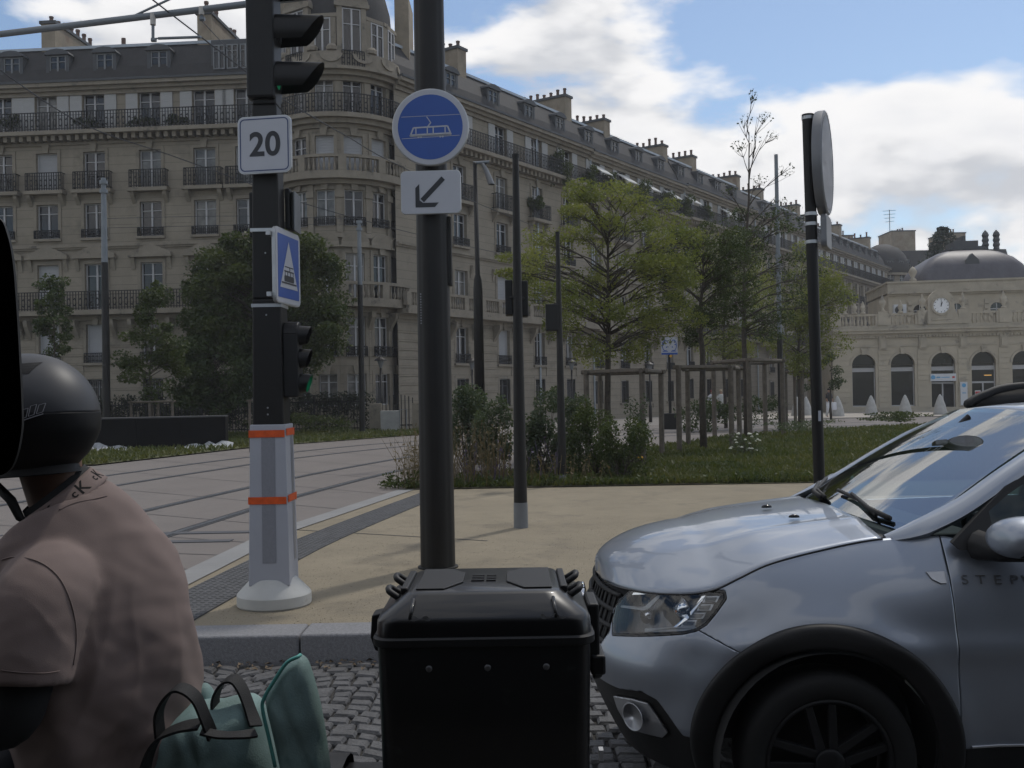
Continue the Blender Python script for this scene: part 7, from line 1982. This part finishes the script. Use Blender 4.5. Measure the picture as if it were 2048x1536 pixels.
wheelm(-.30, .32); wheelm(-1.78, .33)
m_ = MB(); m_.grid(lambda u, v: (-.42-.62*u, (.13+.03*math.sin(math.pi*u))*math.cos(2*math.pi*v)*1.0, .715+.015*u+(.05)*math.sin(2*math.pi*v)), 10, 14, closed_v=True); m_.build('seat', M_casep, BK, smooth=True)
m_ = MB(); m_.grid(lambda u, v: (-1.06-.42*u, .155*math.sin(math.pi*(.15+.8*u))*math.cos(2*math.pi*v), .74+.06*math.sin(math.pi*u)+.12*math.sin(2*math.pi*v)), 12, 16, closed_v=True); m_.build('tank', M_bike, BK, smooth=True)
m_ = MB(); m_.box(-1.32, -.72, -.17, .17, .26, .62); m_.build('engine', M_casep, BK, bevel=.05)
m_ = MB(); m_.tube([(-1.46, 0, .82), (-1.6, 0, .6), (-1.78, 0, .33)], .035, 8); m_.tube([(-1.46, .1, .86), (-1.78, .1, .33)], .028, 8); m_.tube([(-1.46, -.1, .86), (-1.78, -.1, .33)], .028, 8); m_.build('fork', M_bike, BK)
m_ = MB(); m_.tube(smooth_path([(-1.28, -.40, .98), (-1.36, -.24, .97), (-1.43, 0, .92), (-1.36, .24, .97), (-1.28, .40, .98)], 5), .014, 8); m_.build('handlebar', M_bike, BK)
m_ = MB(); m_.tube([(-.62, -.1, .30), (-.3, -.12, .32)], .03, 8); m_.tube([(-.62, .1, .30), (-.3, .12, .32)], .03, 8); m_.build('swing_arm', M_bike, BK)
m_ = MB(); m_.tube([(-.8, -.2, .30), (-.35, -.22, .34), (.0, -.22, .40)], [.03, .055, .05], 12); m_.build('exhaust', M_satin, BK, smooth=True)
m_ = MB(); m_.box(-.50, .06, -.12, .12, .66, .72); m_.box(-.30, .15, -.13, .13, .765, .795); m_.tube([(-.1, 0, .70), (-.1, 0, .78)], .05, 8); m_.build('rear_rack', M_bike, BK, bevel=.01)
m_ = MB(); m_.box(.183, .193, -.16, -.135, .812, .836); m_.build('rear_reflector', mat('white_reflector', (.5, .5, .5), .2), BK)
m_ = MB(); m_.box(.04, .14, -.07, .07, .58, .66); m_.build('tail_lamp', mat('red_lamp', (.3, .01, .01), .25), BK)

# --- rider
PSI = R(46); fdir = Vector((-math.cos(PSI), math.sin(PSI), 0)); ldir = Vector((-math.sin(PSI), -math.cos(PSI), 0))   # facing and towards the near side
M_shirt = mat('faded_pink_cotton', (.205, .155, .140), .9, var=.08, scale=5, bump=.10, bscale=500, wear=((.16, .118, .104), 4, .6))
M_dskin = mat('tanned_skin', (.16, .085, .055), .6, var=.1, scale=12)
M_slv = mat('black_undersleeve', (.010, .010, .011), .8, var=.2)
M_jean = mat('dark_jeans', (.02, .022, .03), .85, var=.2)
rows = [(1640, 214, 160), (1560, 212, 166), (1480, 213, 167), (1400, 214, 166), (1320, 210, 165), (1250, 200, 162), (1180, 186, 152), (1125, 168, 138), (1088, 158, 124), (1056, 150, 106)]
YR = 2.36
SEC = []
for py, px, hw in rows:
    c = at(px, py, YR); h = hw*YR/F_PX; SEC.append((c, h))
RD = empty('person', (SEC[1][0].x, YR, .80), label='motorcyclist in faded pink T-shirt and dark full-face helmet, seen from behind', cat='person')
OFF = RD.location.copy()
noise_t = lambda a, b, c: math.sin(a*3.1+1.3*math.sin(b*2.3+c))*math.sin(b*4.7+2*math.sin(a*1.7))
def torso(u, v, grow=0.0):
    k = v*(len(SEC)-1); i = min(int(k), len(SEC)-2); t = k-i
    t = t*t*(3-2*t) if False else t
    c = SEC[i][0].lerp(SEC[i+1][0], t); h = SEC[i][1]*(1-t)+SEC[i+1][1]*t
    th = 2*math.pi*u; ca, sa = math.cos(th), math.sin(th)
    e = .86; ca2 = math.copysign(abs(ca)**e, ca); sa2 = math.copysign(abs(sa)**e, sa)
    ws_ = max(0, min(1, (c.z-1.15)/.12)); a = h*(1.12+.20*ws_); b = h*(.84-.08*ws_)
    z_ = c.z
    low_ = max(0, min(1, (1.28-z_)/.4))
    # folds of loose cloth: diagonal pulls from the waist at the back, small creases elsewhere
    fold = .0045*low_*math.sin(9*th+22*(z_-1.0)) + .004*low_*math.sin(5*th-28*z_+1.0) + .0018*noise_t(th*2, z_*16, 1.0)
    p = c + ldir*(a*sa2) + fdir*(b*ca2) + (ldir*sa2+fdir*ca2)*(fold+grow)
    p.z = z_ + .004*math.sin(4*th) - .42*ws_*b*ca2
    return p-OFF
def shirt(u, v):
    """chest and back, then the yoke that closes up to the tilted neckline"""
    vb = .80
    if v < vb: return tuple(torso(u, v/vb*.93))
    t = (v-vb)/(1-vb); a = torso(u, .93); b = Vector(colr((math.pi-2*math.pi*u)/(2*math.pi), 0.0))
    k = t; p = a.lerp(b, k); p += Vector((0, 0, .030*math.sin(math.pi*k)*(1-.2*k))) + (a-b).normalized()*.018*math.sin(math.pi*k)
    return tuple(p)

# continuous body: pelvis, spine, neck, head, arms, legs
hipz = .84
def W(px, py, Y): return at(px, py, Y)-OFF
sh_n = W(122, 1165, 2.27); el_n = W(10, 1445, 2.10); wr_n = Vector((-1.30, YB-.36, .99))-OFF
sh_f = W(195, 1150, 2.50); el_f = Vector((-1.05, 2.85, 1.10))-OFF; wr_f = Vector((-1.32, YB+.36, .99))-OFF
pel = Vector((SEC[1][0].x, YB, hipz))-OFF
bones = [(pel, .13), (W(214, 1400, YR), .10), (W(200, 1250, YR), .10), (W(168, 1135, YR), .070), (W(122, 1010, YR), .074), (W(100, 945, YR), .070), (W(88, 850, YR), .095),
         (sh_n, .055), (el_n, .047), (wr_n, .032), (sh_f, .055), (el_f, .047), (wr_f, .032),
         (pel+ldir*.11+Vector((-.05, 0, -.02)), .09), (Vector((-1.22, YB-.27, .66))-OFF, .065), (Vector((-1.02, YB-.29, .22))-OFF, .045), (Vector((-1.16, YB-.30, .14))-OFF, .04),
         (pel-ldir*.11+Vector((-.05, 0, -.02)), .09), (Vector((-1.22, YB+.27, .66))-OFF, .065), (Vector((-1.02, YB+.29, .22))-OFF, .045), (Vector((-1.16, YB+.30, .14))-OFF, .04)]
E_ = [(0, 1), (1, 2), (2, 3), (3, 4), (4, 5), (5, 6), (3, 7), (7, 8), (8, 9), (3, 10), (10, 11), (11, 12), (0, 13), (13, 14), (14, 15), (15, 16), (0, 17), (17, 18), (18, 19), (19, 20)]
fing = []
nb = len(bones)
for w_i, sgn in ((9, -1), (12, 1)):
    wv = bones[w_i][0]; palm = wv+Vector((-.05, 0, -.005)); bones.append((palm, .030)); E_.append((w_i, len(bones)-1)); pi_ = len(bones)-1
    for k in range(4):
        y_ = (k-1.5)*.021
        a = palm+Vector((-.035, y_, .012)); b = palm+Vector((-.055-.004*(k % 3), y_, -.012)); c = palm+Vector((-.035, y_, -.034))
        for q, r_ in ((a, .0095), (b, .009), (c, .008)): bones.append((q, r_))
        n_ = len(bones); E_ += [(pi_, n_-3), (n_-3, n_-2), (n_-2, n_-1)]
    a = palm+Vector((.0, sgn*-.03, -.01)); b = palm+Vector((-.02, sgn*-.035, -.035)); bones.append((a, .011)); bones.append((b, .009)); n_ = len(bones); E_ += [(pi_, n_-2), (n_-2, n_-1)]
me = bpy.data.meshes.new('body'); me.from_pydata([tuple(b[0]) for b in bones], E_, []); bo = link_mesh('body', me, RD); me.materials.append(M_dskin)
sk = bo.modifiers.new('skin', 'SKIN'); sk.use_smooth_shade = True; lay = me.skin_vertices[0].data
for i, b in enumerate(bones): lay[i].radius = (b[1], b[1]); lay[i].use_root = (i == 0)
sub_ = bo.modifiers.new('sub', 'SUBSURF'); sub_.levels = 1; sub_.render_levels = 2
# sleeves, undersleeves, trousers, shoes, gloves
def limb(name, pts, rad, m, n=16, wob=.0, par=RD, flat=1.0):
    m_ = MB(); ph = smooth_path([tuple(p) for p in pts], 6); rr_ = [interp(i/(len(ph)-1), np.linspace(0, 1, len(rad)), rad)*(1+wob*math.sin(i*1.7)) for i in range(len(ph))]
    m_.tube(ph, rr_, n, cap=False); o = m_.build(name, m, par, smooth=True); s_ = o.modifiers.new('t', 'SOLIDIFY'); s_.thickness = .004; return o
limb('undersleeve', [W(66, 1250, 2.14), W(40, 1375, 2.11), el_n, el_n.lerp(wr_n, .5), wr_n], [.070, .064, .056, .046, .038], M_slv, 14)
limb('undersleeve', [sh_f.lerp(el_f, .4), el_f, el_f.lerp(wr_f, .5), wr_f], [.066, .056, .046, .038], M_slv, 14)
for i in (13, 17):
    limb('trouser_leg', [bones[i][0]+Vector((.03, 0, .03)), bones[i+1][0], bones[i+2][0]], [.115, .088, .07], M_jean, 16, .02)
    a = bones[i+2][0]; b = bones[i+3][0]
    m_ = MB(); m_.tube([a+Vector((.05, 0, -.08)), a+Vector((0, 0, -.05)), b+Vector((0, 0, -.03)), b+Vector((-.08, 0, -.06))], [.035, .055, .05, .03], 12); m_.build('shoe', M_slv, RD, smooth=True)
m_ = MB(); m_.grid(lambda u, v: tuple(pel+Vector((.17*math.cos(2*math.pi*u)*math.cos(math.pi*(v-.5))-.02, .20*math.sin(2*math.pi*u)*math.cos(math.pi*(v-.5)), .13*math.sin(math.pi*(v-.5))-.01))), 20, 10, closed_u=True); m_.build('trouser_seat', M_jean, RD, smooth=True)
# collar: tilted ring, dark lining inside, printed letters outside
ce_f = W(58, 1046, 2.30); ce_b = W(190, 945, 2.40)
cc_ = (ce_f+ce_b)/2; ax1 = (ce_b-ce_f)/2; ax2 = Vector((.30, -.95, -.02)).normalized()*.072; upv = ax1.cross(ax2).normalized()
if upv.z < 0: upv = -upv
def colr(u, v, k=0.0):
    t = 2*math.pi*u; e = 1.0+.16*(1-v)+k
    p = cc_+ax1*math.cos(t)*e+ax2*math.sin(t)*e+upv*(.046*(v-.62)) + Vector((0, 0, -.006*math.sin(t)))
    return tuple(p)
# the shirt: body and sleeves fused into one cloth surface, then creased
m_ = MB(); m_.grid(shirt, 72, 66, closed_u=True)
m_.f.append(tuple(range(72))[::-1]); m_.f.append(tuple(range(72*66, 72*67))); m_.m += [0, 0]
def cloth_tube(pts, rad, n=24):
    ph = smooth_path([tuple(p) for p in pts], 6); m_.tube(ph, [interp(i/(len(ph)-1), np.linspace(0, 1, len(rad)), rad) for i in range(len(ph))], n)
cloth_tube([W(140, 1160, 2.29), W(106, 1172, 2.22), W(80, 1212, 2.165), W(60, 1298, 2.13), W(50, 1366, 2.115)], [.085, .104, .104, .098, .094])
cloth_tube([W(190, 1150, 2.46), W(195, 1180, 2.56), Vector((-1.0, 2.72, 1.2))-OFF], [.08, .085, .085])
tmp = m_.build('t_shirt', M_shirt, RD)
rm = tmp.modifiers.new('fuse', 'REMESH'); rm.mode = 'VOXEL'; rm.voxel_size = .0075
sm_ = tmp.modifiers.new('relax', 'SMOOTH'); sm_.factor = .5; sm_.iterations = 8
dg_ = bpy.context.evaluated_depsgraph_get(); dg_.update(); sme = bpy.data.meshes.new_from_object(tmp.evaluated_get(dg_)); bpy.data.objects.remove(tmp)
nv = len(sme.vertices); co = np.empty(nv*3, np.float32); no = np.empty(nv*3, np.float32); sme.vertices.foreach_get('co', co); sme.vertices.foreach_get('normal', no); co = co.reshape(-1, 3); no = no.reshape(-1, 3)
wco = co+np.array(OFF); wx_, wy_, wz_ = wco.T
dd_ = np.stack([wx_, wy_, wz_-CAM_Z], -1) @ np.array(CM3); ppx = 1024+F_PX*dd_[:, 0]/-dd_[:, 2]; ppy = 768-F_PX*dd_[:, 1]/-dd_[:, 2]
ridge = lambda x: (1-np.abs(np.sin(x)))**2.2
lowm = np.clip((ppy-1080)/160, 0, 1); body_m = np.clip((ppx-120)/60, 0, 1)
u_ = (ppx-230)+.42*(ppy-1250)*np.clip((ppy-1250)/250, -.2, 1)            # folds sweep from the shoulder blade down towards the belly
disp = .0075*ridge(u_/46+.5*np.sin(ppy/95))*lowm*body_m + .0045*ridge(u_/27+1.1+.7*np.sin(ppy/60))*lowm*body_m
disp += .005*ridge((ppy-.55*ppx)/38+.6*np.sin(ppx/30))*np.clip((1400-ppy)/120, 0, 1)*np.clip((ppy-1150)/80, 0, 1)*(1-body_m)
disp += .003*ridge((ppy+.9*ppx)/30)*np.clip((ppy-1300)/100, 0, 1)*(1-body_m)
disp += .0016*np.sin(wx_*70+2*np.sin(wz_*40))*np.sin(wz_*55+wy_*60)
co = co+no*(.5*disp)[:, None]; sme.vertices.foreach_set('co', co.ravel().astype(np.float32)); sme.polygons.foreach_set('use_smooth', [True]*len(sme.polygons)); sme.materials.clear(); sme.materials.append(M_shirt); sme.update()
SH = link_mesh('t_shirt', sme, RD); SH.name = 't_shirt'
from mathutils.bvhtree import BVHTree
_bm = bmesh.new(); _bm.from_mesh(sme); _bv = BVHTree.FromBMesh(_bm)
def on_shirt(px, py, lift=.0012):
    o_ = Vector((0, 0, CAM_Z))-OFF; d_ = (at(px, py, 2.3)-Vector((0, 0, CAM_Z))).normalized(); h_ = _bv.ray_cast(o_, d_)
    return (h_[0]+h_[1]*lift) if h_[0] is not None else None
def stitch(name, pts, r_=.0010):
    q = [on_shirt(*p) for p in pts]; q = [tuple(p) for p in q if p is not None]
    if len(q) > 2: MB().tube(smooth_path(q, 5), r_, 6).build(name, M_shirt, SH, smooth=True)
stitch('sleeve_seam', [(4, 1120), (26, 1115), (60, 1118), (92, 1132), (118, 1156), (136, 1190), (148, 1232), (152, 1280), (146, 1330)], .0014)
stitch('sleeve_hem', [(2, 1340), (30, 1344), (60, 1346), (90, 1346), (118, 1342)])
stitch('neck_seam', [(118, 1020), (150, 1006), (190, 998), (214, 992)])
M_print = mat('collar_print_black', (.012, .012, .013), .8)
CO = MB().grid(lambda u, v: colr(u, v), 48, 5, closed_u=True).build('collar', M_shirt, SH, smooth=True)
s_ = CO.modifiers.new('t', 'SOLIDIFY'); s_.thickness = .003
MB().grid(lambda u, v: colr(u, .55+.75*v, -.035), 48, 4, closed_u=True).build('collar_lining', M_slv, CO, smooth=True)
for k, uu in enumerate((.455, .315, .165, .05)):
    t0_ = uu
    for dx, ch, sz in ((-.012, 'c', .026), (.010, 'K', .040)):
        me = text_mesh(ch, sz, .0006, bold=.0004)
        for v in me.vertices:
            u_ = t0_-(v.co.x+dx)/(2*math.pi*.085); vv = .50+v.co.y/.046
            p = Vector(colr(u_, vv, .006)); v.co = p
        me.materials.clear(); me.materials.append(M_print); link_mesh('printed_letter', me, CO)

# helmet
M_hel = mat('helmet_dark_grey', (.035, .036, .040), .5, var=.1, scale=4)
M_helb = mat('helmet_matt_black', (.004, .004, .0045), .6, var=.2, scale=6, spec=.3)
hc = at(56, 842, 2.33)-OFF; HR = .142
hy = R(20); hf = Vector((-math.cos(hy), math.sin(hy), -.06)).normalized(); hl = Vector((0, 0, 1)).cross(hf).normalized(); hu = hf.cross(hl)
def helm(u, v, s=1.0):
    t = 2*math.pi*u; b = math.pi*(v-.5)*.96; cb, sb = math.cos(b), math.sin(b)
    x = .170*cb*math.cos(t); y = .138*cb*math.sin(t); z_ = .158*sb
    if z_ < -.03:
        k = (-.03-z_)/.12; x *= 1+.10*k if x > 0 else 1-.10*k
        y *= 1-.10*k
        z_ = -.03+(z_+.03)*.95 - .02*k*max(0, x/.16)
    if x < -.06 and z_ > -.09: x *= 1.03
    return hc + (hf*x+hl*y+hu*z_)*s
HV = np.array([list(helm(i/96, j/64))+[i/96, j/64] for j in range(65) for i in range(96)])
HF = [(j*96+i, j*96+(i+1) % 96, (j+1)*96+(i+1) % 96, (j+1)*96+i) for j in range(64) for i in range(96)]
loc_ = lambda V: ((V[:, :3]-np.array(hc)) @ np.array([list(hf), list(hl), list(hu)]).T)
def hz(V): l_ = loc_(V); return l_[:, 2]-.018+.10*np.clip(-l_[:, 0]-.08, 0, 1)+.14*np.clip(l_[:, 0], 0, 1)
HE = empty('helmet', (0, 0, 0), parent=RD)
up_ = clip((HV, HF), hz(HV)); lo_ = clip((HV, HF), -hz(HV)); lo_ = clip(lo_, loc_(lo_[0])[:, 2]+.128)
vis = lambda V: np.maximum(np.maximum(.055-loc_(V)[:, 0], np.abs(loc_(V)[:, 2]-.005)-.052), -1)
def hput(mesh, name, m):
    m_ = MB(); m_.v = [tuple(v[:3]) for v in mesh[0]]; m_.f = mesh[1]; m_.m = [0]*len(mesh[1]); o = m_.build(name, m, HE, smooth=True, fix=False); s_ = o.modifiers.new('t', 'SOLIDIFY'); s_.thickness = .006; s_.offset = -1; return o
hput(clip(up_, vis(up_[0])), 'upper_shell', M_hel); hput(clip(lo_, vis(lo_[0])), 'lower_shell', M_helb)
vz_ = clip((HV, HF), -vis(HV)); hput(vz_, 'visor', M_gloss)
MB().grid(lambda u, v: tuple(hc+(hf*(.155*math.cos(2*math.pi*u))*(.80-.1*v)+hl*(.118*math.sin(2*math.pi*u))*(.80-.1*v)+hu*(-.125+.03*v))), 40, 3, closed_u=True).build('neck_roll', M_helb, HE, smooth=True)
def hs(x_, z_, s=1.0, side=1):   # point on the near side of the shell at forward x_, height z_
    y = .138*math.sqrt(max(.001, 1-(x_/.170)**2-(z_/.158)**2)); return hc+(hf*x_+hl*y*side+hu*z_)*s
near = 1 if hl.y < 0 else -1
m_ = MB(); m_.grid(lambda u, v: tuple(hs(-.005-.085*u, .098+.026*v+.004*u, 1.014, near*1.0)), 10, 4); m_.build('top_vent', M_helb, HE)
# slanted outline lettering strip on the side
m_ = MB()
for k in range(6):
    x_ = -.060-k*.0125; z0 = -.012+k*.0045; h_ = .020+.002*math.sin(k*2)
    q = [(x_, z0), (x_-.009, z0+.003), (x_-.012, z0+h_+.003), (x_-.003, z0+h_)]
    for a, b in zip(q, q[1:]+q[:1]): m_.tube([hs(a[0], a[1], 1.030, near), hs(b[0], b[1], 1.030, near)], .0008, 4)
m_.tube([hs(-.045-.0125*k, -.022+.0045*k, 1.030, near) for k in range(8)], .0012, 4)
tag(m_.build('side_lettering', mat('lettering_grey', (.30, .30, .32), .5), HE), kind='stuff')
m_ = MB(); st_ = [hc+hf*.06+hu*-.13+hl*near*.06, W(22, 1000, 2.28), W(40, 1036, 2.27), W(52, 1044, 2.27)]
m_.tube([tuple(p) for p in st_], [.012, .012, .010, .006], 6); m_.build('chin_strap', M_helb, HE, smooth=True)

# --- teal bag strapped behind the rider
M_teal = mat('teal_cordura', (.20, .295, .282), .8, var=.16, scale=10, bump=.15, bscale=260, wear=((.125, .215, .205), 7, .55))
M_pipe = mat('bright_teal_piping', (.10, .36, .32), .6)
M_web = mat('black_webbing', (.010, .010, .011), .75, var=.15, scale=40, bump=.2, bscale=400)
BG = empty('bag', tuple(at(480, 1600, 2.42)), label='worn teal cloth bag with black webbing handles behind the rider', cat='bag')
BO_ = BG.location.copy()
def pillow(name, px, Y, thick, m, par, puff=.5, wr=.006, seed=0, n=26):
    """closed pixel outline at depth Y made into a stuffed cloth panel"""
    P_ = [at(x, y, Y)-BO_ for x, y in px]; pth = smooth_path([tuple(p) for p in P_+[P_[0]]], 5)[:-1]; c = sum(pth, Vector())/len(pth); k = len(pth)
    m_ = MB(); vs = []; R_ = 7
    for side in (-1, 1):
        for r_ in range(R_+1):
            t = r_/R_
            for i, p in enumerate(pth):
                q = c.lerp(p, t); bul = (1-t**2.6)**.6*thick
                q = q+Vector((0, side*bul, 0)); q += Vector((0, side*wr*math.sin(q.x*70+seed)*math.cos(q.z*55+2*q.x*30)*(1-t**4), wr*.4*math.sin(q.x*60)))
                vs.append(q)
    fs = []
    for s_i in range(2):
        o_ = s_i*(R_+1)*k
        for r_ in range(R_):
            for i in range(k): fs.append((o_+r_*k+i, o_+r_*k+(i+1) % k, o_+(r_+1)*k+(i+1) % k, o_+(r_+1)*k+i))
    m_.add(vs, fs); ob = m_.build(name, m, par, smooth=True); w_ = ob.modifiers.new('w', 'WELD'); w_.merge_threshold = .0005
    return ob, pth
fl_px = [(604, 1306), (618, 1322), (634, 1375), (648, 1440), (662, 1540), (668, 1620), (580, 1640), (560, 1540), (545, 1470), (532, 1412), (535, 1388), (556, 1352), (580, 1318)]
fo_, pth = pillow('end_panel', fl_px, 2.26, .045, M_teal, BG, seed=1)
k0 = len(pth); pp = [p+Vector((0, -.030, 0)) for p in pth[int(k0*.56):]]+[pth[0]+Vector((0, -.016, 0))]
MB().tube([tuple(p) for p in pp], .0042, 6).build('piping', M_pipe, fo_, smooth=True)
bd_px = [(292, 1640), (286, 1560), (300, 1480), (335, 1432), (395, 1404), (470, 1392), (525, 1398), (548, 1470), (566, 1550), (575, 1640)]
bo_, pth2 = pillow('main_body', bd_px, 2.36, .12, M_teal, BG, wr=.009, seed=3)
MB().tube([tuple(p+Vector((0, -.07, 0))) for p in pth2[3:16]], .004, 6).build('piping', M_pipe, bo_, smooth=True)
tp_px = [(398, 1368), (420, 1372), (440, 1420), (436, 1470), (412, 1480), (400, 1440)]
pillow('side_pocket', tp_px, 2.44, .03, M_teal, BG, seed=5)
def webbing(name, pts, w=.017, t=.003, par=BG):
    ph = smooth_path([tuple(at(*p)-BO_) for p in pts], 6); m_ = MB(); vs = []; n = len(ph)
    for i, p in enumerate(ph):
        tg = (ph[min(i+1, n-1)]-ph[max(i-1, 0)]).normalized(); wd = Vector((.25, 1, .25)); wd = (wd-tg*wd.dot(tg)).normalized(); nm = tg.cross(wd)
        for a, b in ((-1, -1), (1, -1), (1, 1), (-1, 1)): vs.append(p+wd*w*a+nm*t*b)
    fs = [(4*i+j, 4*i+(j+1) % 4, 4*i+4+(j+1) % 4, 4*i+4+j) for i in range(n-1) for j in range(4)]+[(3, 2, 1, 0), (4*n-4, 4*n-3, 4*n-2, 4*n-1)]
    return m_.add(vs, fs).build(name, M_web, par, smooth=True, sharp=40)
webbing('handle', [(320, 1470, 2.22), (318, 1425, 2.20), (338, 1388, 2.19), (362, 1376, 2.19), (392, 1396, 2.19), (412, 1440, 2.20), (424, 1470, 2.23)])
webbing('handle', [(438, 1440, 2.34), (430, 1402, 2.33), (444, 1368, 2.33), (466, 1358, 2.33), (484, 1378, 2.32), (502, 1424, 2.30), (512, 1452, 2.28)])
webbing('strap', [(402, 1462, 2.20), (440, 1470, 2.205), (480, 1470, 2.21), (512, 1466, 2.23)], .012)
webbing('strap', [(284, 1600, 2.20), (292, 1530, 2.20), (316, 1478, 2.20), (356, 1456, 2.20), (400, 1448, 2.20)], .022)

# --- the bus window the picture is taken through: sill, lintel, posts and a blackened latch plate
BUS = empty('bus', (0, 0, 0), label='dark edge of the bus window the street is seen from, at the far left', cat='bus')
M_busk = mat('bus_black_trim', (.004, .004, .004), .6, var=.2); M_busw = mat('bus_panel', (.03, .033, .036), .6, var=.05)
lp = [(-60, 418), (0, 436), (18, 468), (29, 520), (36, 600), (42, 700), (47, 800), (47, 860), (34, 920), (10, 948), (-60, 965)]
m_ = MB(); m_.prism([(p.x, p.z) for p in smooth_path([tuple(at(x, y, .47)) for x, y in lp], 5)], .468, .47, lambda a, b, c: (a, c, b)); m_.build('latch_plate', M_busk, BUS)
x_post = at(-60, 700, .47).x
m_ = MB(); m_.box(x_post-.10, x_post-.002, .42, .50, 1.0, 2.35); m_.build('window_post', M_busk, BUS, bevel=.01)
m_ = MB(); m_.box(1.25, 1.36, .42, .50, 1.0, 2.35); m_.build('window_post', M_busk, BUS, bevel=.01)
m_ = MB(); m_.box(-6, 6, .44, .52, .30, 1.0); m_.build('lower_panel', M_busw, BUS); m_ = MB(); m_.box(-6, 6, .44, .52, 2.35, 2.95); m_.build('upper_panel', M_busw, BUS)
m_ = MB(); m_.box(-6, 6, -2.05, .52, 2.95, 3.05); m_.build('bus_roof', M_busw, BUS); m_ = MB(); m_.box(-6, 6, -2.05, .44, .26, .34); m_.build('bus_floor', M_busk, BUS)
m_ = MB(); m_.box(-6, 6, -2.1, -2.05, .3, 2.95); m_.build('far_side', M_busk, BUS); m_ = MB(); m_.box(-6.05, -6, -2.05, .5, .3, 2.95); m_.box(6, 6.05, -2.05, .5, .3, 2.95); m_.build('end_wall', M_busk, BUS)
# ------------------------------------------------------------------ haze added in place of window glare: one even volume round the whole place
hm_ = bpy.data.materials.new('glare_haze'); hm_.use_nodes = True; t_ = hm_.node_tree; t_.nodes.clear()
ho = t_.nodes.new('ShaderNodeOutputMaterial'); pv = t_.nodes.new('ShaderNodeVolumePrincipled'); pv.inputs['Color'].default_value = (.93, .95, 1.0, 1)
pv.inputs['Density'].default_value = 0.0006; pv.inputs['Anisotropy'].default_value = 0.35
t_.links.new(pv.outputs[0], ho.inputs['Volume'])
hz_ = MB().box(-720, 720, -310, 910, -2.3, 27.5).build('haze', hm_); tag(hz_, kind='stuff'); hz_.display_type = 'WIRE'
